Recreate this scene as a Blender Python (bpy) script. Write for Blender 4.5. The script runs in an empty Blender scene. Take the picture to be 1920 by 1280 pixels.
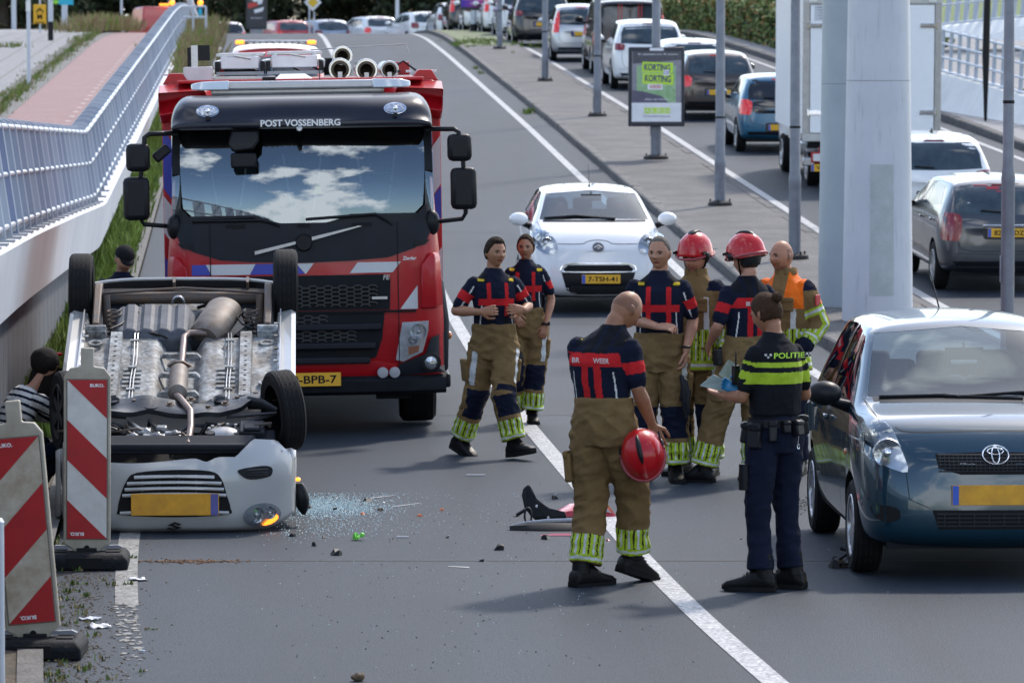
import bpy, bmesh, math, random
from math import sin, cos, pi, radians, sqrt, atan2
from mathutils import Vector, Matrix, noise
from mathutils.bvhtree import BVHTree
import numpy as np
random.seed(7)
D = bpy.data
SC = bpy.context.scene
COL = SC.collection
# ---------------------------------------------------------------- camera
CZ = 3.37; PITCH = math.atan(563/9000)
cam = D.cameras.new('camera'); cam.lens = 168.75; cam.sensor_width = 36; cam.clip_end = 2000; cam.clip_start = 0.5
cam.dof.use_dof = True; cam.dof.focus_distance = 33.5; cam.dof.aperture_fstop = 7.5
co = D.objects.new('camera', cam); COL.objects.link(co); co.location = (0, 0, CZ)
co.rotation_euler = (pi/2 - PITCH, 0, 0); SC.camera = co
SC.view_settings.view_transform = 'Standard'; SC.view_settings.look = 'None'
SC.view_settings.gamma = 1; SC.view_settings.exposure = 0.92; SC.view_settings.use_curve_mapping = False
# ---------------------------------------------------------------- world and sun
SUN_DIR = Vector((0.36, 0.64, 0.78)).normalized()      # towards the sun
SUN_EL = math.asin(SUN_DIR.z); SUN_ROT = atan2(SUN_DIR.x, SUN_DIR.y)
W = D.worlds.new('World'); SC.world = W; W.use_nodes = True
nt = W.node_tree; nt.nodes.clear()
def N(nt, t, **k):
    n = nt.nodes.new(t)
    for a, b in k.items(): setattr(n, a, b)
    return n
sky = N(nt, 'ShaderNodeTexSky', sky_type='NISHITA', sun_disc=False, sun_elevation=SUN_EL, sun_rotation=SUN_ROT, air_density=1.0, dust_density=1.2, ozone_density=1.2)
tc = N(nt, 'ShaderNodeTexCoord'); mp = N(nt, 'ShaderNodeMapping'); mp.inputs['Scale'].default_value = (1.0, 1.0, 1.15)
nz = N(nt, 'ShaderNodeTexNoise'); nz.inputs['Scale'].default_value = 3.6; nz.inputs['Detail'].default_value = 7; nz.inputs['Roughness'].default_value = .55
cr = N(nt, 'ShaderNodeValToRGB'); cr.color_ramp.elements[0].position = .53; cr.color_ramp.elements[1].position = .60
mx = N(nt, 'ShaderNodeMix', data_type='RGBA'); mx.inputs[7].default_value = (9.4, 9.6, 10.0, 1)
bg = N(nt, 'ShaderNodeBackground'); bg.inputs['Strength'].default_value = 0.15
ow = N(nt, 'ShaderNodeOutputWorld'); L = nt.links.new
L(tc.outputs['Generated'], mp.inputs['Vector']); L(mp.outputs[0], nz.inputs['Vector']); L(nz.outputs['Fac'], cr.inputs[0])
L(cr.outputs[0], mx.inputs[0]); L(sky.outputs[0], mx.inputs[6]); L(mx.outputs[2], bg.inputs[0]); L(bg.outputs[0], ow.inputs[0])
sun = D.lights.new('sun', 'SUN'); sun.energy = 2.0; sun.angle = radians(5); sun.color = (1, .92, .82)
so = D.objects.new('sun', sun); COL.objects.link(so); so.rotation_euler = SUN_DIR.to_track_quat('Z', 'Y').to_euler(); so.location = (20, 20, 40)

# ---------------------------------------------------------------- materials
MATS = {}
def mat(name, col, rough=.6, metal=0, var=.12, vs=8, bump=0, bs=60, coat=0, emit=None, es=1, alpha=1, spec=.5, col2=None, fine=0, trans=0, grad=None):
    if name in MATS: return MATS[name]
    m = D.materials.new(name); m.use_nodes = True; nt = m.node_tree; b = nt.nodes['Principled BSDF']
    L = nt.links.new
    b.inputs['Roughness'].default_value = rough; b.inputs['Metallic'].default_value = metal
    b.inputs['Coat Weight'].default_value = coat; b.inputs['Coat Roughness'].default_value = .04
    b.inputs['Specular IOR Level'].default_value = spec
    b.inputs['Alpha'].default_value = alpha; b.inputs['Transmission Weight'].default_value = trans
    tc = N(nt, 'ShaderNodeTexCoord')
    if col2 is None: col2 = [c*(1-var) for c in col]
    if var > 0 or col2:
        n1 = N(nt, 'ShaderNodeTexNoise'); n1.inputs['Scale'].default_value = vs; n1.inputs['Detail'].default_value = 6; n1.inputs['Roughness'].default_value = .65
        L(tc.outputs['Object'], n1.inputs['Vector'])
        r = N(nt, 'ShaderNodeMapRange'); r.inputs[1].default_value = .35; r.inputs[2].default_value = .65
        L(n1.outputs['Fac'], r.inputs[0])
        x = N(nt, 'ShaderNodeMix', data_type='RGBA'); x.inputs[6].default_value = (*col, 1); x.inputs[7].default_value = (*col2, 1)
        L(r.outputs[0], x.inputs[0]); out = x.outputs[2]
        if fine:
            n3 = N(nt, 'ShaderNodeTexNoise'); n3.inputs['Scale'].default_value = fine; n3.inputs['Detail'].default_value = 2
            L(tc.outputs['Object'], n3.inputs['Vector'])
            r3 = N(nt, 'ShaderNodeMapRange'); r3.inputs[1].default_value = .3; r3.inputs[2].default_value = .7; r3.inputs[3].default_value = .42; r3.inputs[4].default_value = 1.55
            L(n3.outputs['Fac'], r3.inputs[0])
            v = N(nt, 'ShaderNodeVectorMath', operation='SCALE'); L(out, v.inputs[0]); L(r3.outputs[0], v.inputs['Scale']); out = v.outputs[0]
        L(out, b.inputs['Base Color'])
    if bump:
        n2 = N(nt, 'ShaderNodeTexNoise'); n2.inputs['Scale'].default_value = bs; n2.inputs['Detail'].default_value = 4
        L(tc.outputs['Object'], n2.inputs['Vector'])
        bp = N(nt, 'ShaderNodeBump'); bp.inputs['Strength'].default_value = bump; bp.inputs['Distance'].default_value = .01
        L(n2.outputs['Fac'], bp.inputs['Height']); L(bp.outputs[0], b.inputs['Normal'])
    if emit:
        b.inputs['Emission Color'].default_value = (*emit, 1); b.inputs['Emission Strength'].default_value = es
    MATS[name] = m; return m
def glassmat(name, col, alpha, rough=.03):
    """thin tinted pane: mostly clear, mirror-like towards grazing angles"""
    if name in MATS: return MATS[name]
    m = D.materials.new(name); m.use_nodes = True; nt = m.node_tree; nt.nodes.clear(); L = nt.links.new
    tr = N(nt, 'ShaderNodeBsdfTransparent'); tr.inputs[0].default_value = (*col, 1)
    gl = N(nt, 'ShaderNodeBsdfGlossy'); gl.inputs['Roughness'].default_value = rough; gl.inputs[0].default_value = (.86, .95, 1, 1)
    fr = N(nt, 'ShaderNodeFresnel'); fr.inputs[0].default_value = 1.5
    mr = N(nt, 'ShaderNodeMapRange'); mr.inputs[3].default_value = alpha; mr.inputs[4].default_value = 1
    mx = N(nt, 'ShaderNodeMixShader'); o = N(nt, 'ShaderNodeOutputMaterial')
    L(fr.outputs[0], mr.inputs[0]); L(mr.outputs[0], mx.inputs[0]); L(tr.outputs[0], mx.inputs[1]); L(gl.outputs[0], mx.inputs[2]); L(mx.outputs[0], o.inputs[0])
    MATS[name] = m; return m
def paint(name, col, metal=0, rough=.32): return mat(name, col, rough=rough, metal=metal, var=.04, vs=3, coat=1)

# ---------------------------------------------------------------- mesh builder
class MB:
    def __init__(s): s.v = []; s.f = []; s.m = []; s.mi = 0
    def add(s, vs, fs, mi=None):
        o = len(s.v); s.v += [tuple(x) for x in vs]; s.f += [tuple(i+o for i in f) for f in fs]; s.m += [s.mi if mi is None else mi]*len(fs); return s
    def box(s, c, d, R=None, taper=1, mi=None):
        x, y, z = d[0]/2, d[1]/2, d[2]/2; c = Vector(c)
        p = [(-x, -y, -z), (x, -y, -z), (x, y, -z), (-x, y, -z), (-x*taper, -y*taper, z), (x*taper, -y*taper, z), (x*taper, y*taper, z), (-x*taper, y*taper, z)]
        p = [c + (R @ Vector(q) if R else Vector(q)) for q in p]
        return s.add(p, [(3, 2, 1, 0), (4, 5, 6, 7), (0, 1, 5, 4), (1, 2, 6, 5), (2, 3, 7, 6), (3, 0, 4, 7)], mi)
    def loft(s, secs, cap=True, mi=None, closed=True):
        n = len(secs[0]); vs = [p for q in secs for p in q]; fs = []
        for i in range(len(secs)-1):
            for j in range(n if closed else n-1):
                a = i*n+j; b = i*n+(j+1) % n; fs.append((a, b, b+n, a+n))
        if cap and closed: fs.append(tuple(range(n-1, -1, -1))); fs.append(tuple(range((len(secs)-1)*n, len(secs)*n)))
        return s.add(vs, fs, mi)
    def tube(s, pts, r, n=10, cap=True, mi=None, flat=1, upv=None):
        pts = [Vector(p) for p in pts]; rr = r if isinstance(r, (list, tuple)) else [r]*len(pts); secs = []
        u = None
        for i, p in enumerate(pts):
            t = (pts[min(i+1, len(pts)-1)] - pts[max(i-1, 0)]).normalized()
            if u is None: u = Vector(upv) if upv else (Vector((0, 0, 1)) if abs(t.z) < .9 else Vector((1, 0, 0)))
            u = (u - t*u.dot(t)).normalized(); w = t.cross(u)
            secs.append([p + u*rr[i]*cos(2*pi*k/n) + w*rr[i]*flat*sin(2*pi*k/n) for k in range(n)])
        return s.loft(secs, cap, mi)
    def cyl(s, a, b, r0, r1=None, n=16, mi=None): return s.tube([a, b], [r0, r0 if r1 is None else r1], n, True, mi)
    def capsule(s, pts, rr, n=12, mi=None, flat=1, upv=None):
        pts = [Vector(p) for p in pts]; a = (pts[0]-pts[1]).normalized(); b = (pts[-1]-pts[-2]).normalized()
        P = [pts[0]+a*rr[0]*.95, pts[0]+a*rr[0]*.7] + pts + [pts[-1]+b*rr[-1]*.7, pts[-1]+b*rr[-1]*.95]
        R = [rr[0]*.25, rr[0]*.7] + list(rr) + [rr[-1]*.7, rr[-1]*.25]
        return s.tube(P, R, n, True, mi, flat, upv)
    def ell(s, c, r, n=16, m=10, R=None, mi=None):
        c = Vector(c); secs = []
        for i in range(m+1):
            t = pi*(i/m)*.98+pi*.01; q = []
            for k in range(n):
                a = 2*pi*k/n; p = Vector((r[0]*sin(t)*cos(a), r[1]*sin(t)*sin(a), r[2]*cos(t)))
                q.append(c + (R @ p if R else p))
            secs.append(q[::-1])
        return s.loft(secs, True, mi)
    def prism(s, poly, h0, h1, ax='y', mi=None):
        """poly of (a,b) pulled along ax from h0 to h1"""
        f = {'y': lambda a, b, h: (a, h, b), 'z': lambda a, b, h: (a, b, h), 'x': lambda a, b, h: (h, a, b)}[ax]
        n = len(poly); vs = [f(a, b, h0) for a, b in poly] + [f(a, b, h1) for a, b in poly]
        fs = [tuple(range(n)), tuple(range(2*n-1, n-1, -1))] + [(i, i+n, (i+1) % n+n, (i+1) % n) for i in range(n)]
        return s.add(vs, fs, mi)
    def lathe(s, prof, c, axis='z', n=20, mi=None, R=None):
        secs = []
        for r, h in prof:
            q = []
            for k in range(n):
                a = 2*pi*k/n; p = {'z': (r*cos(a), r*sin(a), h), 'y': (r*cos(a), h, r*sin(a)), 'x': (h, r*cos(a), r*sin(a))}[axis]
                q.append(Vector(c) + (R @ Vector(p) if R else Vector(p)))
            secs.append(q)
        return s.loft(secs, False, mi)
    def mesh(s, name='m'):
        me = D.meshes.new(name); me.from_pydata(s.v, [], s.f); me.validate(clean_customdata=False)
        if len(me.polygons) == len(s.m): me.polygons.foreach_set('material_index', s.m)
        return me
    def build(s, name, mats, parent=None, smooth=35, bevel=0, sub=0, fix=True):
        me = s.mesh(name)
        if fix:
            bm = bmesh.new(); bm.from_mesh(me); bmesh.ops.recalc_face_normals(bm, faces=bm.faces); bm.to_mesh(me); bm.free()
        return link(name, me, mats, parent, smooth, bevel, sub)
def link(name, me, mats, parent=None, smooth=35, bevel=0, sub=0):
    if not isinstance(mats, (list, tuple)): mats = [mats]
    if mats and not len(me.materials):
        for m in mats: me.materials.append(m)
    o = D.objects.new(name, me); COL.objects.link(o); o.parent = parent
    if smooth: me.shade_smooth(); me.set_sharp_from_angle(angle=radians(smooth))
    if bevel:
        b = o.modifiers.new('b', 'BEVEL'); b.width = bevel; b.segments = 2; b.limit_method = 'ANGLE'; b.angle_limit = radians(40)
    if sub: b = o.modifiers.new('s', 'SUBSURF'); b.levels = b.render_levels = sub
    return o
def thing(name, label, cat, loc=(0, 0, 0), rz=0, group=None):
    o = D.objects.new(name, None); COL.objects.link(o); o.location = loc; o.rotation_euler = (0, 0, rz); o.empty_display_size = .2
    o['label'] = label; o['category'] = cat
    if group: o['group'] = group
    return o
def tag(o, label=None, cat=None, group=None, kind=None):
    if label: o['label'] = label
    if cat: o['category'] = cat
    if group: o['group'] = group
    if kind: o['kind'] = kind
    return o
def copy_tree(o, parent=None):
    c = o.copy(); COL.objects.link(c); c.parent = parent
    for ch in o.children: copy_tree(ch, c)
    return c
def evaluated(o):
    dg = bpy.context.evaluated_depsgraph_get(); return D.meshes.new_from_object(o.evaluated_get(dg))
def bake(o):
    """replace mesh by its evaluated one and drop the modifiers"""
    me = evaluated(o); ms = [m for m in o.data.materials]; o.modifiers.clear(); o.data = me
    if not len(me.materials):
        for m in ms: me.materials.append(m)
    return o
def bvh_of(me, Mx=None):
    vs = [(Mx @ v.co if Mx else v.co.copy()) for v in me.vertices]
    return BVHTree.FromPolygons(vs, [tuple(p.vertices) for p in me.polygons])
FONT = {}
def text_mesh(s, h, depth=.002, width=None, bold=0.0, shear=0, align='CENTER'):
    cu = D.curves.new('t', 'FONT'); cu.body = s; cu.size = 1; cu.extrude = 0; cu.align_x = align; cu.align_y = 'CENTER'; cu.offset = bold; cu.shear = shear; cu.resolution_u = 3
    o = D.objects.new('t', cu); COL.objects.link(o); bpy.context.view_layer.update()
    me = evaluated(o); D.objects.remove(o); D.curves.remove(cu)
    xs = [v.co.x for v in me.vertices]; ys = [v.co.y for v in me.vertices]
    sy = h/(max(ys)-min(ys)); sx = width/(max(xs)-min(xs)) if width else sy
    cx = (max(xs)+min(xs))/2; cy = (max(ys)+min(ys))/2
    for v in me.vertices: v.co = ((v.co.x-cx)*sx, 0, (v.co.y-cy)*sy)      # stands in x-z, faces -y
    return me
def text(name, s, h, loc, m, parent=None, width=None, bold=0.0, rz=0, rx=0, ry=0, shear=0, label=None):
    me = text_mesh(s, h, width=width, bold=bold, shear=shear); o = link(name, me, m, parent, 0)
    o.location = loc; o.rotation_euler = (rx, ry, rz); return o
def clip_grid(poly, res):
    """2d polygon -> bmesh in xy cut by a grid"""
    bm = bmesh.new(); f = bm.faces.new([bm.verts.new((a, b, 0)) for a, b in poly])
    for ax in (0, 1):
        lo = min(p[ax] for p in poly); hi = max(p[ax] for p in poly); k = int((hi-lo)/res)
        for i in range(1, k+1):
            c = [0, 0, 0]; c[ax] = lo + (hi-lo)*i/(k+1); nn = [0, 0, 0]; nn[ax] = 1
            bmesh.ops.bisect_plane(bm, geom=bm.verts[:]+bm.edges[:]+bm.faces[:], plane_co=c, plane_no=nn)
    return bm
def patch(bvh, poly, name, m, parent, off=.003, res=.06, d='y', frm=-1, depth=0, smooth=40, reach=0):
    """a panel cut to an outline and laid onto a body. d: axis looked along; frm: side it is seen from (-1 / +1)"""
    bm = clip_grid(poly, res); mi = {'y': (0, 2), 'x': (1, 2), 'z': (0, 1)}[d]; ax = 'xyz'.index(d); last = None; miss = []
    for v in bm.verts:
        o = [0, 0, 0]; o[mi[0]] = v.co.x; o[mi[1]] = v.co.y; o[ax] = 20*frm; dr = [0, 0, 0]; dr[ax] = -frm
        h = bvh.ray_cast(Vector(o), Vector(dr), 60)
        if h[0] is None and reach:
            for k in range(60):
                o[mi[0]] *= .99; h = bvh.ray_cast(Vector(o), Vector(dr), 60)
                if h[0] is not None: break
        if h[0] is None: miss.append((v, o)); continue
        v.co = h[0]
    hits = [v.co[ax]*frm for v in bm.verts if not any(v is q for q, _ in miss)]
    front = sorted(hits)[int(len(hits)*.7)] if hits else 0; a0 = mi[0]
    for v in bm.verts:
        if any(v is q for q, _ in miss): continue
        if reach and v.co[ax]*frm < front-reach:
            p = v.co.copy()
            for k in range(40):
                p[a0] *= .99; o = list(p); o[ax] = 20*frm; dr = [0, 0, 0]; dr[ax] = -frm; h = bvh.ray_cast(Vector(o), Vector(dr), 60)
                if h[0] is not None and h[0][ax]*frm >= front-reach: v.co = h[0]; break
        v.co[ax] += frm*off
    for v, o in miss:
        o[ax] = 0; h = bvh.find_nearest(Vector(o))
        p = h[0] if h[0] else Vector(o); o[ax] = p[ax] + frm*off; v.co = Vector(o)
    if depth:
        r = bmesh.ops.extrude_face_region(bm, geom=bm.faces[:])
        for e in r['geom']:
            if isinstance(e, bmesh.types.BMVert): e.co[ax] += frm*depth
    bmesh.ops.recalc_face_normals(bm, faces=bm.faces)
    if not depth:
        s = sum(f.normal[ax]*f.calc_area() for f in bm.faces)
        if s*frm < 0: bmesh.ops.reverse_faces(bm, faces=bm.faces)
    me = D.meshes.new(name); bm.to_mesh(me); bm.free(); return link(name, me, m, parent, smooth)
def surf_line(bvh, pts, name, m, parent, w=.006, d='y', frm=-1, off=.0015, res=.05):
    """thin seam following a surface"""
    mi = {'y': (0, 2), 'x': (1, 2), 'z': (0, 1)}[d]; ax = 'xyz'.index(d); P = []
    for (a, b), (c, e) in zip(pts[:-1], pts[1:]):
        k = max(1, int(math.hypot(c-a, e-b)/res))
        for i in range(k): P.append((a+(c-a)*i/k, b+(e-b)*i/k))
    P.append(pts[-1]); vs = []
    for i, (a, b) in enumerate(P):
        q0 = P[max(i-1, 0)]; q1 = P[min(i+1, len(P)-1)]; t = Vector((q1[0]-q0[0], q1[1]-q0[1])).normalized(); n = Vector((-t.y, t.x))*w/2
        for sg in (1, -1):
            o = [0, 0, 0]; o[mi[0]] = a+n.x*sg; o[mi[1]] = b+n.y*sg; o[ax] = 20*frm; dr = [0, 0, 0]; dr[ax] = -frm
            h = bvh.ray_cast(Vector(o), Vector(dr), 60)
            if h[0] is None: o[ax] = 0; h0 = bvh.find_nearest(Vector(o))[0]; o[ax] = h0[ax] if h0 else 0; p = Vector(o)
            else: p = h[0]
            p[ax] += frm*off; vs.append(p)
    b = MB(); b.add(vs, [(2*i, 2*i+1, 2*i+3, 2*i+2) for i in range(len(P)-1)]); return b.build(name, m, parent, 0, fix=False)
def rrect(cx, cy, w, h, r, n=4):
    out = []
    for sx, sy, a0 in ((1, 1, 0), (-1, 1, 90), (-1, -1, 180), (1, -1, 270)):
        for k in range(n+1):
            a = radians(a0+90*k/n); out.append((cx+sx*(w/2-r)+r*cos(a), cy+sy*(h/2-r)+r*sin(a)))
    return out
def ellipse(cx, cy, a, b, n=24, rot=0):
    return [(cx+a*cos(t)*cos(rot)-b*sin(t)*sin(rot), cy+a*cos(t)*sin(rot)+b*sin(t)*cos(rot)) for t in [2*pi*k/n for k in range(n)]]
def spline(pts, k=5, closed=True):
    n = len(pts); out = []
    for i in range(n if closed else n-1):
        g = (lambda q: pts[q % n]) if closed else (lambda q: pts[max(0, min(n-1, q))])
        p0, p1, p2, p3 = g(i-1), g(i), g(i+1), g(i+2)
        for j in range(k):
            t = j/k; out.append(tuple(.5*(2*b+(c-a)*t+(2*a-5*b+4*c-d)*t*t+(3*b-a-3*c+d)*t**3) for a, b, c, d in zip(p0, p1, p2, p3)))
    if not closed: out.append(tuple(pts[-1]))
    return out
def mirror(poly): return [(-a, b) for a, b in poly][::-1]
# ---------------------------------------------------------------- lie of the land
GY = [-50, 0, 50, 60, 71, 90, 98, 140, 157, 170, 185, 205, 240, 900]; GZ = [0, 0, 0, .18, .58, 1.27, 1.57, 2.97, 3.45, 3.64, 3.62, 2.95, 2.7, 2.7]
XY = [-20, 0, 20, 25.2, 29.65, 35, 42, 53.9, 170, 900]; XX = [5.2, 4.0, 1.9, 1.37, .94, .6, .14, -.55, -6.82, -46]
def smooth1(Y, A, B, w=4): return float(np.mean([np.interp(Y+d, A, B) for d in (-w, -w/2, 0, w/2, w)]))
def g(Y): return smooth1(Y, GY, GZ)
def xc(Y): return smooth1(Y, XY, XX, 2.5)
def at(u, v, Y):
    """point at distance Y seen at photo pixel u,v"""
    a = (640-v)/9000; z = CZ + Y*(a*cos(PITCH)-sin(PITCH))/(cos(PITCH)+a*sin(PITCH))
    dep = Y*cos(PITCH)+(CZ-z)*sin(PITCH); return Vector(((u-960)/9000*dep, Y, z))
def onground(u, v, dz=0):
    lo, hi = 12., 183.
    for _ in range(50):
        m = (lo+hi)/2
        if at(u, v, m).z > g(m)+dz: lo = m
        else: hi = m
    p = at(u, v, lo); return Vector((p.x, p.y, g(p.y)+dz))
# shared materials
M_BLK = mat('black_plastic', (.009, .010, .013), .42, var=.2, vs=20, spec=.22)
M_MATTE = mat('matte_black', (.009, .011, .015), .7, var=.25, vs=12, spec=.2)
M_RUB = mat('tyre_rubber', (.009, .009, .010), .75, spec=.18, var=.3, vs=14, bump=.3, bs=200)
M_CHR = mat('chrome', (.75, .76, .78), .1, 1, var=.05)
M_ALU = mat('brushed_aluminium', (.45, .46, .48), .35, 1, var=.15, vs=30)
M_ALLOY = mat('alloy', (.5, .51, .53), .28, .9, var=.1)
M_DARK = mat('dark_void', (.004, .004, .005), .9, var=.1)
M_WHT = mat('white_paint_matt', (.75, .75, .74), .5, var=.06)
M_PLY = mat('plate_yellow', (.78, .42, .02), .4, var=.05)
M_BLU = mat('plate_blue', (.03, .1, .5), .4, var=.05)
M_RLAMP = mat('tail_lamp', (.24, .006, .010), .15, var=.3, vs=25, coat=1)
M_RLIT = mat('tail_lamp_lit', (.42, .006, .01), .2, var=.3, vs=16, coat=1, emit=(1, .04, .02), es=.16)
M_ORL = mat('amber_lens', (.6, .16, .01), .2, var=.2, coat=1)
M_AMBL = mat('amber_lit', (.9, .3, .02), .3, var=.1, emit=(1, .28, .02), es=1.5)
M_LENS = glassmat('lens', (.95, .97, 1), .12)
M_CLR = glassmat("clear_pane", (.50, .62, .70), .05)
M_TINT = glassmat('tinted_pane', (.10, .13, .15), .10)
M_REFL = mat('lamp_reflector', (.7, .72, .74), .16, .9, var=.45, vs=38, bump=.6, bs=40)
# ================================================================ SETTING
YS = [-6+i*2 for i in range(8)] + [10+i*1.5 for i in range(128)] + [204+i*4 for i in range(16)] + [270, 300, 360]
def strip(name, a, b, dz, m, Y0=-6, Y1=360, kind='structure', parent=None, nx=1, bumpf=None, Ys=None, vert=None):
    ys = sorted({Y0, Y1} | {y for y in (Ys or YS) if Y0 < y < Y1}); vs = []; fs = []
    fa = a if callable(a) else (lambda y: a); fb = b if callable(b) else (lambda y: b)
    for y in ys:
        for i in range(nx+1):
            o = fa(y)+(fb(y)-fa(y))*i/nx; x = xc(y)+o; z = g(y)+dz+(bumpf(x, y) if bumpf else 0); vs.append((x, y, z))
    k = nx+1
    for r in range(len(ys)-1):
        for i in range(nx): fs.append((r*k+i, r*k+i+1, (r+1)*k+i+1, (r+1)*k+i))
    b_ = MB(); b_.add(vs, fs); o = b_.build(name, m, parent, 60, fix=False)
    if kind: o['kind'] = kind
    return o
def asphalt(name, c, dirt=(.06, .05, .04), lvl=.6):
    m = mat(name, c, .66, var=.16, vs=.55, bump=.6, bs=120, fine=60, spec=.28)
    nt = m.node_tree; L = nt.links.new; b = nt.nodes['Principled BSDF']; src = b.inputs['Base Color'].links[0].from_socket
    # long tyre-darkened bands and pale worn patches
    tc = N(nt, 'ShaderNodeTexCoord'); mp = N(nt, 'ShaderNodeMapping'); mp.inputs['Scale'].default_value = (.9, .05, 1); L(tc.outputs['Object'], mp.inputs[0])
    n = N(nt, 'ShaderNodeTexNoise'); n.inputs['Scale'].default_value = 1.3; n.inputs['Detail'].default_value = 5; L(mp.outputs[0], n.inputs['Vector'])
    r = N(nt, 'ShaderNodeMapRange'); r.inputs[1].default_value = .3; r.inputs[2].default_value = .7; r.inputs[3].default_value = .72; r.inputs[4].default_value = 1.25; L(n.outputs['Fac'], r.inputs[0])
    v = N(nt, 'ShaderNodeVectorMath', operation='SCALE'); L(src, v.inputs[0]); L(r.outputs[0], v.inputs['Scale'])
    # white chips in the mix
    w = N(nt, 'ShaderNodeTexVoronoi'); w.inputs['Scale'].default_value = 42; L(tc.outputs['Object'], w.inputs['Vector'])
    wr = N(nt, 'ShaderNodeMapRange'); wr.inputs[1].default_value = .07; wr.inputs[2].default_value = .03; L(w.outputs['Distance'], wr.inputs[0])
    x = N(nt, 'ShaderNodeMix', data_type='RGBA'); x.inputs[7].default_value = (.28, .29, .29, 1); L(wr.outputs[0], x.inputs[0]); L(v.outputs[0], x.inputs[6])
    L(x.outputs[2], b.inputs['Base Color']); return m
M_ASPH = asphalt('asphalt_road', (.018, .029, .045))
M_LINE = mat('road_marking', (.42, .42, .42), .6, col2=(.24, .25, .26), vs=9, bump=.5, bs=50, fine=40)
M_KERB = mat('kerb_concrete', (.13, .125, .12), .85, var=.35, vs=5, bump=.4, bs=50, fine=60)
M_KERBD = mat('kerb_dark', (.11, .105, .105), .85, var=.4, vs=4, bump=.4, bs=50, fine=60)
M_MED = mat('median_concrete', (.098, .094, .092), .8, col2=(.050, .049, .050), vs=1.1, bump=.5, bs=30, fine=40)
M_SOIL = mat('soil', (.09, .07, .05), .95, col2=(.05, .045, .03), vs=3, bump=.7, bs=30, fine=40)
M_GRS = mat('grass', (.11, .17, .026), .8, col2=(.065, .11, .018), vs=12)
M_GRS2 = mat('grass_bright', (.20, .28, .04), .8, col2=(.13, .19, .03), vs=12)  # brighter lime green, mixed at random among the blades
M_DRY2 = mat('dry_grass_red', (.26, .17, .09), .9, var=.3)
M_DRY = mat('dry_grass', (.36, .28, .14), .9, col2=(.18, .16, .07), vs=9)
M_RED = mat('red_cycle_asphalt', (.25, .145, .14), .8, col2=(.21, .125, .12), vs=1.2, bump=.2, bs=90, fine=60)
M_SLAB = mat('grey_pavers', (.26, .26, .27), .85, col2=(.20, .20, .2), vs=4, bump=.3, bs=50, fine=40)
M_CONC = mat('pale_concrete', (.54, .56, .60), .7, col2=(.46, .48, .53), vs=.5, bump=.05, bs=40, fine=0)
M_CONCW = mat('white_concrete', (.78, .78, .76), .7, col2=(.68, .68, .66), vs=1.1, bump=.15, bs=40)
M_CONCD = mat('dark_wall_cladding', (.10, .11, .13), .7, col2=(.07, .075, .085), vs=3)
M_GALV = mat('galvanised_steel', (.33, .34, .36), .5, .55, col2=(.25, .26, .28), vs=7, bump=.08, bs=60)
M_FIN = [mat('fence_fin_%s' % n, c, .45, .15, var=.12, vs=3) for n, c in (('pale', (.40, .45, .53)), ('mid', (.31, .36, .45)), ('blue', (.20, .24, .37)))]
M_EDGE = mat('fin_edge_pale', (.55, .58, .63), .4, var=.05)
M_RAILW = mat('rail_white_steel', (.52, .56, .62), .35, .1, var=.08)

gr = strip('ground', -130, 130, -.06, M_SOIL, Y0=-6, Y1=900, nx=4, Ys=YS+[500, 700])
strip('road', -3.85, 3.86, 0, M_ASPH); strip('oncoming_road', 5.7, 12.2, 0, M_ASPH)
strip('cross_road', lambda y: -60, lambda y: 60, .005, M_ASPH, Y0=196, Y1=214)
def marking(name, a, w, Y0=-6, Y1=200, dz=.004): return strip(name, a-w/2, a+w/2, dz, M_LINE, Y0, Y1, Ys=[i*.7 for i in range(300)])
M_LINEW = mat('worn_marking', (.27, .27, .26), .7, col2=(.11, .11, .105), vs=7, bump=.5, bs=50, fine=40); strip('road_edge_line', -3.43, -3.29, .004, M_LINEW, 28.6, 200, Ys=[i*.7 for i in range(300)]); marking('road_centre_line', 0, .145); marking('road_edge_line', 3.31, .14)
marking('oncoming_edge_line', 6.0, .14); marking('oncoming_edge_line', 11.75, .12)
M_SEAM = mat('asphalt_seam', (.05, .053, .057), .7); M_WORN = mat('worn_scratch', (.4, .41, .42), .7)
for y, a, b in ((31.05, -3.7, 3.7), (43.2, -3.2, 3.6), (55.5, -3, 3.5), (70.5, -3, 3.5), (95, -3, 3.5), (61, 6.2, 11.8), (84, 6, 11.5), (112, 6, 11)):
    strip('road_seam', a, b, .003, M_SEAM, y, y+.035, Ys=[0])
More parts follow.
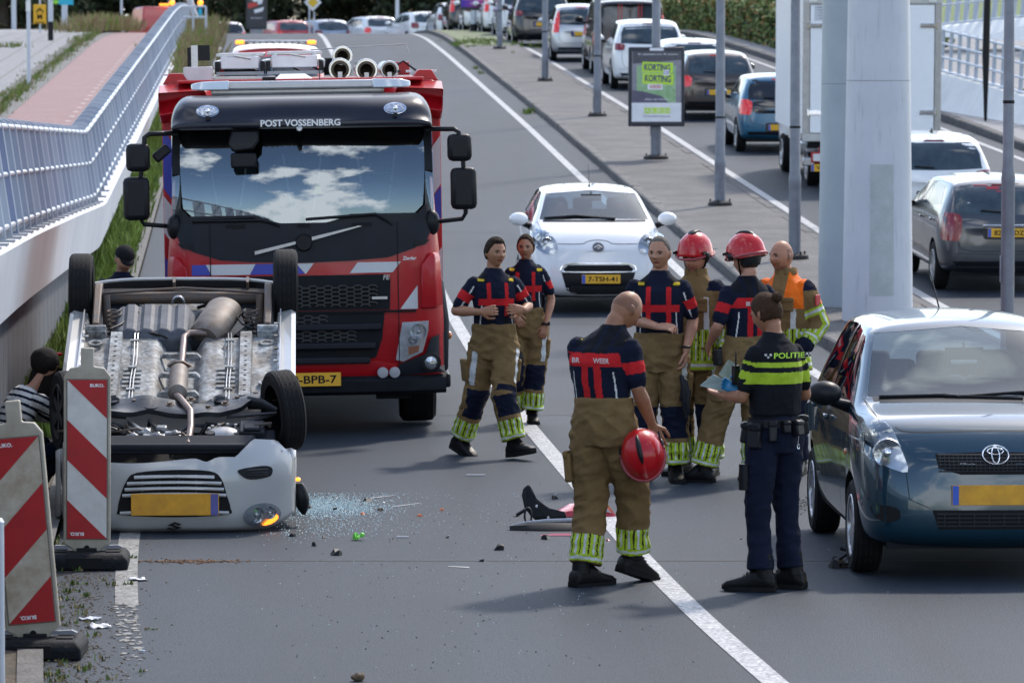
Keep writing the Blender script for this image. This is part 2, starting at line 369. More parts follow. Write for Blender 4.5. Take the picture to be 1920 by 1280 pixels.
# kerb stones along the median: separate stones near, joined further away
def kerb(name, a, b, h, Y0, Y1, Lg, m, label=None):
    e = D.objects.new(name, None); COL.objects.link(e); e['kind'] = 'structure'
    ys = []; y = Y0
    while y < Y1: ys.append((y, min(y+Lg, Y1))); y += Lg
    for i, (p, q) in enumerate(ys):
        if Lg < 2 and i > 90: break
        k = MB(); dz = random.uniform(-.006, .006); dx = random.uniform(-.006, .006); q2 = q-.012; x0, x1 = xc(p)+dx, xc(q2)+dx; s = 1 if b > a else -1
        z0, z1 = g(p)-.1, g(q2)-.1; t = h+.1+dz; c = .02*s
        A = [(x0+a, p, z0), (x0+b, p, z0), (x0+b, p, z0+t), (x0+a+c, p, z0+t), (x0+a, p, z0+t-.02)]
        B = [(x1+a, q2, z1), (x1+b, q2, z1), (x1+b, q2, z1+t), (x1+a+c, q2, z1+t), (x1+a, q2, z1+t-.02)]
        k.loft([A, B]); k.build('kerb_stone', m, e, 0)
    if len(ys) > 90 and Lg < 2:
        p = ys[90][1] if False else ys[91][0]; k = MB(); s = 1 if b > a else -1; secs = []
        for y in np.arange(p, Y1, 1.5): secs.append([(xc(y)+a, y, g(y)-.1), (xc(y)+b, y, g(y)-.1), (xc(y)+b, y, g(y)+h), (xc(y)+a, y, g(y)+h)])
        k.loft(secs); o = k.build('far_kerb', m, e, 0)
    return e
kerb('median_kerb', 3.86, 4.02, .12, 30, 200, 1.0, M_KERB)
kerb('median_kerb', 5.72, 5.58, .12, 30, 200, 1.0, M_KERBD)
kerb('pavement_kerb', 12.2, 12.38, .15, 60, 190, 1.0, M_KERBD)
strip('median', 4.02, 5.58, .115, M_MED, 28, 200)
strip('median_paving', 4.05, 5.55, .125, mat('mossy_pavers', (.17, .17, .13), .9, col2=(.13, .17, .05), vs=3, bump=.5, bs=30), 145.5, 199)
strip('pavement', 12.38, 14.2, .14, M_SLAB, 55, 190)
strip('grass_bank', 14.2, 60, .10, M_GRS, 60, 240, nx=6, bumpf=lambda x, y: .3*noise.noise(Vector((x*.1, y*.1, 0))))
# left verge, cycle path, far pavement
def wallx(y): return -4.42
PY = [0, 35, 64, 138, 152, 165, 190, 230, 400]; PZ = [2.58, 1.84, 1.22, 3.28, 3.55, 3.66, 3.66, 3.3, 3.2]
def pz(y): return smooth1(y, PY, PZ, .6 if y < 100 else 4)
def left_strip(name, a, b, dz, m, Y0, Y1, kind='structure', nx=1, hf=None, Ys=None):
    ys = sorted({Y0, Y1} | {y for y in (Ys or YS) if Y0 < y < Y1}); vs = []
    for y in ys:
        for i in range(nx+1):
            o = a+(b-a)*i/nx; x = xc(y)+o; vs.append((x, y, pz(y)+dz+(hf(x, y) if hf else 0)))
    k = nx+1; b_ = MB(); b_.add(vs, [(r*k+i, r*k+i+1, (r+1)*k+i+1, (r+1)*k+i) for r in range(len(ys)-1) for i in range(nx)])
    o = b_.build(name, m, None, 60, fix=False); o['kind'] = kind; return o
left_strip('verge_kerb_strip', -3.99, -3.85, 0, M_KERB, 40, 41) if False else None
strip('verge', -4.6, -3.99, .06, M_SOIL, 20, 200, nx=3)
strip('gutter_kerb', -3.99, -3.85, .07, M_KERB, 20, 200)
left_strip('cycle_path', -6.95, -4.55, .0, M_RED, 66, 230)
left_strip('lower_cycle_path', -6.95, -4.55, .0, M_RED, 8, 66)
left_strip('gutter', -7.35, -6.95, .005, mat('gutter_concrete', (.17, .17, .16), .9, var=.3, vs=3), 60, 200)
e = D.objects.new('path_kerb', None); COL.objects.link(e); e['kind'] = 'structure'
y = 66
while y < 156:
    k = MB(); q = y+.98; k.loft([[(xc(t)-7.35, t, pz(t)-.05), (xc(t)-7.55, t, pz(t)-.05), (xc(t)-7.55, t, pz(t)+.12), (xc(t)-7.35, t, pz(t)+.12)] for t in (y, q)]); k.build('kerb_stone', M_KERB, e, 0); y += 1
left_strip('footpath', -12.5, -7.55, .11, M_SLAB, 60, 200)
JO = [y for y in np.arange(60, 196, .6)]
m = MB()
for i, y in enumerate(np.arange(82, 150, .62)):      # joints of the slabs, as shallow grooves
    x0 = xc(y); z = pz(y)+.113; m.add([(x0-12.5, y, z), (x0-7.56, y, z), (x0-7.56, y+.045, z), (x0-12.5, y+.045, z)], [(0, 1, 2, 3)])
for a in np.arange(-12.2, -7.6, .6):
    for y in np.arange(82, 150, 2): m.add([(xc(t)+a+w, t, pz(t)+.114) for t, w in ((y, 0), (y, .03), (y+2, .03), (y+2, 0))], [(0, 1, 2, 3)])
o = m.build('paving_joints', mat('joint', (.12, .13, .1), .95), None, 0, fix=False); o['kind'] = 'structure'
left_strip('rough_grass', -60, -12.5, .12, mat('dry_meadow', (.24, .21, .10), .95, col2=(.13, .15, .05), vs=2.5, bump=.5, bs=20), 60, 260, nx=8, hf=lambda x, y: .25+.4*noise.noise(Vector((x*.15, y*.06, 3))))
m = MB(); M_DASH = mat('faded_dash', (.45, .37, .35), .8, var=.2)
for y in np.arange(84, 160, 2.0):
    m.add([(xc(t)-5.8+w, t, pz(t)+.006) for t, w in ((y, 0), (y, .1), (y+.5, .1), (y+.5, 0))], [(0, 1, 2, 3)])
o = m.build('cycle_path_dashes', M_DASH, None, 0, fix=False); o['kind'] = 'structure'

# grass as tufts of blades ---------------------------------------------------
def tufts(name, pts, h, mats, n=9, spread=.06, lab=None):
    m = MB()
    for (x, y, z, s) in pts:
        for k in range(n):
            a = random.uniform(0, 2*pi); r = random.uniform(0, spread); bx, by = x+r*cos(a), y+r*sin(a); hh = h*s*random.uniform(.5, 1.15); w = random.uniform(.006, .013)*(1+h)
            ln = random.uniform(.1, .5)*hh; d = random.uniform(0, 2*pi); dx, dy = cos(d)*w, sin(d)*w
            m.add([(bx-dx, by-dy, z), (bx+dx, by+dy, z), (bx+dx*.7+ln*.3*cos(a), by+dy*.7+ln*.3*sin(a), z+hh*.6), (bx+ln*cos(a), by+ln*sin(a), z+hh)], [(0, 1, 2), (0, 2, 3)], random.randrange(len(mats)))
    o = m.build(name, mats, None, 0, fix=False); o['kind'] = 'stuff'; o['label'] = lab or 'grass growing beside the road'; o['category'] = 'grass'; return o
P = []
for i in range(3900):
    y = random.uniform(40, 140); o = random.uniform(-4.7, -4.0)
    if random.random() > min(1, 34/y+.45): continue
    P.append((xc(y)+o, y, g(y)+.05, random.uniform(.5, 1.3)))
tufts('verge_grass', P, .22, [M_GRS, M_GRS2, M_GRS2], 8, .12, 'bright green grass on the verge between the wall and the fire engine')
P = []
for i in range(230):
    y = random.uniform(22, 36); o = -3.78+random.gauss(0, .20); P.append((xc(y)+o, y, g(y)+.003, random.uniform(.2, .7)))
tufts('kerbside_weeds', P, .06, [M_GRS, M_DRY], 6, .05, 'low weeds along the dirty road edge behind the red and white beacons')
P = []
for (u, v, n, dz) in ((893, 130, 5, 0), (902, 138, 4, 0), (990, 213, 9, .0), (995, 208, 7, 0), (885, 80, 90, .12), (980, 85, 24, .12), (855, 86, 14, .1)):
    for k in range(n):
        p = onground(u+random.gauss(0, 3 if n < 20 else 22), v+random.gauss(0, 1.2 if n < 20 else 4), dz); P.append((p.x, p.y, p.z, random.uniform(.4, 1)))
tufts('kerb_weeds', P, .13, [M_GRS2, M_GRS], 8, .1, 'small green weeds in the joints of the median kerb')
P = []
for i in range(420):
    y = random.choice([random.gauss(88, 3), random.gauss(99, 4), random.gauss(120, 10), random.gauss(140, 8), random.uniform(84, 150)]); P.append((xc(y)-7.3+random.gauss(0, .12), y, pz(y)+.06, random.uniform(.3, 1)))
for p0, n in (((xc(100)-8.9, 100), 60), ((xc(131)-9.2, 131), 25)):
    for k in range(n): x = p0[0]+random.gauss(0, .3); y = p0[1]+random.gauss(0, .5); P.append((x, y, pz(y)+.11, .8))
tufts('path_weeds', P, .18, [M_GRS, M_GRS2, M_DRY], 9, .15, 'weeds along the gutter of the red cycle path')
P = []
for i in range(1500):
    y = random.uniform(118, 190); P.append((xc(y)-random.uniform(13, 24), y, pz(y)+.3, random.uniform(.6, 1.4)))
for i in range(900):
    y = random.uniform(112, 190); P.append((xc(y)-4.3+random.gauss(0, .35), y, g(y)+.1, random.uniform(.6, 1.5)))
for i in range(300):
    y = random.uniform(150, 190); P.append((xc(y)-7.6+random.gauss(0, .5), y, pz(y)+.1, random.uniform(.6, 1.5)))
tufts('dry_tall_grass', P, .42, [M_DRY, M_DRY, M_DRY, M_DRY2, M_GRS2], 10, .25, 'tall straw coloured grass on the slope beside the cycle path')
P = []
for i in range(1600):
    y = random.uniform(80, 135); P.append((xc(y)+14.3+random.gauss(0, .22), y, g(y)+.12, random.uniform(.6, 1.3)))
tufts('wall_foot_grass', P, .26, [M_GRS2, M_GRS], 9, .15, 'green grass at the foot of the white ramp wall')

# concrete parapet with fins -------------------------------------------------
w = thing('parapet_wall', 'long pale concrete parapet beam on dark panelled wall, left edge of the road', 'wall', (0, 0, 0))
def prof(y):
    x = xc(y)-4.42; z = pz(y); gz = g(y); d = .62
    b = max(z-d, gz-.2)
    return [(x-.55, y, z), (x+.05, y, z), (x+.10, y, z-.025), (x+.05, y, (z+b)/2), (x+.01, y, b+.02), (x-.02, y, b), (x-.55, y, b)]
cuts = [14, 28, 39.4, 52, 64, 78, 92, 110, 130, 150, 172, 195]
for a, b in zip(cuts[:-1], cuts[1:]):
    m = MB(); m.loft([prof(y) for y in list(np.arange(a+.008, b-.01, 1.0))+[b-.008]]); m.build('beam', M_CONC, w, 45)
y = 14
while y < 66:
    m = MB(); q = y+.98; x = lambda t: xc(t)-4.52
    m.loft([[(x(t), t, g(t)-.1), (x(t), t, pz(t)-.3), (x(t)-.2, t, pz(t)-.3), (x(t)-.2, t, g(t)-.1)] for t in (y, q)]); m.build('panel', M_CONCD, w, 0)
    y += 1
fence = thing('fin_fence', 'grey blue railing of tall overlapping steel fins with rounded tops on the left parapet', 'fence', (0, 0, 0))
fin = []
def finmesh(m):
    b = MB(); H = 1.02; lean = -.15; wd = .30; pts = []
    pr = [(-wd*.5, 0), (wd*.5, 0), (wd*.5, H-.1)] + [(wd*.5*cos(radians(a)), H-.1+.1*sin(radians(a))) for a in (20, 45, 70, 90, 110, 135, 160)] + [(-wd*.5, H-.1)]
    b.prism([(a+lean*(z/H), z) for a, z in pr], -.012, .012, 'y'); e_ = pr[1:-1]; b.mi = 1
    b.add([(a+lean*(z/H), -.015, z) for a, z in e_]+[((a*.93)+lean*(z/H), -.015, z-.008*(z > .9)) for a, z in e_], [(i, i+1, i+1+len(e_), i+len(e_)) for i in range(len(e_)-1)]); me = b.mesh('fin'); me.materials.append(m); me.materials.append(M_EDGE); return me
FM = [finmesh(m) for m in M_FIN]; y = 22; k = 0; finY = []
while y < 165:
    x = xc(y)-4.56; me = FM[random.choice([0, 0, 0, 1, 1, 2])] if y < 64 else FM[random.choice([0, 0, 1])]
    o = D.objects.new('fin', me); COL.objects.link(o); o.parent = fence; o.location = (x, y, pz(y)); o.rotation_euler = (0, 0, radians(6)); finY.append(y)
    y += 1.35 if y < 100 else 1.7
for h, r in ((.93, .030), (.52, .024), (.1, .024)):
    m = MB(); m.tube([(xc(y)-4.56-.15*h+.112, y, pz(y)+h) for y in np.arange(22, 165, 1.4)], r, 10); m.build('rail', M_RAILW, fence, 50)
for y in finY[:34]: m = MB(); m.cyl((xc(y)-4.46, y-.06, pz(y)+.06), (xc(y)-4.46, y-.02, pz(y)+.06), .024, n=8); m.box((xc(y)-4.52, y, pz(y)+.01), (.34, .12, .02)); m.build('foot_plate', M_GALV, fence, 30)

# right-hand ramps ----------------------------------------------------------
def ramp(name, label, P0, P1, ztop0, ztop1, zb0, zb1, ext, hr, nr, spacing, lean, wd, glab):
    """wall from P0 to P1 (x,y) continued by ext metres both ways, fins and rails above it"""
    a = Vector(P0); b = Vector(P1); d = (b-a); Lw = d.length; d.normalize(); n = Vector((-d.y, d.x)); t0, t1 = -ext[0], Lw+ext[1]
    lin = lambda p, q, t: p+(q-p)*t/Lw
    w = thing(name+'_wall', label, 'wall'); t = t0
    while t < t1-.01:
        s = min(t+4, t1); m = MB(); secs = []
        for q in (t+.01, s-.01):
            c = a+d*q; z0, z1 = lin(zb0, zb1, q), lin(ztop0, ztop1, q); secs.append([(c.x-n.x*.45, c.y-n.y*.45, z0), (c.x, c.y, z1), (c.x+n.x*.4, c.y+n.y*.4, z1), (c.x+n.x*.4, c.y+n.y*.4, z0)])
        m.loft(secs); m.build('wall_section', M_CONCW, w, 0); t = s
    f = thing(name+'_railing', glab, 'fence'); t = t0+.3; ang = atan2(d.y, d.x)
    mm = MB(); mm.prism([(-wd/2, 0), (wd/2, 0), (wd/2+lean, hr), (-wd/2+lean, hr)], -.02, .02, 'y'); me = mm.mesh('fin'); me.materials.append(M_FIN[0])
    while t < t1:
        c = a+d*t; o = D.objects.new('fin', me); COL.objects.link(o); o.parent = f; o.location = (c.x+n.x*.15, c.y+n.y*.15, lin(ztop0, ztop1, t)); o.rotation_euler = (0, 0, ang); t += spacing
    for i in range(nr):
        h = hr*(.04+.93*i/(nr-1)); m = MB(); pts = [a+d*q+n*(.11) for q in (t0, t1)]
        m.tube([(p.x+lean*h/hr*d.x, p.y, lin(ztop0, ztop1, q)+h) for p, q in zip(pts, (t0, t1))], .03, 8); m.build('rail', M_RAILW, f, 50)
A = at(1772, 140, 104); B = at(1925, 182, 98)
ramp('lower_ramp', 'white concrete wall of the lower ramp above the right-hand pavement', A.xy, B.xy, A.z, B.z, g(104)-.1, g(98)-.1, (9, 7), .95, 4, .30*2.2, .12, .16, 'railing with slanted grey fins and white rails on the lower ramp wall')
A = at(1772, 47, 118); B = at(1925, 32, 114)
ramp('upper_ramp', 'white concrete beam of the upper ramp crossing behind the lower railing', A.xy, B.xy, A.z, B.z, A.z-.28, B.z-.55, (1.5, 8), 1.0, 3, .5, .2, .22, 'railing of wide leaning grey fins on the upper ramp beam')
# grass slope and paving seen under the upper ramp
m = MB(); A = at(1700, 75, 128); B = at(2100, 60, 120); A2 = at(1700, 140, 106); B2 = at(2100, 190, 104)
def slope(name, mt, pts):
    m = MB(); m.add(pts, [(0, 1, 2, 3)]); o = m.build(name, mt, None, 0); o['kind'] = 'structure'
slope('embankment', M_GRS, [tuple(A), tuple(B), (B.x+14, B.y+45, 8.5), (A.x+2, A.y+45, 7.5)])
slope('ramp_paving', M_SLAB, [tuple(A2), tuple(B2), tuple(B), tuple(A)])

# trees ---------------------------------------------------------------------
M_LF = [mat('leaf_%s' % n, c, .7, var=.25, vs=.8) for n, c in (('dark', (.022, .036, .014)), ('mid', (.038, .058, .018)), ('olive', (.07, .078, .022)), ('yellowed', (.13, .10, .025)))]
M_BARK = mat('bark', (.07, .055, .045), .9, var=.4, vs=6, bump=.6, bs=30)
def leaves(name, pts, s, mats, wts, parent):
    n = len(pts); V = np.zeros((n*4, 3)); rng = np.random.default_rng(len(pts)); P = np.array(pts); A = rng.normal(size=(n, 3)); A /= np.linalg.norm(A, axis=1)[:, None]
    B = np.cross(A, rng.normal(size=(n, 3))); B /= np.linalg.norm(B, axis=1)[:, None]; S = (s*rng.uniform(.6, 1.3, n))[:, None]
    V[0::4] = P-A*S; V[1::4] = P+B*S*.5; V[2::4] = P+A*S; V[3::4] = P-B*S*.5
    me = D.meshes.new(name); me.from_pydata(V.tolist(), [], [(4*i, 4*i+1, 4*i+2, 4*i+3) for i in range(n)])
    me.polygons.foreach_set('material_index', rng.choice(len(mats), n, p=wts).astype(np.int32)); return link(name, me, mats, parent, 0)
def tree(kind, H, R, seed, wts, low=.2, n=9000):
    random.seed(seed); t = thing('tree', '', 'tree', (0, 0, 0)); m = MB()
    m.tube([(0, 0, -.3), (.05, 0, H*.25), (0, .1, H*.6), (.1, 0, H*.9)], [.28, .2, .12, .04], 10)
    cl = []
    for i in range(11):
        a = random.uniform(0, 2*pi); z0 = H*random.uniform(.12, .7); r = R*random.uniform(.5, .95); z1 = z0+random.uniform(.2, 1.8)
        m.tube([(0, 0, z0), (r*.5*cos(a), r*.5*sin(a), (z0+z1)/2+.2), (r*cos(a), r*sin(a), z1)], [.09, .05, .015], 6); cl.append((r*.7*cos(a), r*.7*sin(a), z1, random.uniform(.8, 1.5)))
    for i in range(26):
        a = random.uniform(0, 2*pi); r = R*sqrt(random.uniform(0, 1))*.95; z = H*random.uniform(low*.5, .95); cl.append((r*cos(a), r*sin(a), z, random.uniform(.7, 1.5)))
    m.build('trunk', M_BARK, t, 60); pts = []
    for i in range(n):
        c = cl[i % len(cl)]; d = Vector((random.gauss(0, 1), random.gauss(0, 1), random.gauss(0, .8))); d = d.normalized()*c[3]*random.uniform(.55, 1.05); pts.append((c[0]+d.x, c[1]+d.y, max(.05, c[2]+d.z)))
    leaves('crown', pts, .17, M_LF, wts, t); random.seed(seed+50); return t
T = [tree('a', 9, 3.2, 11, [.55, .33, .1, .02]), tree('b', 8, 3.0, 12, [.4, .38, .19, .03]), tree('c', 10, 3.4, 13, [.62, .3, .06, .02])]
xs = [-36, -31.5, -27.6, -23.4, -19.6, -15.8, -12, -7.6, -3.4, .6, 4.8, 8.8, 12.8, 16.6, 20.6, 25, 29.4, 34]
names = ['beyond the yellow route sign', 'above the parked trailer sign', 'behind the red lorry cab', 'left of the dark advert column', 'right behind the dark advert column', 'behind the priority road sign', 'behind the hatchback at the crossing', 'behind the far lamp mast']
lab = ['far left, behind the blue arrow signs', 'left, behind the yellow route sign', 'behind the tall grass left of the cycle path', 'behind the top of the cycle path', 'behind the red lorry cab', 'behind the white sign frame', 'behind the dark advertising column', 'behind the red hatchback at the crest', 'behind the priority road sign', 'behind the white car at the crest', 'behind the purple advertising board', 'behind the queue near the crest', 'behind the silver car in the queue', 'behind the black van', 'beyond the clipped hedge, its near end', 'beyond the middle of the clipped hedge', 'beyond the box truck', 'far right, behind the ramps']
used = set()
for i, x in enumerate(xs):
    b = T[i % 3]
    o = b if b.name not in used else copy_tree(b); used.add(b.name)
    y = 228+random.uniform(-5, 9); o.location = (x*1.02+random.uniform(-.6, .6), y, 2.5+random.uniform(-.3, .2)); o.rotation_euler = (0, 0, random.uniform(0, 6)); sc_ = random.uniform(.9, 1.2); o.scale = (sc_, sc_, sc_)
    o['label'] = 'dark green leafy tree ' + lab[i]; o['category'] = 'tree'; o['group'] = 'row of trees behind the crossing'
for i in range(24):
    o = copy_tree(T[i % 3]); o.location = (-44+i*4, 240+random.uniform(0, 12), 2.6); o.scale = (1.3, 1.3, 1.35); o.rotation_euler = (0, 0, i)
    o['label'] = 'dark tree in the second row of the wood, crown filling the gaps'; o['category'] = 'tree'; o['group'] = 'second row of trees'
# clipped hedge
hd = tag(None or D.objects.new('hedge', None), 'long clipped green and rust tinted hedge right of the oncoming queue', 'hedge'); COL.objects.link(hd)
pts = []; hw = MB()
for i in range(30000):
    y = random.uniform(120, 205); o = 13.0+random.uniform(0, 2.2); f = random.random(); hh = 1.15+.12*noise.noise(Vector((y*.4, o, 0))); z = hh*(1-random.random()**2*.25 if f < .45 else random.random())
    if f >= .45: o = 13.0+random.uniform(0, .25)+.12*noise.noise(Vector((y*.8, z*2, 5)))
    pts.append((xc(y)+o, y, g(y)+.12+z))
for i in range(1500):
    y = random.choice([150, 163, 175, 190])+random.gauss(0, 1.2); pts.append((xc(y)+13.6+random.gauss(0, .5), y, g(y)+1.3+random.random()*.7))
leaves('foliage', pts, .12, [mat('hedge_leaf', (.15, .21, .055), .7, var=.3), mat('hedge_leaf_rust', (.34, .21, .07), .7, var=.2), M_LF[1], mat('hedge_leaf_pale', (.26, .32, .10), .7, var=.3)], [.42, .2, .2, .18], hd)
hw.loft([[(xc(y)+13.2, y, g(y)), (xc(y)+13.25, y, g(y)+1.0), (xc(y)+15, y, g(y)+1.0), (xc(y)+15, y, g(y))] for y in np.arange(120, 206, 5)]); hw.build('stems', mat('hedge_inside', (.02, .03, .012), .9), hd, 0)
# ================================================================ CARS
def wheel_meshes(R, wd, spokes=7, cap=True):
    t = MB(); w = wd/2
    t.lathe([(R*.66, -w*.9), (R*.9, -w), (R*.985, -w*.82), (R, -w*.5), (R, w*.5), (R*.985, w*.82), (R*.9, w), (R*.66, w*.9)], (0, 0, 0), 'x', 36)
    for k in range(4):
        x = -w*.55+k*w*.37; t.lathe([(R*1.002, x-.006), (R*1.004, x-.005), (R*1.004, x+.005), (R*1.002, x+.006)], (0, 0, 0), 'x', 24, mi=1)
    m = MB(); m.lathe([(R*.67, -w*.9), (R*.63, -w*.8), (R*.6, -w*.2), (R*.12, -w*.3), (.001, -w*.3)], (0, 0, 0), 'x', 32, mi=1)
    m.lathe([(R*.69, -w*.86), (R*.67, -w*.97), (R*.62, -w*.93), (R*.6, -w*.6)], (0, 0, 0), 'x', 32, mi=0)
    for k in range(spokes):
        a = 2*pi*k/spokes; Rm = Matrix.Rotation(a, 3, 'X'); m.box(Rm @ Vector((-w*.72, 0, R*.36)), (.02, R*.17, R*.58), Rm, 1.35, mi=0)
    m.lathe([(.001, -w*.82), (R*.14, -w*.82), (R*.17, -w*.7)], (0, 0, 0), 'x', 16, mi=0)
    return t.mesh('tyre'), m.mesh('rim')
WM = {}
def add_wheel(parent, x, y, z, R, wd, spokes, rimmat, steer=0, tilt=0, name='wheel'):
    k = (R, wd, spokes, rimmat.name)
    if k not in WM:
        a, b = wheel_meshes(R, wd, spokes)
        for q in (a, b):
            bm = bmesh.new(); bm.from_mesh(q); bmesh.ops.recalc_face_normals(bm, faces=bm.faces); bm.to_mesh(q); bm.free(); q.shade_smooth(); q.set_sharp_from_angle(angle=radians(35))
        a.materials.append(M_RUB); a.materials.append(M_DARK); b.materials.append(rimmat); b.materials.append(M_DARK); WM[k] = (a, b)
    a, b = WM[k]; e = D.objects.new(name, None); COL.objects.link(e); e.parent = parent; e.location = (x, y, z); e.rotation_euler = (0, tilt, (0 if x < 0 else pi)+steer)
    for n_, me in (('tyre', a), ('rim', b)): o = D.objects.new(n_, me); COL.objects.link(o); o.parent = e
    return e
def shell(rows, nose=.1, tailoff=.05, inset=0, close=True):
    """rows: (y, half width, z bottom, z belt, half width of top, z rail, z top)"""
    secs = []; L = rows[-1][0]
    for (y, ws, zb, zt, wr, zr, zc) in rows:
        ws -= inset; wr -= inset; zc -= inset; zr -= inset
        half = [(ws*.90, zb), (ws*.975, zb+.10), (ws, zb+(zt-zb)*.42), (ws*.995, zb+(zt-zb)*.72), (ws*.965, zt-.03), (wr+.035, zr-.035 if zr-zt > .12 else (zt+zr)/2), (wr, zr), (wr*.6, zc-(zc-zr)*.25), (0, zc)]
        q = []
        full = half + [(-a, b) for a, b in half[-2::-1]]
        for a, z in full:
            yy = y
            if y < .5: f = 1-y/.5; yy += f*(nose*max(0, (z-.48)/.45)**1.6+.06*max(0, (.34-z)/.15)) + f*.10*(abs(a)/.8)**3
            if L-y < .4: f = 1-(L-y)/.4; yy -= f*(tailoff*max(0, (z-.6)/.4)+.05*max(0, (.36-z)/.15)) + f*.08*(abs(a)/.8)**3
            q.append((a, yy, z))
        secs.append(q)
    m = MB(); n = len(secs[0]); m.loft(secs, cap=False, closed=False)
    for base in (0, (len(secs)-1)*n):                        # nose and tail faces, floor
        for j in range(n//2): m.f.append((base+j, base+j+1, base+n-2-j, base+n-1-j)) if j < n//2-1 else m.f.append((base+j, base+j+1, base+j+2)); m.m.append(0)
    for i in range(len(secs)-1): m.f.append((i*n, (i+1)*n, (i+1)*n+n-1, i*n+n-1)); m.m.append(0)
    return m
def boolean(o, cut, op='DIFFERENCE', selfx=False):
    b = o.modifiers.new('x', 'BOOLEAN'); b.object = cut; b.operation = op; b.solver = 'EXACT'; b.use_self = selfx
    bpy.context.view_layer.update(); bake(o); D.objects.remove(cut)
def car(name, label, cat, sp, group=None):
    """builds one car at the origin, nose at y=0 looking to -y"""
    root = thing(name, label, cat, (0, 0, 0), 0, group); rows = sp['rows']; L = rows[-1][0]; R = sp.get('R', .3); yf, yr = sp['axles']; tw = sp['track']
    m = shell(rows, sp.get('nose', .1), sp.get('tail', .05)); body = m.build('body', [sp['paint'], M_BLK, M_DARK], root, 0, sub=2); bake(body); bv = bvh_of(body.data)
    c = MB(); c.mi = 2
    for y in (yf, yr):
        for s in (-1, 1): c.cyl((s*(tw-.16), y, R), (s*(tw+.4), y, R), R+.055, n=28)
    c.box((0, L/2, .02), (tw*2+.6, L+1, .36)) if sp.get('flat', False) else None
    if sp.get('open'):
        mm = shell([(r[0], r[1]-.06, .42, r[3]-.03, r[4]-.035, r[5]-.05, r[6]-.035) for r in sp['cab']], 0, 0); c.add(mm.v, mm.f)
        for p, a, b, ax in sp['holes']: c.prism(p, a, b, ax)
    cu = c.build('cut', [sp['paint'], M_BLK, M_DARK], None, 0); boolean(body, cu, selfx=True)
    body.data.shade_smooth(); body.data.set_sharp_from_angle(angle=radians(38))
    for it in sp['patches']:
        n_, poly, mt, fr, off, dep, mir = it[:7]; d = 'x' if fr in ('L', 'R') else ('z' if fr == 'T' else 'y'); s = {'F': -1, 'B': 1, 'L': -1, 'R': 1, 'T': 1}[fr]
        rc = .22 if n_ in ('tail_light', 'headlight') else 0
        patch(bv, poly, n_, mt, root, off, .06, d, s, dep, reach=rc)
        if mir:
            if d == 'x': patch(bv, poly, n_, mt, root, off, .06, d, -s, dep)
            else: patch(bv, mirror(poly), n_, mt, root, off, .06, d, s, dep, reach=rc)
    for n_, pts, fr, w, mir in sp.get('lines', []):
        d = 'x' if fr in ('L', 'R') else ('z' if fr == 'T' else 'y'); s = {'F': -1, 'B': 1, 'L': -1, 'R': 1, 'T': 1}[fr]
        surf_line(bv, pts, n_, M_BLK, root, w, d, s)
        if mir: surf_line(bv, pts if d == 'x' else mirror(pts), n_, M_BLK, root, w, d, -s if d == 'x' else s)
    for y in (yf, yr):
        for s in (-1, 1): add_wheel(root, s*(tw-.085), y, R, R, .185, sp.get('spokes', 7), sp.get('rim', M_ALLOY))
    u = MB(); u.box((0, L/2, .27), (tw*1.6, L*.9, .14)); u.tube([(-tw+.1, yf, R), (tw-.1, yf, R)], .04); u.tube([(-tw+.1, yr, R), (tw-.1, yr, R)], .05); u.build('underbody', M_MATTE, root, 0)
    mx_, my_, mz_ = sp.get('mirror', (tw+.10, 1.15, 1.02))
    for s in (-1, 1):
        m = MB(); m.mi = 0; m.ell((s*mx_, my_, mz_), (.115, .085, .08), 16, 10); m.mi = 1; m.tube([(s*(mx_-.04), my_+.01, mz_-.05), (s*(tw-.04), my_+.08, mz_-.09)], [.03, .04], 8)
        m.build('side_mirror', [sp.get('mirmat', sp['paint']), M_BLK], root, 60)
    root['L'] = L; return root, bv
def interior(root, ys, W, col=(.10, .11, .12)):
    mt = mat('seat_fabric', col, .9, var=.3, vs=20); 
    for y0, xs in ((ys[0], (-.36, .36)), (ys[1], (-.42, 0, .42))):
        for x in xs:
            m = MB(); m.box((x, y0+.12, .78), (.44, .12, .62), Matrix.Rotation(-.25, 3, 'X')); m.box((x, y0-.15, .5), (.46, .5, .14)); s_ = m.build('seat', mt, root, 40, bevel=.05)
            h = MB(); h.box((x, y0+.23, 1.17), (.24, .09, .17), Matrix.Rotation(-.2, 3, 'X')); h.build('headrest', mt, s_, 40, bevel=.04)
    m = MB(); m.box((0, ys[0]-.85, .86), (W*1.7, .5, .22)); m.build('dashboard', M_BLK, root, 40, bevel=.06)
    m = MB(); R = Matrix.Rotation(.5, 3, 'X'); pts = [Vector((.36, ys[0]-.52, .93)) + R @ Vector((.18*cos(a), 0, .18*sin(a))) for a in np.linspace(0, 2*pi, 25)]
    m.tube(pts, .016, 8); m.box((.36, ys[0]-.52, .93), (.34, .03, .06), R); m.build('steering_wheel', M_BLK, root, 60)
    m = MB(); m.box((0, ys[0]-.40, 1.33), (.25, .04, .08)); m.tube([(0, ys[0]-.40, 1.34), (0, ys[0]-.37, 1.40)], .008, 6); m.build('rear_view_mirror', M_BLK, root, 40, bevel=.01)
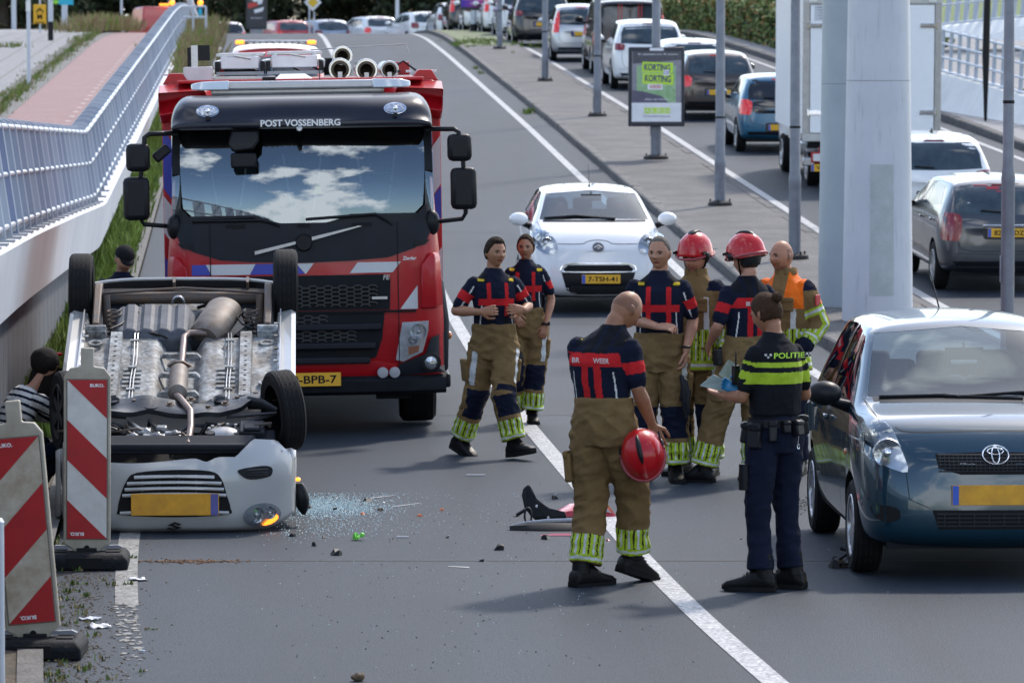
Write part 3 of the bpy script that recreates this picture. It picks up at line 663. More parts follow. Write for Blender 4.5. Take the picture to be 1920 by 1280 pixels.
def headlamp(root, bv, poly, name='headlight', amber=None, lens2=None, depthback=.06):
    """reflector bowl with a bulb under a clear cover"""
    for s, pl in ((-1, poly), (1, mirror(poly))):
        h = patch(bv, pl, name, mat('lamp_housing', (.55, .56, .58), .25, .7, var=.35, vs=9), root, .004, .05, 'y', -1, 0)
        cx = sum(a for a, b in pl)/len(pl); cz = sum(b for a, b in pl)/len(pl)
        if lens2:
            x, z, r = lens2; x = x*(-s)
            hit = bv.ray_cast(Vector((x, -20, z)), Vector((0, 1, 0)), 60)[0]
            if hit:
                m = MB(); m.lathe([(r, -.0), (r*.93, -.012), (r*.75, -.004), (r*.35, .004)], (x, hit.y-.006, z), 'y', 24, mi=0); m.ell((x, hit.y-.004, z), (r*.34, .02, r*.34), 14, 8, mi=1)
                m.build('reflector', [M_REFL, M_CHR], h, 60)
        if amber and (s < 0 or name != 'headlight_lit'):
            q = [(x*(-s), z) for x, z in amber]; patch(bv, q if s < 0 else q[::-1], 'indicator', M_AMBL if name == 'headlight_lit' else M_ORL, h, .009, .05, 'y', -1, 0)
        patch(bv, pl, 'lens_cover', M_LENS, h, .016, .05, 'y', -1, 0)
def plate(root, bv, cx, cz, w, h, fr=-1, txt=None, name='number_plate', L=None, blur=False):
    hit = bv.ray_cast(Vector((cx, 20*fr, cz)), Vector((0, -fr, 0)), 60)[0]; y = hit.y+fr*.02
    m = MB(); m.box((cx, y, cz), (w, .012, h)); p = m.build(name, M_PLYB if blur else M_PLY, root, 0, bevel=.002)
    b = MB(); s = -1 if fr < 0 else 1; b.box((cx+s*(w/2-.022)*(-1 if blur == 2 else 1), y+fr*.0075, cz), (.038, .003, h*.95)); b.build('country_band', M_BLU, p, 0)
    if txt: text('plate_text', txt, h*.55, (cx-s*.02, y+fr*.0085, cz), M_DARK, p, width=w*.76, bold=.02, rz=0 if fr < 0 else pi)
    return p, y
M_PLYB = mat('plate_smudged', (.74, .36, .015), .45, col2=(.55, .26, .02), vs=7)
def wipers(root, bv, segs, fr=-1, r=.011):
    for a, b in segs:
        m = MB(); P = []
        for i in range(7):
            t = i/6; x = a[0]+(b[0]-a[0])*t; z = a[1]+(b[1]-a[1])*t; h = bv.ray_cast(Vector((x, 20*fr, z)), Vector((0, -fr, 0)), 60)[0]
            if h: P.append(h+Vector((0, fr*.018, .004)))
        if len(P) > 2: m.tube(P, r, 6); m.build('wiper', M_MATTE, root, 60)

# ---- dark blue hatchback (front view, nearest) --------------------------------
YP = paint('petrol_blue_metallic', (.007, .038, .062), .3, .25)
rowsY = [(0, .52, .27, .66, .40, .70, .72), (.05, .71, .21, .78, .56, .83, .85), (.16, .80, .18, .90, .65, .945, .965), (.42, .84, .18, .965, .69, 1.0, 1.02), (.80, .8475, .18, .985, .70, 1.03, 1.045), (1.02, .8475, .18, 1.00, .715, 1.06, 1.075), (1.12, .8475, .18, 1.00, .71, 1.10, 1.115),
         (1.72, .8475, .18, 1.01, .60, 1.445, 1.49), (1.86, .8475, .18, 1.015, .59, 1.495, 1.55), (2.5, .8475, .18, 1.03, .585, 1.52, 1.58), (3.1, .845, .18, 1.05, .57, 1.50, 1.56), (3.36, .84, .2, 1.06, .56, 1.46, 1.52), (3.56, .80, .22, 1.03, .62, 1.10, 1.12), (3.69, .74, .24, .96, .58, .99, 1.0), (3.75, .60, .28, .85, .48, .87, .88)]
hl = spline([(-.815, 1.0), (-.71, 1.0), (-.63, .955), (-.58, .82), (-.55, .69), (-.69, .725), (-.80, .79), (-.835, .89)], 3)
grl = [(-.375, .80), (0, .815), (.375, .80), (.36, .715), (.22, .675), (-.22, .675), (-.36, .715)]
sideY = [spline([(.99+.36, 1.045), (1.78, 1.43), (2.32, 1.485), (2.32, 1.05)], 1), spline([(2.38, 1.05), (2.38, 1.485), (3.0, 1.465), (3.16, 1.33), (3.1, 1.08)], 1)]
wsY = [(-.69, 1.085), (0, 1.10), (.69, 1.085), (.575, 1.455), (0, 1.50), (-.575, 1.455)]
rwY = [(-.52, 1.40), (0, 1.42), (.52, 1.40), (.55, 1.16), (0, 1.14), (-.55, 1.16)]
cabY = [r for r in rowsY if 1.1 < r[0] < 3.5]
spY = dict(rows=rowsY, axles=(.72, 3.18), track=.835, R=.295, paint=YP, nose=.13, spokes=6, open=True, cab=cabY, mirmat=M_BLK, mirror=(.955, 1.22, 1.10),
    holes=[(wsY, -1, 2.3, 'y'), (rwY, 2.6, 5, 'y')] + [(p, -2, 2, 'x') for p in sideY],
    patches=[('windscreen', wsY, M_CLR, 'F', -.004, 0, 0), ('rear_window', rwY, M_CLR, 'B', -.004, 0, 0), ('side_window', sideY[0], M_TINT, 'L', -.004, 0, 1), ('side_window', sideY[1], M_TINT, 'L', -.004, 0, 1),
             ('upper_grille', grl, M_DARK, 'F', .003, 0, 0), ('lower_grille', [(-.40, .455), (.40, .455), (.36, .335), (-.36, .335)], M_DARK, 'F', .003, 0, 0),
             ('fog_lamp_pocket', spline([(-.76, .475), (-.62, .465), (-.60, .40), (-.68, .375), (-.75, .41)], 3), M_DARK, 'F', .003, 0, 1), ('cowl_panel', [(-.66, 1.062), (.66, 1.062), (.66, 1.088), (-.66, 1.088)], M_BLK, 'F', .004, 0, 0)],
    lines=[('bonnet_seam', spline([(-.60, .95), (-.5, .925), (0, .935), (.5, .925), (.60, .95)], 4, False), 'F', .007, 0), ('bonnet_side_seam', [(-.60, .95), (-.69, 1.0), (-.715, 1.075)], 'F', .006, 1),
           ('bumper_seam', [(-.56, .70), (-.54, .52), (-.42, .47)], 'F', .005, 1), ('door_seam', [(1.3, 1.04), (1.28, .62), (1.36, .25)], 'L', .007, 1), ('door_seam', [(2.35, 1.04), (2.36, .6), (2.3, .25)], 'L', .007, 1), ('door_seam', [(3.1, 1.06), (3.0, .75), (2.86, .6)], 'L', .007, 1), ('sill_line', [(1.1, .27), (2.9, .27)], 'L', .008, 1)])
ya, bvY = car('hatchback_car', 'dark blue hatchback with its nose to the camera, cut off by the right edge', 'car', spY)
headlamp(ya, bvY, hl, lens2=(.665, .80, .095))
interior(ya, (2.0, 2.95), .7, (.14, .16, .18))
plate(ya, bvY, -.01, .55, .54, .125, -1, None, blur=1)
def logo_ring(parent, bv, cx, cz, rings, fr=-1, r=.006, name='badge', mt=None):
    m = MB()
    for (x, z, a, b) in rings:
        P = []
        for k in range(25):
            t = 2*pi*k/24; px, pz_ = cx+x+a*cos(t), cz+z+b*sin(t); h = bv.ray_cast(Vector((px, 20*fr, pz_)), Vector((0, -fr, 0)), 60)[0]; P.append(h+Vector((0, fr*.012, 0)))
        m.tube(P, r, 6)
    return m.build(name, mt or M_CHR, parent, 60)
logo_ring(ya, bvY, 0, .795, [(0, 0, .082, .056), (0, 0, .024, .05), (0, .022, .05, .02)])
m = MB()      # mesh bars of the two grilles
def bars(bv, zs, x0, x1, nv, name, root, mt, fr=-1, r=.005, off=.006, slope=0):
    m = MB()
    for z in zs:
        P = []
        for i in range(13):
            x = x0+(x1-x0)*i/12; h = bv.ray_cast(Vector((x, 20*fr, z)), Vector((0, -fr, 0)), 60)[0]
            if h: P.append(h+Vector((0, fr*off, 0)))
        if len(P) > 2: m.tube(P, r, 5)
    for i in range(nv):
        x = x0+(x1-x0)*(i+.5)/nv; P = []
        for z in np.linspace(zs[0], zs[-1], 4):
            h = bv.ray_cast(Vector((x, 20*fr, z)), Vector((0, -fr, 0)), 60)[0]
            if h: P.append(h+Vector((0, fr*off, 0)))
        if len(P) > 2: m.tube(P, r*.7, 4)
    return m.build(name, mt, root, 0)
M_GRI = mat('grille_plastic', (.03, .032, .036), .4, var=.2)
bars(bvY, (.695, .715, .735, .755, .775, .795), -.36, .36, 26, 'grille_mesh', ya, M_GRI, r=.004); bars(bvY, (.355, .38, .405, .43), -.37, .37, 8, 'grille_mesh', ya, M_GRI)
wipers(ya, bvY, [((-.62, 1.085), (-.18, 1.095)), ((-.12, 1.085), (.52, 1.12)), ((-.2, 1.09), (.3, 1.075))])
m = MB(); m.tube([(-.02, 2.75, 1.57), (-.06, 3.0, 1.84)], [.006, .003], 6); m.build('aerial', M_BLK, ya, 60)
for s in (-1, 1):
    m = MB(); m.box((s*.855, 2.15, .88), (.03, .16, .035)); m.box((s*.85, 2.98, .90), (.03, .16, .035)); m.build('door_handle', YP, ya, 40, bevel=.01)
m = MB(); m.ell((-.84, 1.02, .74), (.012, .03, .022), 10, 6); m.build('side_repeater', M_LENS if False else M_ORL, ya, 60)
m = MB(); R = Matrix.Rotation(.2, 3, 'Z')   # panel pushed out behind the rear door
m.loft([[(-.84, 3.0, .93), (-.84, 3.0, .72)], [(-.89, 3.15, .88), (-.88, 3.1, .70)], [(-.85, 3.4, .86), (-.85, 3.4, .7)]], cap=False, closed=False); m.build('bent_quarter_panel', YP, ya, 60)
ya.location = (3.02, 29.75, 0); ya.rotation_euler = (0, 0, radians(2.2))

# ---- small white hatchback coming towards the camera ---------------------------
CP = paint('arctic_white', (.76, .77, .78), 0, .3)
rowsC = [(0, .52, .30, .70, .42, .74, .76), (.05, .68, .22, .78, .52, .83, .85), (.15, .765, .18, .86, .58, .93, .955), (.34, .80, .18, .93, .62, .99, 1.01), (.6, .812, .18, .97, .66, 1.03, 1.045), (.74, .815, .18, .98, .68, 1.06, 1.075), (.84, .815, .18, .985, .675, 1.11, 1.125),
         (1.42, .815, .18, 1.0, .57, 1.37, 1.415), (1.56, .815, .18, 1.0, .56, 1.40, 1.45), (2.3, .815, .18, 1.02, .56, 1.42, 1.47), (2.85, .81, .18, 1.04, .55, 1.40, 1.45), (3.05, .80, .2, 1.05, .55, 1.36, 1.40), (3.28, .77, .22, 1.0, .58, 1.04, 1.06), (3.38, .72, .24, .94, .54, .96, .97), (3.44, .6, .28, .8, .48, .82, .83)]
hlC = spline([(-.79, .93), (-.70, 1.0), (-.585, .965), (-.50, .87), (-.485, .77), (-.545, .715), (-.66, .735), (-.765, .82)], 3)
wsC = [(-.66, 1.09), (0, 1.10), (.66, 1.09), (.545, 1.375), (0, 1.415), (-.545, 1.375)]
rwC = [(-.50, 1.32), (.50, 1.32), (.54, 1.10), (-.54, 1.10)]
sdC = [[(1.06, 1.05), (1.46, 1.35), (2.0, 1.385), (2.0, 1.04)], [(2.06, 1.04), (2.06, 1.385), (2.7, 1.37), (2.8, 1.10)]]
spC = dict(rows=rowsC, axles=(.62, 2.96), track=.80, R=.28, paint=CP, nose=.15, open=True, cab=[r for r in rowsC if .8 < r[0] < 3.2], mirror=(.90, .98, 1.09),
    holes=[(wsC, -1, 1.9, 'y'), (rwC, 2.4, 5, 'y')] + [(p, -2, 2, 'x') for p in sdC],
    patches=[('windscreen', wsC, M_CLR, 'F', -.004, 0, 0), ('rear_window', rwC, M_CLR, 'B', -.004, 0, 0), ('side_window', sdC[0], M_TINT, 'L', -.004, 0, 1), ('side_window', sdC[1], M_TINT, 'L', -.004, 0, 1),
             ('upper_grille', [(-.42, .545), (-.36, .59), (.36, .59), (.42, .545), (.40, .515), (-.40, .515)], M_DARK, 'F', .003, 0, 0), ('grille_frame', [(-.44, .50), (.44, .50), (.38, .29), (.26, .235), (-.26, .235), (-.38, .29)], M_BLK, 'F', .003, 0, 0),
             ('lower_grille', [(-.37, .345), (.37, .345), (.34, .28), (.24, .245), (-.24, .245), (-.34, .28)], M_DARK, 'F', .006, 0, 0),
             ('fog_lamp_pocket', spline([(-.735, .575), (-.66, .56), (-.58, .42), (-.545, .30), (-.60, .28), (-.70, .30)], 3), M_DARK, 'F', .003, 0, 1), ('cowl_panel', [(-.62, 1.065), (.62, 1.065), (.62, 1.09), (-.62, 1.09)], M_BLK, 'F', .004, 0, 0)],
    lines=[('bonnet_seam', spline([(-.52, .835), (-.20, .835), (-.12, .865), (0, .88), (.12, .865), (.20, .835), (.52, .835)], 3, False), 'F', .008, 0), ('bonnet_side_seam', [(-.60, .955), (-.66, 1.0), (-.69, 1.07)], 'F', .006, 1), ('door_seam', [(1.0, 1.04), (1.0, .3)], 'L', .007, 1), ('door_seam', [(2.03, 1.04), (2.03, .3)], 'L', .007, 1)])
c1, bvC = car('small_car', 'small white hatchback facing the camera behind the firefighters, two people inside', 'car', spC)
headlamp(c1, bvC, hlC, 'headlight_lit', amber=[(.755, .90), (.715, .915), (.705, .82), (.735, .82)], lens2=(.61, .845, .07)); interior(c1, (1.75, 2.7), .7, (.06, .07, .08))
plate(c1, bvC, .03, .425, .46, .105, -1, '7-TSH-41')
logo = patch(bvC, ellipse(0, .80, .068, .055), 'badge', mat('badge_grey', (.10, .10, .11), .4), c1, .006, .05, 'y', -1, .006)
m = MB(); y = bvC.ray_cast(Vector((0, -20, .8)), Vector((0, 1, 0)))[0].y-.02
for z in (.787, .817): m.tube([(-.045, y, z-.022), (0, y, z+.006), (.045, y, z-.022)], [.0065]*3, 6)
m.build('chevron', M_WHT, c1, 0)
m = MB(); P = []
for x, z in spline([(-.45, .53), (-.38, .60), (0, .612), (.38, .60), (.45, .53), (.38, .507), (0, .503), (-.38, .507)], 3):
    h = bvC.ray_cast(Vector((x, -20, z)), Vector((0, 1, 0)))[0]; P.append(h+Vector((0, -.008, 0)))
m.tube(P+[P[0]], .008, 6); m.build('grille_trim', M_CHR, c1, 60)
bars(bvC, (.26, .275, .29, .305, .32, .335), -.33, .33, 26, 'grille_mesh', c1, M_GRI, r=.004)
wipers(c1, bvC, [((-.60, 1.105), (-.20, 1.13)), ((-.20, 1.13), (.25, 1.095))], r=.014)
m = MB(); m.cyl((0, 1.7, 1.45), (0, 1.69, 1.48), .016, .008); m.tube([(0, 1.69, 1.48), (0, 1.85, 1.72)], [.004, .002], 6); m.build('aerial', M_BLK, c1, 60)
c1.location = (1.03, 57.0, g(57.5)-.02); c1.rotation_euler = (radians(1.0), 0, radians(3.0))

# ---- rear views: three prototypes ------------------------------------------------
TL = lambda x0, x1, z0, z1: spline([(-x1, z1-.02), (-(x0+x1)/2, z1), (-x0, z1-.03), (-x0+.01, (z0+z1)/2), (-x0-.02, z0+.01), (-(x0+x1)/2, z0), (-x1, z0+.03)], 3)
M_TINTO = mat('window_black', (.012, .014, .018), .06, var=.1, spec=.8)
M_TINT2 = mat('window_blue_black', (.018, .028, .038), .07, col2=(.05, .07, .08), vs=3, spec=.9)
def hatch(name, H, Wd, L, pt, low=1.0, tl=(.50, .80, .68, .98), rw=None, lit=False, rim=M_ALLOY, plate_z=.70, plate_t=None, belt=.96, win=M_TINT2, trim=True, R=.3, extra=None, line=None):
    s = L/3.9; w = Wd/2; h = H
    rows = [(0, w*.62, .28, .68, w*.5, .70, .72), (.06, w*.83, .22, .76, w*.66, .80, .82), (.2*s, w*.95, .19, .85, w*.75, .90, .93), (.6*s, w*.99, .19, .93, w*.8, .98, 1.0), (.95*s, w, .19, belt, w*.83, 1.02, 1.04), (1.1*s, w, .19, belt, w*.83, 1.08, 1.10),
            (1.75*s, w, .19, belt+.01, w*.73, h-.09, h-.05), (2.0*s, w, .19, belt+.02, w*.73, h-.06, h-.01), (2.7*s, w, .19, belt+.03, w*.73, h-.05, h), (3.3*s, w*.99, .19, belt+.04, w*.72, h-.07, h-.02), (3.52*s, w*.985, .2, belt+.05, w*.71, h-.10, h-.06), (3.76*s, w*.95, .23, belt+.02, w*.80, belt+.08, belt+.10), (3.85*s, w*.89, .26, belt-.06, w*.7, belt-.03, belt-.02), (3.9*s, w*.75, .32, belt-.2, w*.58, belt-.18, belt-.17)]
    rwz0, rwz1 = belt+.05, h-.105
    rwp = rw or spline([(-w*.64, rwz1-.0), (0, rwz1+.025), (w*.64, rwz1-.0), (w*.76, rwz0+.03), (w*.68, rwz0-.015), (0, rwz0-.035), (-w*.68, rwz0-.015), (-w*.76, rwz0+.03)], 2)
    x0, x1, z0, z1 = tl; lm = M_RLIT if lit else M_RLAMP
    sp = dict(rows=rows, axles=(.78*s, 3.2*s), track=w-.01, R=R, paint=pt, rim=rim, mirror=(w+.1, 1.2*s, belt+.08), mirmat=pt,
        patches=[('rear_window', rwp, win, 'B', .002, 0, 0), ('windscreen', [(-w*.72, 1.10), (w*.72, 1.10), (w*.62, h-.10), (-w*.62, h-.10)], win, 'F', .002, 0, 0),
                 ('side_window', [(1.3*s, belt+.06), (1.82*s, h-.13), (2.35*s, h-.11), (2.35*s, belt+.06)], win, 'L', .002, 0, 1), ('side_window', [(2.41*s, belt+.06), (2.41*s, h-.11), (3.05*s, h-.125), (3.3*s, belt+.12)], win, 'L', .002, 0, 1),
                 ('tail_light', TL(x0, x1, z0, z1), lm, 'B', .006, .012, 1), ('rear_bumper_insert', [(-w*.72, .30), (w*.72, .30), (w*.80, .40), (-w*.80, .40)], M_BLK, 'B', .004, 0, 0), ('plate_recess', rrect(0, plate_z, .60, .17, .03), mat('recess', (.03, .03, .035), .6), 'B', .003, 0, 0)],
        lines=[('tailgate_seam', spline([(-w*.80, belt+.0), (-w*.74, belt-.14), (-w*.66, .55), (0, .53), (w*.66, .55), (w*.74, belt-.14), (w*.80, belt)], 3, False), 'B', .008, 0), ('bumper_seam', [(-w*.93, .50), (0, .485), (w*.93, .50)], 'B', .006, 0), ('door_seam', [(1.25*s, belt), (1.25*s, .3)], 'L', .008, 1), ('door_seam', [(2.38*s, belt), (2.38*s, .3)], 'L', .008, 1)] + (line or []))
    root, bv = car(name, '', 'car', sp); plate(root, bv, 0, plate_z, .50, .11, 1, plate_t); wipers(root, bv, [((.03, rwz0+.0), (.32, rwz0+.02))], 1, .009)
    m = MB(); hh = bv.ray_cast(Vector((0, 20, h-.095)), Vector((0, -1, 0)))[0]
    if hh: m.box((0, hh.y+.005, h-.095), (.3, .02, .02)); m.build('third_brake_light', lm, root, 0)
    for q in (-1, 1):
        m = MB(); m.box((q*(w+.0), 2.2*s, belt-.1), (.03, .16, .03)); m.box((q*(w-.003), 3.02*s, belt-.08), (.03, .16, .03)); m.build('door_handle', pt, root, 40, bevel=.01)
    if extra: extra(root, bv)
    return root, bv
def place_rear(o, x, Y, yaw=3.1, z=None):
    """rear bumper at Y, looking away"""
    s = o.get('L', 4); L = s; sl = (g(Y+4)-g(Y+.5))/3.5; o.rotation_euler = (-math.atan(sl), 0, pi+radians(yaw)); a = pi+radians(yaw)
    o.location = (x - L*sin(-a)*-1*0 + L*sin(radians(yaw))*-1*1, Y+L*cos(radians(yaw)), (g(Y+L) if z is None else z))
PG = paint('dark_grey_metallic', (.05, .056, .068), .5, .3); PBR = paint('brown_metallic', (.06, .047, .042), .5, .3); PB = paint('petrol_blue', (.015, .12, .22), .3, .3); PW = paint('traffic_white', (.78, .79, .8), 0, .3)
PS = paint('silver', (.50, .52, .55), .6, .3); PK = paint('black_blue', (.012, .014, .02), .3, .25); PR = paint('bright_red', (.42, .015, .02), .1, .3)
def exA(root, bv):
    hh = bv.ray_cast(Vector((-.35, 20, 1.2)), Vector((0, -1, 0)))[0]
    plate_t = None
    text('model_text', '......', .02, (-.36, 0, .92), M_CHR, root) if False else None
    m = MB(); hh = bv.ray_cast(Vector((0, 20, .845)), Vector((0, -1, 0)))[0]; m.box((0, hh.y+.01, .845), (.62, .03, .035)); m.build('boot_handle_trim', M_CHR, root, 40, bevel=.008)
    m = MB(); hh = bv.ray_cast(Vector((.5, 20, 1.12)), Vector((0, -1, 0)))[0]
    if hh: m.lathe([(.001, .004), (.02, .004), (.028, .002)], (.46, hh.y+.004, 1.10), 'y', 16); m.build('round_sticker', M_WHT, root, 0)
    m = MB(); R_ = bv.ray_cast(Vector((.2, 20, 1.3)), Vector((0, -1, 0)))[0]
    for i, (a, b, w_) in enumerate([(.38, .20, .018), (.22, .06, .05), (.10, .04, .02)]):
        P = []
        for x in np.linspace(a, b, 4):
            h_ = bv.ray_cast(Vector((x, 20, 1.33-.035*i)), Vector((0, -1, 0)))[0]
            if h_: P.append(h_+Vector((0, .005, 0)))
        if len(P) > 1: m.tube(P, w_*.5, 6, flat=.2)
    m.build('sun_strip_lettering', mat('sticker_pink', (.55, .05, .08), .5), root, 0)
al, bvA = hatch('hatchback_car', 1.43, 1.70, 4.25, PG, tl=(.58, .83, .66, 1.0), plate_z=.76, plate_t='82-LT-DZ', extra=exA)
al['label'] = 'dark grey hatchback seen from behind, partly behind the lamp post, nearest of the queue'; place_rear(al, 6.22, 60.2)
po, bvP = hatch('hatchback_car', 1.46, 1.68, 3.97, PBR, tl=(.58, .82, .72, .95), plate_z=.60, lit=True)
po['label'] = 'brown hatchback with lit round tail lamps beside the advertising panel'; place_rear(po, 4.37, 101.5)
def exB(root, bv):
    patch(bv, [(-.60, .80), (-.52, .98), (.52, .98), (.60, .80), (.45, .74), (-.45, .74)], 'tailgate_glass_panel', M_TINTO, root, .003, .06, 'y', 1)
    hh = bv.ray_cast(Vector((-.3, 20, 1.2)), Vector((0, -1, 0)))[0]
bl, bvB = hatch('small_car', 1.46, 1.62, 3.45, PB, tl=(.56, .78, .72, 1.0), plate_z=.48, lit=True, win=M_TINTO, extra=exB)
bl['label'] = 'petrol blue small hatchback in front of the white box truck'; place_rear(bl, 5.05, 90.0)
wh, bvW = hatch('hatchback_car', 1.48, 1.76, 4.1, PW, tl=(.56, .84, .74, .98), plate_z=.60, lit=False)
wh['label'] = 'white hatchback between the grey hatchback and the box truck, half behind the steel mast'; place_rear(wh, 6.15, 69.4)
m = MB(); m.box((0, 3.35, 1.50), (.03, .14, .02)); m.loft([[(-.01, 3.30, 1.49), (.01, 3.30, 1.49), (.01, 3.46, 1.48), (-.01, 3.46, 1.48)], [(-.004, 3.42, 1.56), (.004, 3.42, 1.56), (.004, 3.46, 1.56), (-.004, 3.46, 1.56)]]); m.build('roof_fin', M_BLK, wh, 40)
def mpvx(root, bv): pass
mv, bvM = hatch('mpv_car', 1.60, 1.70, 3.95, PS, tl=(.62, .80, .82, 1.42), plate_z=.78, lit=True, belt=1.0)
mv['label'] = 'silver compact people carrier with tall lit tail lamps in the queue'; place_rear(mv, 1.95, 134.5)
su, bvS = hatch('suv_car', 1.68, 1.84, 4.4, PK, tl=(.62, .88, .95, 1.12), plate_z=.70, belt=1.08, R=.35)
su['label'] = 'black off-roader in the queue ahead of the silver people carrier'; place_rear(su, .95, 147.5)
used = {}
def clone(proto, pt, x, Y, label, yaw=3.1, z=None, sc=1, group='cars queueing uphill'):
    o = copy_tree(proto); o['label'] = label
    def rec(q):
        for ch in q.children: rec(ch)
        if q.type == 'MESH':
            for sl in q.material_slots:
                if sl.material and sl.material in (PG, PBR, PB, PW, PS, PK, PR): sl.link = 'OBJECT'; sl.material = pt
    rec(o); o.scale = (sc, sc, sc); place_rear(o, x, Y, yaw, z); return o
for o in (al, po, bl, wh, mv, su): o['group'] = 'cars queueing uphill'
PWB = paint('pale_grey_blue', (.30, .36, .44), .4, .3)
clone(wh, PW, 4.15, 108.5, 'white hatchback directly ahead of the brown one, only its roof and rear window showing')
clone(su, PW, 3.35, 116.5, 'white off-roader behind the advertising panel, ahead of two other white cars')
clone(su, PW, .45, 156, 'white estate with tall red and white tail lamps near the crest')
clone(mv, PW, -.15, 163, 'white people carrier with red drop shaped lamps, second before the crest')
clone(wh, PW, -.8, 170, 'white van-like car with an orange lit lamp beside the thin lamp post', 3.5, sc=1.05)
clone(mv, PK, -1.5, 178, 'black car between the white ones at the top of the road', 5)
clone(wh, PW, -2.0, 184, 'white car with red lamps left of the purple advertising board', 8, 3.32)
clone(wh, PW, -3.3, 199, 'low white car with red lamps at the start of the crest', 20)
clone(po, PW, -5.35, 202, 'white car in the middle of the row crossing beyond the crest', 24, 2.9)
clone(wh, PWB, -7.45, 203, 'blue grey hatchback behind the crest, right of the red car', 24, 2.75)
clone(po, PR, -9.1, 203, 'red hatchback behind the crest, left of the blue grey one', 24, 2.75)
clone(bl, PW, -11.9, 204, 'pale hatchback half hidden by the dark advertising column', 24, 2.7)
# ---- black delivery van, rear view -------------------------------------------------
vr = [(0, .70, .3, .9, .6, .95, .98), (.12, .9, .22, 1.05, .78, 1.1, 1.13), (.6, .97, .2, 1.12, .85, 1.2, 1.23), (.95, .98, .2, 1.15, .86, 1.28, 1.3), (1.7, .98, .2, 1.2, .80, 1.86, 1.92), (2.2, .98, .2, 1.2, .80, 1.91, 1.97), (4.7, .98, .2, 1.2, .80, 1.91, 1.97), (4.9, .975, .22, 1.2, .80, 1.87, 1.93), (4.97, .95, .26, 1.15, .78, 1.8, 1.85)]
vs_ = dict(rows=vr, axles=(.95, 3.9), track=.96, R=.34, paint=PK, rim=M_ALLOY, tail=0, mirror=(1.1, 1.35, 1.35), mirmat=M_BLK,
    patches=[('rear_window', spline([(-.70, 1.74), (-.10, 1.76), (-.10, 1.28), (-.60, 1.26), (-.74, 1.4)], 2), M_TINT2, 'B', .003, 0, 1), ('tail_light', TL(.84, .95, .78, 1.72), M_RLIT, 'B', .006, .01, 1),
             ('windscreen', [(-.78, 1.28), (.78, 1.28), (.7, 1.8), (-.7, 1.8)], M_TINT2, 'F', .003, 0, 0), ('side_window', [(1.5, 1.28), (1.9, 1.72), (2.5, 1.72), (2.5, 1.28)], M_TINT2, 'L', .003, 0, 1), ('rear_bumper_insert', [(-.85, .3), (.85, .3), (.9, .5), (-.9, .5)], M_BLK, 'B', .01, .02, 0)],
    lines=[('door_gap', [(0, .55), (0, 1.84)], 'B', .012, 0), ('door_seam', [(1.4, 1.2), (1.4, .3)], 'L', .01, 1), ('door_seam', [(2.6, 1.8), (2.6, .3)], 'L', .01, 1)])
van, bvV = car('delivery_van', 'black van with red stripes down its rear doors, roof cut by the top edge', 'van', vs_)
for s in (-1, 1):
    for x in (.22, .30): surf_line(bvV, [(s*x, .6), (s*x, 1.84)], 'red_stripe', mat('stripe_red', (.5, .03, .02), .5), van, .025, 'y', 1, off=.006)
plate(van, bvV, 0, .78, .5, .11, 1); m = MB(); h = bvV.ray_cast(Vector((0, 20, .45)), Vector((0, -1, 0)))[0]; m.box((0, h.y+.03, .45), (.3, .02, .05)); m.build('fog_lamp', M_RLIT, van, 0)
van['L'] = 4.97; place_rear(van, 3.08, 125.3)
m = MB(); m.box((0, 2.5, 2.02), (1.5, 2.2, .04)); m.build('roof_box', PW, van, 40, bevel=.015)
# ---- white box truck -----------------------------------------------------------------
bt = thing('box_truck', 'white box truck with steel framed rear doors behind the steel mast', 'truck'); Lb = 4.3
M_BOX = mat('box_panel_white', (.86, .88, .91), .35, var=.05, vs=2); M_FRM = mat('box_frame_steel', (.42, .41, .41), .4, .6, var=.15)
m = MB(); m.box((0, Lb/2+.03, 2.02), (2.26, Lb, 2.26)); m.build('box_body', M_BOX, bt, 30, bevel=.02)
for x in (-1.1, 1.1): m = MB(); m.box((x, -.005, 2.02), (.11, .07, 2.3)); m.build('door_post', M_FRM, bt, 0, bevel=.008)
for z, n_ in ((3.14, 'door_header'), (.86, 'door_sill')): m = MB(); m.box((0, -.01, z), (2.31, .08, .12)); m.build(n_, mat('frame_cream', (.55, .54, .52), .45), bt, 0, bevel=.01)
for s in (-1, 1):
    m = MB(); m.box((s*.525, -.02, 2.0), (1.02, .04, 2.12)); d = m.build('door', mat('door_white', (.88, .90, .93), .3, var=.04), bt, 30, bevel=.008)
    for z in (1.28, 2.72):
        h = MB(); h.box((s*.93, -.055, z), (.27, .02, .075)); h.cyl((s*1.07, -.05, z-.06), (s*1.07, -.05, z+.06), .025, n=10); h.box((s*.93, -.068, z), (.2, .01, .03)); h.build('hinge', M_CHR, d, 30, bevel=.008)
    h = MB(); h.tube([(s*.06, -.07, .98), (s*.06, -.07, 3.0)], .016, 8); h.build('lock_bar', M_ALU, d, 60)
    h = MB(); h.box((s*1.0, -.052, 3.14), (.13, .02, .06)); h.build('marker_lamp', M_LENS if False else M_WHT, bt, 0)
text('door_lettering', 'BOX  TRANSPORT', .03, (0, 0, 0), M_GALV, bt) if False else None
m = MB(); m.box((-.82, -.045, 2.93), (.3, .004, .26)); st = m.build('sticker', mat('sticker_grey', (.60, .63, .68), .5), bt, 0)
for k in range(5): m = MB(); m.box((-.84+.01*k, -.049, 3.02-.045*k), (.2-.02*(k % 3), .002, .012)); m.build('print_line', M_PLYB if False else M_GALV, st, 0)
m = MB(); m.box((0, 1.9, .62), (1.0, 4.6, .2)); m.box((0, .3, .64), (2.1, .3, .06)); m.build('chassis', M_GALV, bt, 0)
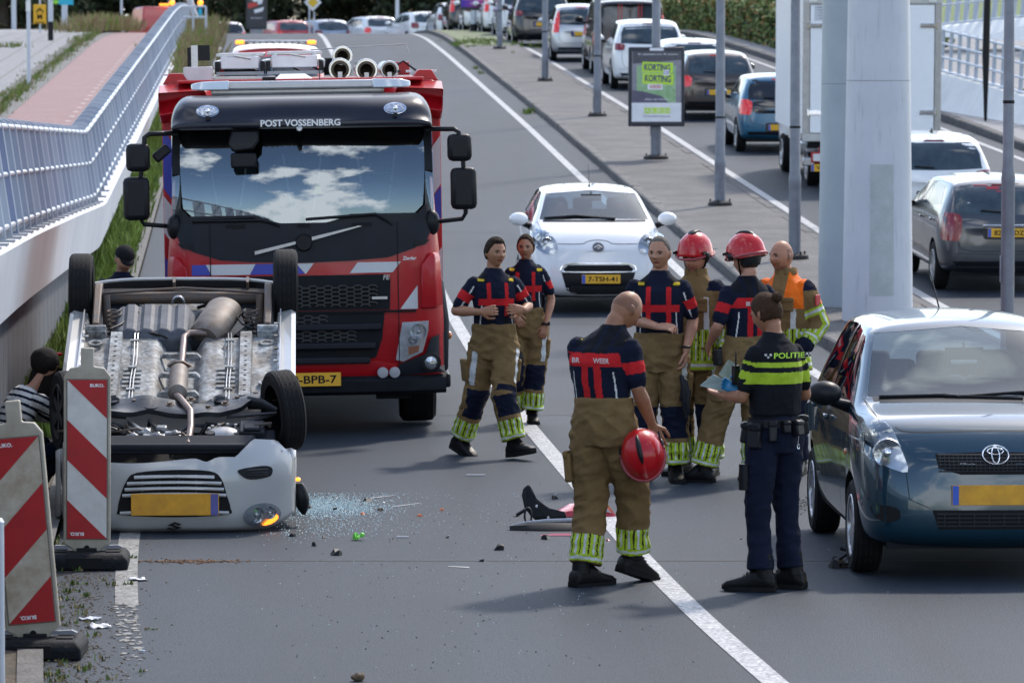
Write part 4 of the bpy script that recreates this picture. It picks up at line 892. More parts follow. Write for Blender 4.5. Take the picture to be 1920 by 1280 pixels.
m = MB(); m.box((0, .18, .68), (2.1, .06, .2)); m.box((0, .06, .42), (1.95, .1, .14)); m.box((0, .08, .25), (1.6, .08, .1)); m.build('underrun_bar', M_MATTE, bt, 0, bevel=.01)
for s in (-1, 1):
    m = MB(); m.box((s*1.05, .0, .46), (.20, .08, .14)); m.build('step_plate', M_ALU, bt, 30, bevel=.02)
    m = MB(); m.box((s*.70, .0, .64), (.38, .06, .13)); m.build('tail_light', M_RLAMP, bt, 30, bevel=.01)
    add_wheel(bt, s*.86, .95, .34, .34, .24, 6, M_ALLOY); add_wheel(bt, s*.86, 4.7, .34, .34, .24, 6, M_ALLOY)
    m = MB(); m.prism([(.45, .62), (.55, .78), (1.35, .78), (1.45, .62), (1.45, .8), (.45, .8)], s*1.0, s*1.12, 'x') if False else m.box((s*1.0, .95, .74), (.24, 1.0, .05)); m.build('mudguard', PW, bt, 30, bevel=.02)
    m = MB(); m.box((s*1.03, 2.3, .78), (.05, 1.2, .18)); m.build('side_skirt', PW, bt, 30, bevel=.01)
cb = shell([(0, .8, .3, 1.2, .8, 1.3, 1.32), (.5, .95, .28, 1.25, .85, 1.4, 1.45), (.9, .96, .28, 1.3, .8, 2.1, 2.2), (1.6, .96, .28, 1.3, .8, 2.15, 2.3), (1.75, .96, .28, 1.3, .8, 2.1, 2.2)]); 
cb.v = [(a, 6.1-b, c) for a, b, c in cb.v]; cb.build('cab', PW, bt, 40, sub=1)
p, y_ = None, 0
m = MB(); m.box((-.74, -.05, .36), (.54, .02, .12)); p = m.build('number_plate', M_PLY, bt, 0); text('plate_text', 'V-421-KS', .065, (-.72, -.062, .36), M_DARK, p, width=.40, bold=.02); m = MB(); m.box((-.985, -.062, .36), (.04, .004, .115)); m.build('country_band', M_BLU, p, 0)
m = MB(); m.box((-.74, -.05, .535), (.54, .03, .17)); q = m.build('red_rear_sign', mat('sign_red', (.5, .02, .02), .4), bt, 0, bevel=.005)
m = MB(); m.prism([(-.98, .475), (-.98, .595), (-.87, .595), (-.84, .535), (-.74, .525), (-.64, .485), (-.72, .465)], -.072, -.067, 'y'); m.build('white_emblem', M_WHT, q, 0)
bt.location = (5.98, 80.0, g(80)); bt.rotation_euler = (math.atan(.037), 0, radians(3.2))
# ---- recovery pickup far behind the fire engine, red lorry cab ------------------------
rv = [(0, .72, .35, .95, .6, 1.0, 1.03), (.1, .9, .25, 1.1, .75, 1.18, 1.2), (.7, .98, .22, 1.2, .85, 1.32, 1.35), (1.0, .99, .22, 1.22, .87, 1.4, 1.42), (1.7, .99, .22, 1.25, .80, 2.0, 2.06), (2.1, .99, .22, 1.25, .80, 2.07, 2.14), (4.4, .99, .22, 1.25, .80, 2.07, 2.14), (4.6, .98, .25, 1.2, .79, 2.0, 2.05)]
tsp = dict(rows=rv, axles=(.9, 3.7), track=.96, R=.34, paint=PR, tail=0, mirror=(1.12, 1.3, 1.35), mirmat=M_BLK,
    patches=[('windscreen', [(-.80, 1.42), (.80, 1.42), (.70, 1.92), (0, 1.95), (-.70, 1.92)], M_TINT2, 'F', .003, 0, 0), ('side_window', [(1.5, 1.35), (1.9, 1.85), (2.5, 1.85), (2.5, 1.35)], M_TINT2, 'L', .003, 0, 1), ('grille', rrect(0, .75, 1.1, .3, .08), M_DARK, 'F', .004, 0, 0), ('headlight', TL(.6, .85, .85, 1.1), M_REFL, 'F', .006, 0, 1)])
rp, bvR = car('emergency_van', 'red emergency van with an amber light bar, just behind the fire engine roof', 'van', tsp)
m = MB(); m.box((0, 2.1, 2.20), (1.5, .28, .06)); lb = m.build('light_bar', M_GALV, rp, 30, bevel=.02)
for x, mt in ((-.68, M_AMBL), (.66, M_AMBL)): m = MB(); m.box((x, 1.97, 2.2), (.16, .06, .07)); m.build('beacon', mt, lb, 30, bevel=.015)
for k in range(9): m = MB(); m.box((-.48+k*.12, 1.965, 2.19), (.07, .03, .035)); m.build('lamp', M_REFL, lb, 0)
rp.location = (-4.3, 88, g(88)-.12); rp.rotation_euler = (radians(2), 0, radians(3.2))
rl = thing('lorry_cab', 'red lorry cab beyond the top of the cycle path', 'truck')
m = MB(); m.loft([[(-1.15, 0, .5), (1.15, 0, .5), (1.15, 2, .5), (-1.15, 2, .5)], [(-1.2, 0, 1.5), (1.2, 0, 1.5), (1.2, 2, 1.5), (-1.2, 2, 1.5)], [(-1.1, .5, 2.7), (1.1, .5, 2.7), (1.1, 1.9, 2.75), (-1.1, 1.9, 2.75)]]); m.build('cab', PR, rl, 40, bevel=.08)
m = MB(); m.box((-.3, 2.02, 1.9), (1.1, .06, .6)); m.build('rear_window', M_TINT2, rl, 0); m = MB(); m.prism([(.35, 1.5), (.6, 2.4), (1.1, 2.4), (1.1, 1.5)], -1.22, -1.19, 'x'); m.build('side_window', M_TINT2, rl, 0)
m = MB(); m.box((-1.45, .1, 1.9), (.2, .12, .5)); m.build('mirror', M_BLK, rl, 30, bevel=.03); m = MB(); m.box((0, 3, .7), (2, 4, .4)); m.build('chassis', M_MATTE, rl, 0)
m = MB(); m.box((0, 2.0, 2.85), (.5, .15, .10)); m.build('amber_beacon', M_AMBL, rl, 0, bevel=.02)
for s in (-1, 1): add_wheel(rl, s*1.0, .8, .45, .45, .3, 6, M_ALLOY)
rl.location = (-14.75, 196, 1.95); rl.rotation_euler = (0, 0, pi+.45)
rl.location.z = 2.55; rl.scale = (.8, .8, .8)
# ================================================================ FIRE ENGINE
PF = mat('fire_red', (.40, .006, .012), .35, var=.10, vs=3, coat=.3, spec=.3); M_NAVY = mat('navy_gloss', (.006, .008, .018), .34, var=.1, coat=.15, spec=.35)
M_GREYP = mat('charcoal_panel', (.013, .016, .023), .5, var=.15, vs=6, spec=.2); M_RBLUE = mat('reflective_blue', (.02, .04, .36), .35, var=.1, vs=30); M_RWHT = mat('reflective_white', (.55, .56, .58), .35, var=.1, vs=60)
M_TRG = glassmat('fire_engine_glass', (.42, .52, .56), .17, .01)
fe = thing('fire_engine', 'large red fire engine with black roof visor and blue white striping, facing the camera', 'fire engine')
def rr(hw, y0, y1, z, r=.2, n=5):
    P = []
    for cx, cy, a0 in ((hw-r, y0+r, 270), (hw-.05, y1-.05, 0), (-hw+.05, y1-.05, 90), (-hw+r, y0+r, 180)):
        rr_ = r if cy < (y0+y1)/2 else .05
        for k in range(n+1):
            a = radians(a0+90*k/n); P.append((cx+rr_*cos(a), cy+rr_*sin(a), z))
    return P
m = MB(); m.loft([rr(1.16, .06, 2.0, .44), rr(1.19, .0, 2.0, .56), rr(1.19, -.02, 2.0, 1.0), rr(1.17, -.01, 2.0, 1.45), rr(1.14, 0, 2.0, 1.80), rr(1.10, .16, 2.0, 2.45), rr(1.08, .22, 2.0, 2.66), rr(1.05, .40, 2.0, 2.84)])
cab = m.build('cab', PF, fe, 30); bF = bvh_of(cab.data)
# window opening through the cab shell
m = MB(); m.mi = 0; m.loft([rr(1.06, .12, 1.9, 1.5), rr(1.04, .14, 1.9, 1.9), rr(1.0, .28, 1.9, 2.6)]); wsF = [(-1.08, 2.62), (1.08, 2.62), (1.09, 2.2), (1.10, 1.90), (1.0, 1.84), (-1.0, 1.84), (-1.10, 1.90), (-1.09, 2.2)][::-1]
m.prism(wsF, -1, .9, 'y'); cu = m.build('cut', M_DARK, None, 0); cab.data.materials.append(M_DARK); boolean(cab, cu, selfx=True); cab.data.set_sharp_from_angle(angle=radians(30))
def fp(poly, name, mt, off=.004, dep=0, mir=False, parent=fe, res=.08):
    o = patch(bF, poly, name, mt, parent, off, res, 'y', -1, dep)
    if mir: patch(bF, mirror(poly), name, mt, parent, off, res, 'y', -1, dep)
    return o
m = MB(); secs = []
for t_ in np.linspace(0, 1, 14):
    z = 1.80+.84*t_; secs.append([(x, .04+.20*t_-.05*sin(pi*t_)+.13*(x/1.12)**2-.05, z) for x in np.linspace(-1.12, 1.12, 30)])
m.loft(secs, cap=False, closed=False); m.build('windscreen', M_TRG, fe, 90)
fr_ = [(-1.11, 2.62), (-1.12, 1.9), (-1.05, 1.80), (1.05, 1.80), (1.12, 1.9), (1.11, 2.62), (1.05, 2.62), (1.045, 1.96), (.98, 1.89), (-.98, 1.89), (-1.045, 1.96), (-1.05, 2.62)]
fp(fr_, 'windscreen_surround', M_BLK, .004, .006)
low = [(-1.10, 1.82), (1.10, 1.82), (1.10, 1.76), (1.055, 1.66), (.945, 1.59), (.72, 1.515), (.4, 1.49), (0, 1.48), (-.4, 1.49), (-.72, 1.515), (-.945, 1.59), (-1.055, 1.66), (-1.10, 1.76)]
fp(low, 'front_flap', M_GREYP, .006, .012); surf_line(bF, [(.80, 1.82), (.80, .58)], 'panel_seam', M_DARK, fe, .008, off=.022); surf_line(bF, [(-.80, 1.82), (-.80, .58)], 'panel_seam', M_DARK, fe, .008, off=.022)
fp([(.95, 1.66), (1.08, 1.66), (1.04, 1.62), (.95, 1.60)], 'corner_grip', M_BLK, .02, .01, True)
m = MB(); m.prism([(-.42, 1.555), (-.42, 1.585), (-.07, 1.665), (-.07, 1.64)], -.05, -.035); m.prism([(.07, 1.67), (.07, 1.70), (.47, 1.79), (.50, 1.785)], -.05, -.035); o = m.build('diagonal_bar', M_ALU, fe, 0); o['kind'] = 'stuff'; del o['kind']
m = MB(); m.lathe([(.001, -.052), (.065, -.052), (.075, -.04), (.075, -.02)], (0, 0, 1.653), 'y', 24); m.build('badge_disc', M_BLK, fe, 40)
for k in range(3):
    m = MB(); x = (-.58, 0, .5)[k]; m.box((x, -.018, 1.80), (.16 if k != 1 else .1, .02, .03)); m.build('vent_slot', M_DARK, fe, 0)
zz = (1.385, 1.475)
def para(u0, u1, u2, u3, mt, nm): f = lambda u: (u-576)/219; fp([(f(u0), zz[1]), (f(u1), zz[1]), (f(u3), zz[0]), (f(u2), zz[0])], nm, mt, .006)
para(366, 392, 366, 402, M_RBLUE, 'blue_stripe'); para(392, 485, 403, 474, M_RWHT, 'white_stripe'); para(485, 560, 475, 577, M_RBLUE, 'blue_stripe'); para(561, 594, 578, 579, M_RWHT, 'white_stripe'); para(676, 757, 661, 741, M_RWHT, 'white_stripe')
fp([(.815, 1.07), (.965, 1.07), (.965, 1.27)], 'white_triangle', M_RWHT, .006); fp([(-.815, 1.07), (-.965, 1.07), (-.965, 1.27)], 'white_triangle', M_RWHT, .006)
# grilles
up = [(-.70, 1.37), (.70, 1.37), (.735, 1.33), (.725, 1.07), (-.725, 1.07), (-.735, 1.33)]
fp(up, 'upper_grille', M_MATTE, .006, .012); fp([(-.66, 1.28), (.66, 1.28), (.64, 1.10), (-.64, 1.10)], 'grille_opening', M_DARK, .02)
def hexgrid(x0, x1, z0, z1, w, h, y, name, mt, parent, r=.0045):
    m = MB(); dx = w*.75; nx = int((x1-x0)/dx); nz = int((z1-z0)/h)
    for i in range(nx+1):
        for j in range(nz+1):
            cx, cz = x0+i*dx, z0+j*h+(h/2 if i % 2 else 0)
            P = [(cx+w/2*cos(radians(60*k)), y, cz+h/2*1.15*sin(radians(60*k))) for k in range(4)]
            if cz > z1: continue
            for a, b in zip(P[:-1], P[1:]):
                a = Vector(a); b = Vector(b); d = (b-a).normalized(); n_ = Vector((-d.z, 0, d.x))*r
                m.add([a-n_, b-n_, b+n_, a+n_, a-n_+Vector((0, .015, 0)), b-n_+Vector((0, .015, 0)), b+n_+Vector((0, .015, 0)), a+n_+Vector((0, .015, 0))], [(0, 1, 2, 3), (0, 4, 5, 1), (3, 2, 6, 7)])
    o = m.build(name, mt, parent, 0, fix=False); o['kind'] = 'stuff'; return o
hexgrid(-.63, .63, 1.10, 1.27, .085, .036, -.055, 'grille_mesh', M_GRI, fe)
lo = [(-.68, 1.045), (.68, 1.045), (.655, .82), (.60, .66), (.30, .60), (-.30, .60), (-.60, .66), (-.655, .82)]
fp(lo, 'lower_grille', M_MATTE, .006, .012)
m = MB()
for z, w_ in ((.925, .64), (.765, .60)): m.box((0, -.055, z), (w_*2, .05, .05)); 
for i, z in enumerate((.925, .765, .64)): 
    mm = MB(); mm.box((0, -.05, z), (1.3-.1*i, .06, .055)); mm.build('grille_bar', M_GREYP, fe, 30, bevel=.012)
hexgrid(-.55, .2, .955, 1.02, .085, .036, -.045, 'grille_mesh', M_GRI, fe); hexgrid(-.5, .45, .80, .88, .085, .036, -.045, 'grille_mesh', M_GRI, fe)
fp([(.25, .73), (.56, .73), (.55, .68), (.25, .65)], 'air_duct', M_DARK, .02, 0, True)
m = MB(); m.box((.0, -.035, 1.055), (1.9, .03, .018)); m.build('panel_gap', M_DARK, fe, 0)
# headlights
HL = [(.83, .955), (1.055, .965), (1.05, .877), (1.0, .70), (.835, .62), (.77, .635), (.80, .80)]
for s in (1, -1):
    pl = HL if s > 0 else mirror(HL); h = fp(pl, 'headlight', mat('lamp_housing2', (.62, .64, .67), .3, .2, var=.35, vs=14), .006, .01)
    for x, z, r in ((.965, .875, .068), (.915, .80, .04)):
        m = MB(); m.lathe([(r, -.012), (r*.8, .0), (r*.3, .008)], (s*x, -.035, z), 'y', 24); m.ell((s*x, -.03, z), (r*.28, .02, r*.28)); m.build('reflector', M_REFL, h, 60)
    pa = [(.875, .745), (.975, .755), (.965, .70), (.88, .675)]; fp(pa if s > 0 else mirror(pa), 'indicator', M_ORL, .02, 0, parent=h)
    fp(pl, 'lens_cover', M_LENS, .05, 0, parent=h)
    # dark lower corner, fog lamp, grey sensors
    cr_ = [(.80, .60), (1.02, .68), (1.075, .82), (1.19, .86), (1.19, .52), (.76, .50)]; fp(cr_ if s > 0 else mirror(cr_), 'bumper_corner', M_GREYP, .012, .02)
    m = MB(); m.lathe([(.085, -.0), (.085, -.02), (.06, -.024), (.055, -.005)], (s*1.07, .0, .607), 'y', 24); q = m.build('fog_lamp_ring', M_BLK, fe, 50); m = MB(); m.lathe([(.055, -.01), (.03, -.02), (.001, -.022)], (s*1.07, -.0, .607), 'y', 20); m.build('fog_lamp', M_REFL, q, 50)
    q.location = (0, -.02, 0)
    for x in (.655, .757): m = MB(); m.lathe([(.046, -.005), (.046, -.028), (.04, -.03), (.001, -.03)], (s*x, -.03, .53), 'y', 24, ); m.build('round_reflector', mat('sensor_grey', (.35, .36, .38), .4), fe, 40)
    m = MB(); x0 = s*1.06; m.loft([[(s*.985, -.05, 1.07), (s*1.12, -.02, 1.07), (s*1.16, .14, 1.07), (s*1.0, .1, 1.07)], [(s*.99, -.07, 1.10), (s*1.13, -.03, 1.10), (s*1.19, .16, 1.10), (s*1.0, .1, 1.10)], [(s*1.0, -.065, 1.44), (s*1.12, -.03, 1.5), (s*1.17, .16, 1.5), (s*1.0, .1, 1.45)], [(s*1.08, -.02, 1.54), (s*1.11, -.01, 1.55), (s*1.15, .14, 1.55), (s*1.06, .1, 1.54)]]); m.build('corner_deflector', PF, fe, 50, bevel=.012)
    m = MB(); m.loft([[(s*1.14, .35, .5), (s*1.23, .4, .5), (s*1.23, 1.9, .5), (s*1.14, 1.9, .5)], [(s*1.14, .2, .95), (s*1.24, .25, .95), (s*1.24, 1.9, .95), (s*1.14, 1.9, .95)], [(s*1.12, .35, 1.34), (s*1.2, .4, 1.3), (s*1.2, 1.9, 1.3), (s*1.12, 1.9, 1.34)]]); m.build('mudguard', M_GREYP, fe, 40, bevel=.03)
    m = MB(); m.ell((s*1.25, .6, .80), (.025, .05, .035)); m.build('side_marker', M_ORL, fe, 60)
    m = MB(); m.box((s*1.22, 1.0, .42), (.06, 1.2, .12)); m.build('step', M_BLK, fe, 30, bevel=.02)
    add_wheel(fe, s*.98, 1.35, .48, .48, .32, 8, M_ALU); add_wheel(fe, s*.98, 5.4, .48, .48, .32, 8, M_ALU)
m = MB(); m.loft([[(x, y-.02+.1*(abs(x)/1.2)**4, z) for y, z in ((.0, .34), (-.05, .37), (-.06, .46), (-.02, .50), (.3, .50), (.3, .34))] for x in (-1.2, -1.1, -.9, -.5, 0, .5, .9, 1.1, 1.2)]); m.build('bumper', M_MATTE, fe, 50)
fp([(-.62, .63), (.62, .63), (.78, .60), (.76, .50), (-.76, .50), (-.78, .60)], 'lower_red_strip', PF, .012, .012) 
m = MB(); m.box((.03, -.10, .485), (.53, .012, .115)); p = m.build('number_plate', M_PLY, fe, 0); text('plate_text', '90-BPB-7', .07, (.04, -.1075, .485), M_DARK, p, width=.44, bold=.02)
m = MB(); m.box((0, 1.0, .6), (1.5, 1.6, .3)); m.box((.75, .3, .35), (.3, .3, .12)); m.box((-.75, .3, .35), (.3, .3, .12)); m.build('chassis', M_MATTE, fe, 0)
text('model_letters', 'FE', .042, (.70, -.045, 1.345), M_CHR, fe, bold=.03, shear=.2); text('maker_lettering', 'Ziegler', .04, (.90, -.04, 1.50), M_WHT, fe, bold=.02, shear=.2, width=.12)
m = MB(); m.box((.64, -.05, 1.17), (.13, .012, .022)); m.build('engine_badge', M_ALU, fe, 0)
# roof visor
def vis(x):
    k = min(1, (1.12-abs(x))/.10) if abs(x) > 1.02 else 1; k = max(.0, k)**.5; z0 = 2.62; b = .10*(abs(x)/1.1)**4
    du = .035*math.exp(-((abs(x)-.35)/.2)**2)*0+(.03 if abs(x) > .42 and abs(x) < .95 else 0)
    pr = [(.5, 0), (-.03, .0), (-.08, .02), (-.08, .07), (-.01-du, .10), (.02-du, .17), (.08, .245), (.3, .29), (.9, .31), (1.0, .0)]
    return [(x, y+b, z0+z*(.35+.65*k)) for y, z in pr]
m = MB(); m.loft([vis(x) for x in (-1.12, -1.10, -1.06, -1.0, -.9, -.7, -.45, -.35, -.15, .15, .35, .45, .7, .9, 1.0, 1.06, 1.10, 1.12)]); vz = m.build('roof_visor', M_NAVY, fe, 60, sub=1); bake(vz); bV = bvh_of(vz.data)
def vy(x, z): h = bV.ray_cast(Vector((x, -20, z)), Vector((0, 1, 0)), 60)[0]; return h.y if h else -.1
text('visor_lettering', 'POST VOSSENBERG', .058, (-.01, min(vy(0, z) for z in (2.63, 2.65, 2.67, 2.69, 2.71))-.008, 2.675), M_WHT, fe, width=.68, bold=.03)
for s in (-1, 1):
    x, z = s*.80, 2.785; q = patch(bV, ellipse(x, z, .098, .05, 28), 'visor_lamp', M_CHR, fe, .006, .04, 'y', -1, 0); patch(bV, ellipse(x, z, .084, .038, 28), 'reflector', M_REFL, q, .012, .04, 'y', -1, 0); m = MB(); m.ell((x, vy(x, z)-.02, z), (.022, .018, .022)); m.build('bulb', M_CHR, q, 60)
    m = MB(); m.box((x, vy(x, 2.73)-.02, 2.727), (.035, .03, .03)); m.build('lamp_bracket', M_BLK, q, 0)
m = MB(); m.cyl((-.02, -.11, 2.62), (-.02, -.06, 2.62), .02); m.box((-.02, -.07, 2.625), (.05, .05, .035)); m.build('front_camera', M_ALU, fe, 30, bevel=.006)
# cab roof light bar
m = MB(); m.box((-.03, .75, 2.99), (1.7, .22, .075)); m.box((-.03, .75, 2.94), (1.5, .1, .06)); lbr = m.build('roof_light_bar', mat('bar_grey', (.5, .5, .52), .3, .3), fe, 30, bevel=.02)
for s in (-1, 1): m = MB(); m.loft([[(s*.62, .60, 2.955), (s*.62, .88, 2.955), (s*.62, .88, 3.035), (s*.62, .60, 3.035)], [(s*.86, .62, 2.955), (s*.86, .88, 2.955), (s*.86, .86, 3.03), (s*.86, .64, 3.03)], [(s*.95, .70, 2.96), (s*.95, .82, 2.96), (s*.95, .80, 3.01), (s*.95, .72, 3.01)]]); m.build('lamp_cover', mat('bar_lens', (.62, .64, .68), .12, .2, coat=1), lbr, 40, bevel=.01)
# mirrors
for s, a in ((-1, ((-1.40, 2.40, .205, .24), (-1.42, 2.05, .225, .37))), (1, ((1.345, 2.44, .21, .235), (1.375, 2.09, .225, .36)))):
    m = MB(); m.tube([(s*1.08, .22, 2.60), (s*1.15, .1, 2.60), (s*1.30, .02, 2.60), (s*1.34, .0, 2.57), (s*1.35, 0, 2.45)], .022, 8); m.tube([(s*1.37, .02, 2.45), (s*1.39, .02, 1.88), (s*1.36, .03, 1.83), (s*1.1, .15, 1.80)], .02, 8); m.ell((s*1.10, .1, 1.80), (.07, .08, .11)); m.build('mirror_arm', M_BLK, fe, 60)
    for x, z, w_, h_ in a:
        m = MB(); m.box((x, .02, z), (w_, .11, h_)); m.build('wing_mirror', M_BLK, fe, 50, bevel=.045)
m = MB(); m.box((-1.2, .1, 2.43), (.16, .08, .09), Matrix.Rotation(-.7, 3, 'Y')); m.build('kerb_mirror', M_BLK, fe, 40, bevel=.02)
m = MB(); m.loft([[(-.60, -.02, 2.62), (-.36, -.02, 2.62), (-.36, .03, 2.62), (-.60, .03, 2.62)], [(-.63, -.06, 2.50), (-.37, -.06, 2.52), (-.37, .0, 2.52), (-.63, .0, 2.50)], [(-.59, -.06, 2.43), (-.42, -.06, 2.45), (-.42, -.02, 2.45), (-.59, -.02, 2.43)]]); m.box((-.50, -.02, 2.36), (.22, .1, .13)); m.build('front_view_mirror', M_BLK, fe, 50, bevel=.03)
for a, b in (((-.92, 1.86), (-.42, 1.875)), ((-.42, 1.875), (-.20, 1.80)), ((.02, 1.85), (.62, 1.885)), ((.62, 1.885), (.76, 1.80)), ((-.95, 1.85), (-.3, 1.85))):
    P = []
    for i in range(6):
        x = a[0]+(b[0]-a[0])*i/5; z = a[1]+(b[1]-a[1])*i/5; h = bF.ray_cast(Vector((x, -20, z)), Vector((0, 1, 0)))[0]; P.append(h+Vector((0, -.035, 0)))
    m = MB(); m.tube(P, .013, 6); m.build('wiper', M_BLK, fe, 60)
# cab interior
m = MB(); m.box((0, .55, 1.78), (2.0, .5, .22)); m.box((-.5, .7, 1.88), (.5, .3, .12)); m.build('dashboard', mat('dash_grey', (.05, .055, .06), .7), fe, 40, bevel=.05)
for x in (-.65, .65, 0):
    m = MB(); m.box((x, 1.35, 2.0), (.5, .14, .75)); s_ = m.build('seat', mat('seat_fabric', (.1, .1, .12), .9), fe, 40, bevel=.06)
    for q in (-.13, .13): m = MB(); m.tube([(x+q*1.3, 1.26, 2.38), (x+q, 1.25, 2.1), (x+q*.6, 1.25, 1.8)], .012, 6); m.tube([(x-.13, 1.25, 2.2), (x+.13, 1.25, 2.2)], .01, 6); m.build('harness', M_WHT, s_, 60)
m = MB(); P = [(.65+.23*cos(a), .62+.08*sin(a), 1.96+.2*sin(a)) for a in np.linspace(0, 2*pi, 25)]; m.tube(P, .018, 8); m.build('steering_wheel', M_BLK, fe, 60)
m = MB(); m.prism([(.09, 2.06), (.17, 2.06), (.13, 2.18)], .3, .31); m.build('hanging_tag', mat('tag_lime', (.5, .7, .05), .6), fe, 0)
# body
m = MB(); bx = [(-1.25, .55), (1.25, .55), (1.25, 2.74), (1.25, 2.95), (1.18, 3.005), (-1.18, 3.005), (-1.25, 2.95), (-1.25, 2.74)]
m.prism(bx, 2.15, 7.6); bd = m.build('body', PF, fe, 30, bevel=.02)
for s in (-1, 1):
    m = MB(); m.loft([[(s*.74, 2.0, 2.98), (s*1.27, 1.92, 2.90), (s*1.27, 1.92, 2.99), (s*.74, 2.0, 3.02)], [(s*.80, 1.7, 2.86), (s*1.26, 1.78, 2.78), (s*1.27, 1.78, 2.98), (s*.86, 1.78, 3.0)], [(s*.85, 2.15, 2.76), (s*1.26, 2.15, 2.7), (s*1.27, 2.15, 3.05), (s*.8, 2.15, 3.05)]]); m.build('roof_cheek', PF, fe, 40, bevel=.015)
    m = MB(); m.prism([(s*.98, 3.05), (s*1.06, 3.15), (s*1.18, 3.15), (s*1.24, 3.05)], 2.2, 2.6); m.build('roof_end_piece', PF, fe, 30, bevel=.01)
    for i, (z0, z1, mt) in enumerate(((.75, 1.15, M_RBLUE), (1.35, 1.70, M_RWHT), (1.75, 2.3, M_RBLUE)) if s < 0 else ((.8, 1.2, M_RWHT), (1.45, 1.75, M_RBLUE), (1.75, 2.2, M_RWHT))):
        m = MB(); m.prism([(s*1.02, z0), (s*1.245, z0+.32), (s*1.245, z1+.3), (s*1.02, z1)], 2.138, 2.145); m.build('diagonal_stripe', mt, bd, 0)
    m = MB(); m.lathe([(.001, -.02), (.04, -.018), (.045, 0)], (s*1.12, 2.15, 2.53), 'y', 16); m.build('round_lamp', M_GREYP, bd, 50)
    for k in range(4): m = MB(); m.box((s*(.88+.11*k), 2.7, 3.08), (.06, .1, .02)); m.build('tread_mark', M_WHT if k % 2 else M_BLK, bd, 0)
m = MB(); m.box((0, 2.1, 3.075), (2.2, .3, .03)); m.build('roof_front_strip', PF, fe, 0, bevel=.01); m = MB(); m.box((0, 3.0, 3.07), (2.1, 1.6, .02)); m.build('roof_deck', M_MATTE, fe, 0)
m = MB(); m.box((-.28, 1.75, 3.06), (.12, .04, .10)); m.cyl((-.28, 1.77, 2.95), (-.28, 1.77, 3.02), .012); m.build('roof_camera', M_BLK, fe, 30, bevel=.008)
m = MB(); m.tube([(.17, 1.8, 2.95), (.17, 1.8, 3.2)], .004, 6); m.build('aerial', M_BLK, fe, 0)
m = MB(); m.loft([[(-.24, 2.0, 3.08), (.12, 2.0, 3.08), (.12, 2.5, 3.08), (-.24, 2.5, 3.08)], [(-.18, 2.1, 3.13), (.04, 2.1, 3.13), (.04, 2.4, 3.13), (-.18, 2.4, 3.13)]]); m.build('dome_hatch', M_WHT, fe, 30, bevel=.01)
# ladders, suction hoses and boxes on the roof
Yr = 2.6
for (x0, x1, z0, z1, nm) in ((-.76, -.33, 3.13, 3.30, 1), (-.30, .20, 3.13, 3.31, 2)):
    l = D.objects.new('ladder', None); COL.objects.link(l); l.parent = fe; k = 0
    for x in (x0, x1): m = MB(); m.box((x, Yr+1.6, (z0+z1)/2), (.05, 3.2, .075)); m.build('rail', M_ALU, l, 30, bevel=.006)
    for x in (x0+.07, x1-.07): m = MB(); m.box((x, Yr+1.6, z1-.02), (.04, 3.2, .05)); m.build('rail', M_ALU, l, 30, bevel=.006)
    for k in range(11): m = MB(); m.box(((x0+x1)/2, Yr+.05+k*.29, z1+.005), (x1-x0, .035, .03)); m.build('rung', M_ALU, l, 0, bevel=.005)
    m = MB(); m.box(((x0+x1)/2, Yr-.02, (z0+z1)/2+.02), (x1-x0-.08, .03, .11)); m.build('end_plate', mat('white_alu', (.62, .62, .66), .35, .4), l, 30, bevel=.008)
    for x in (x0+.01, x1-.01): m = MB(); m.box((x, Yr-.03, z0+.06), (.045, .05, .12)); m.build('rubber_foot', M_BLK, l, 30, bevel=.012)
    m = MB(); m.tube([((x0+x1)/2-.06, Yr-.05, z1+.0), ((x0+x1)/2+.1, Yr-.05, z1-.03)], .008, 6); m.box(((x0+x1)/2, Yr-.04, z0+.01), (x1-x0, .04, .03)); m.build('latch', M_GALV, l, 0)
m = MB(); m.box((-.54, Yr+.3, 3.10), (.62, .8, .02)); m.build('ladder_tray', M_ALU, fe, 0)
for x, z, r, L_, y0 in ((.36, 3.16, .098, 2.6, 0), (.60, 3.15, .098, 2.6, 0), (.81, 3.15, .078, 2.4, .05), (.39, 3.28, .085, 2.2, .5)):
    h = D.objects.new('suction_hose', None); COL.objects.link(h); h.parent = fe
    m = MB(); m.lathe([(r*.80, .02), (r*.85, 0), (r, 0), (r, .06), (r*.9, .07), (r*.9, L_), (r*.5, L_)], (x, Yr+y0, z), 'y', 28); m.build('tube', M_CHR if r > .08 else M_ALU, h, 50)
    m = MB(); m.lathe([(r*.82, .01), (r*.62, .0), (r*.58, .02), (r*.58, .5), (.001, .5)], (x, Yr+y0, z), 'y', 24, mi=0); m.build('inner_tube', mat('hose_inside', (.10, .075, .045), .5), h, 50)
    m = MB(); m.lathe([(r*1.04, -.0), (r*1.08, .01), (r*1.08, .05), (r*1.0, .055)], (x, Yr+y0, z), 'y', 28); m.build('coupling', M_CHR, h, 50)
    if y0 < .3: m = MB(); m.box((x, Yr+y0-.02, z-.08), (.04, .02, .12)); m.build('bracket', M_ALU, h, 0)
m = MB(); m.box((.58, Yr+.1, 3.06), (.75, .3, .05)); m.build('hose_tray', M_GALV, fe, 0)
m = MB(); m.tube([(.45, Yr+1.5, 3.15), (.50, Yr+1.5, 3.36), (1.0, Yr+1.5, 3.38), (1.02, Yr+1.5, 3.3)], .006, 6); m.tube([(.1, Yr+1.4, 3.34), (.5, Yr+1.4, 3.36)], .006, 6); m.build('wire_frame', M_GALV, fe, 0)
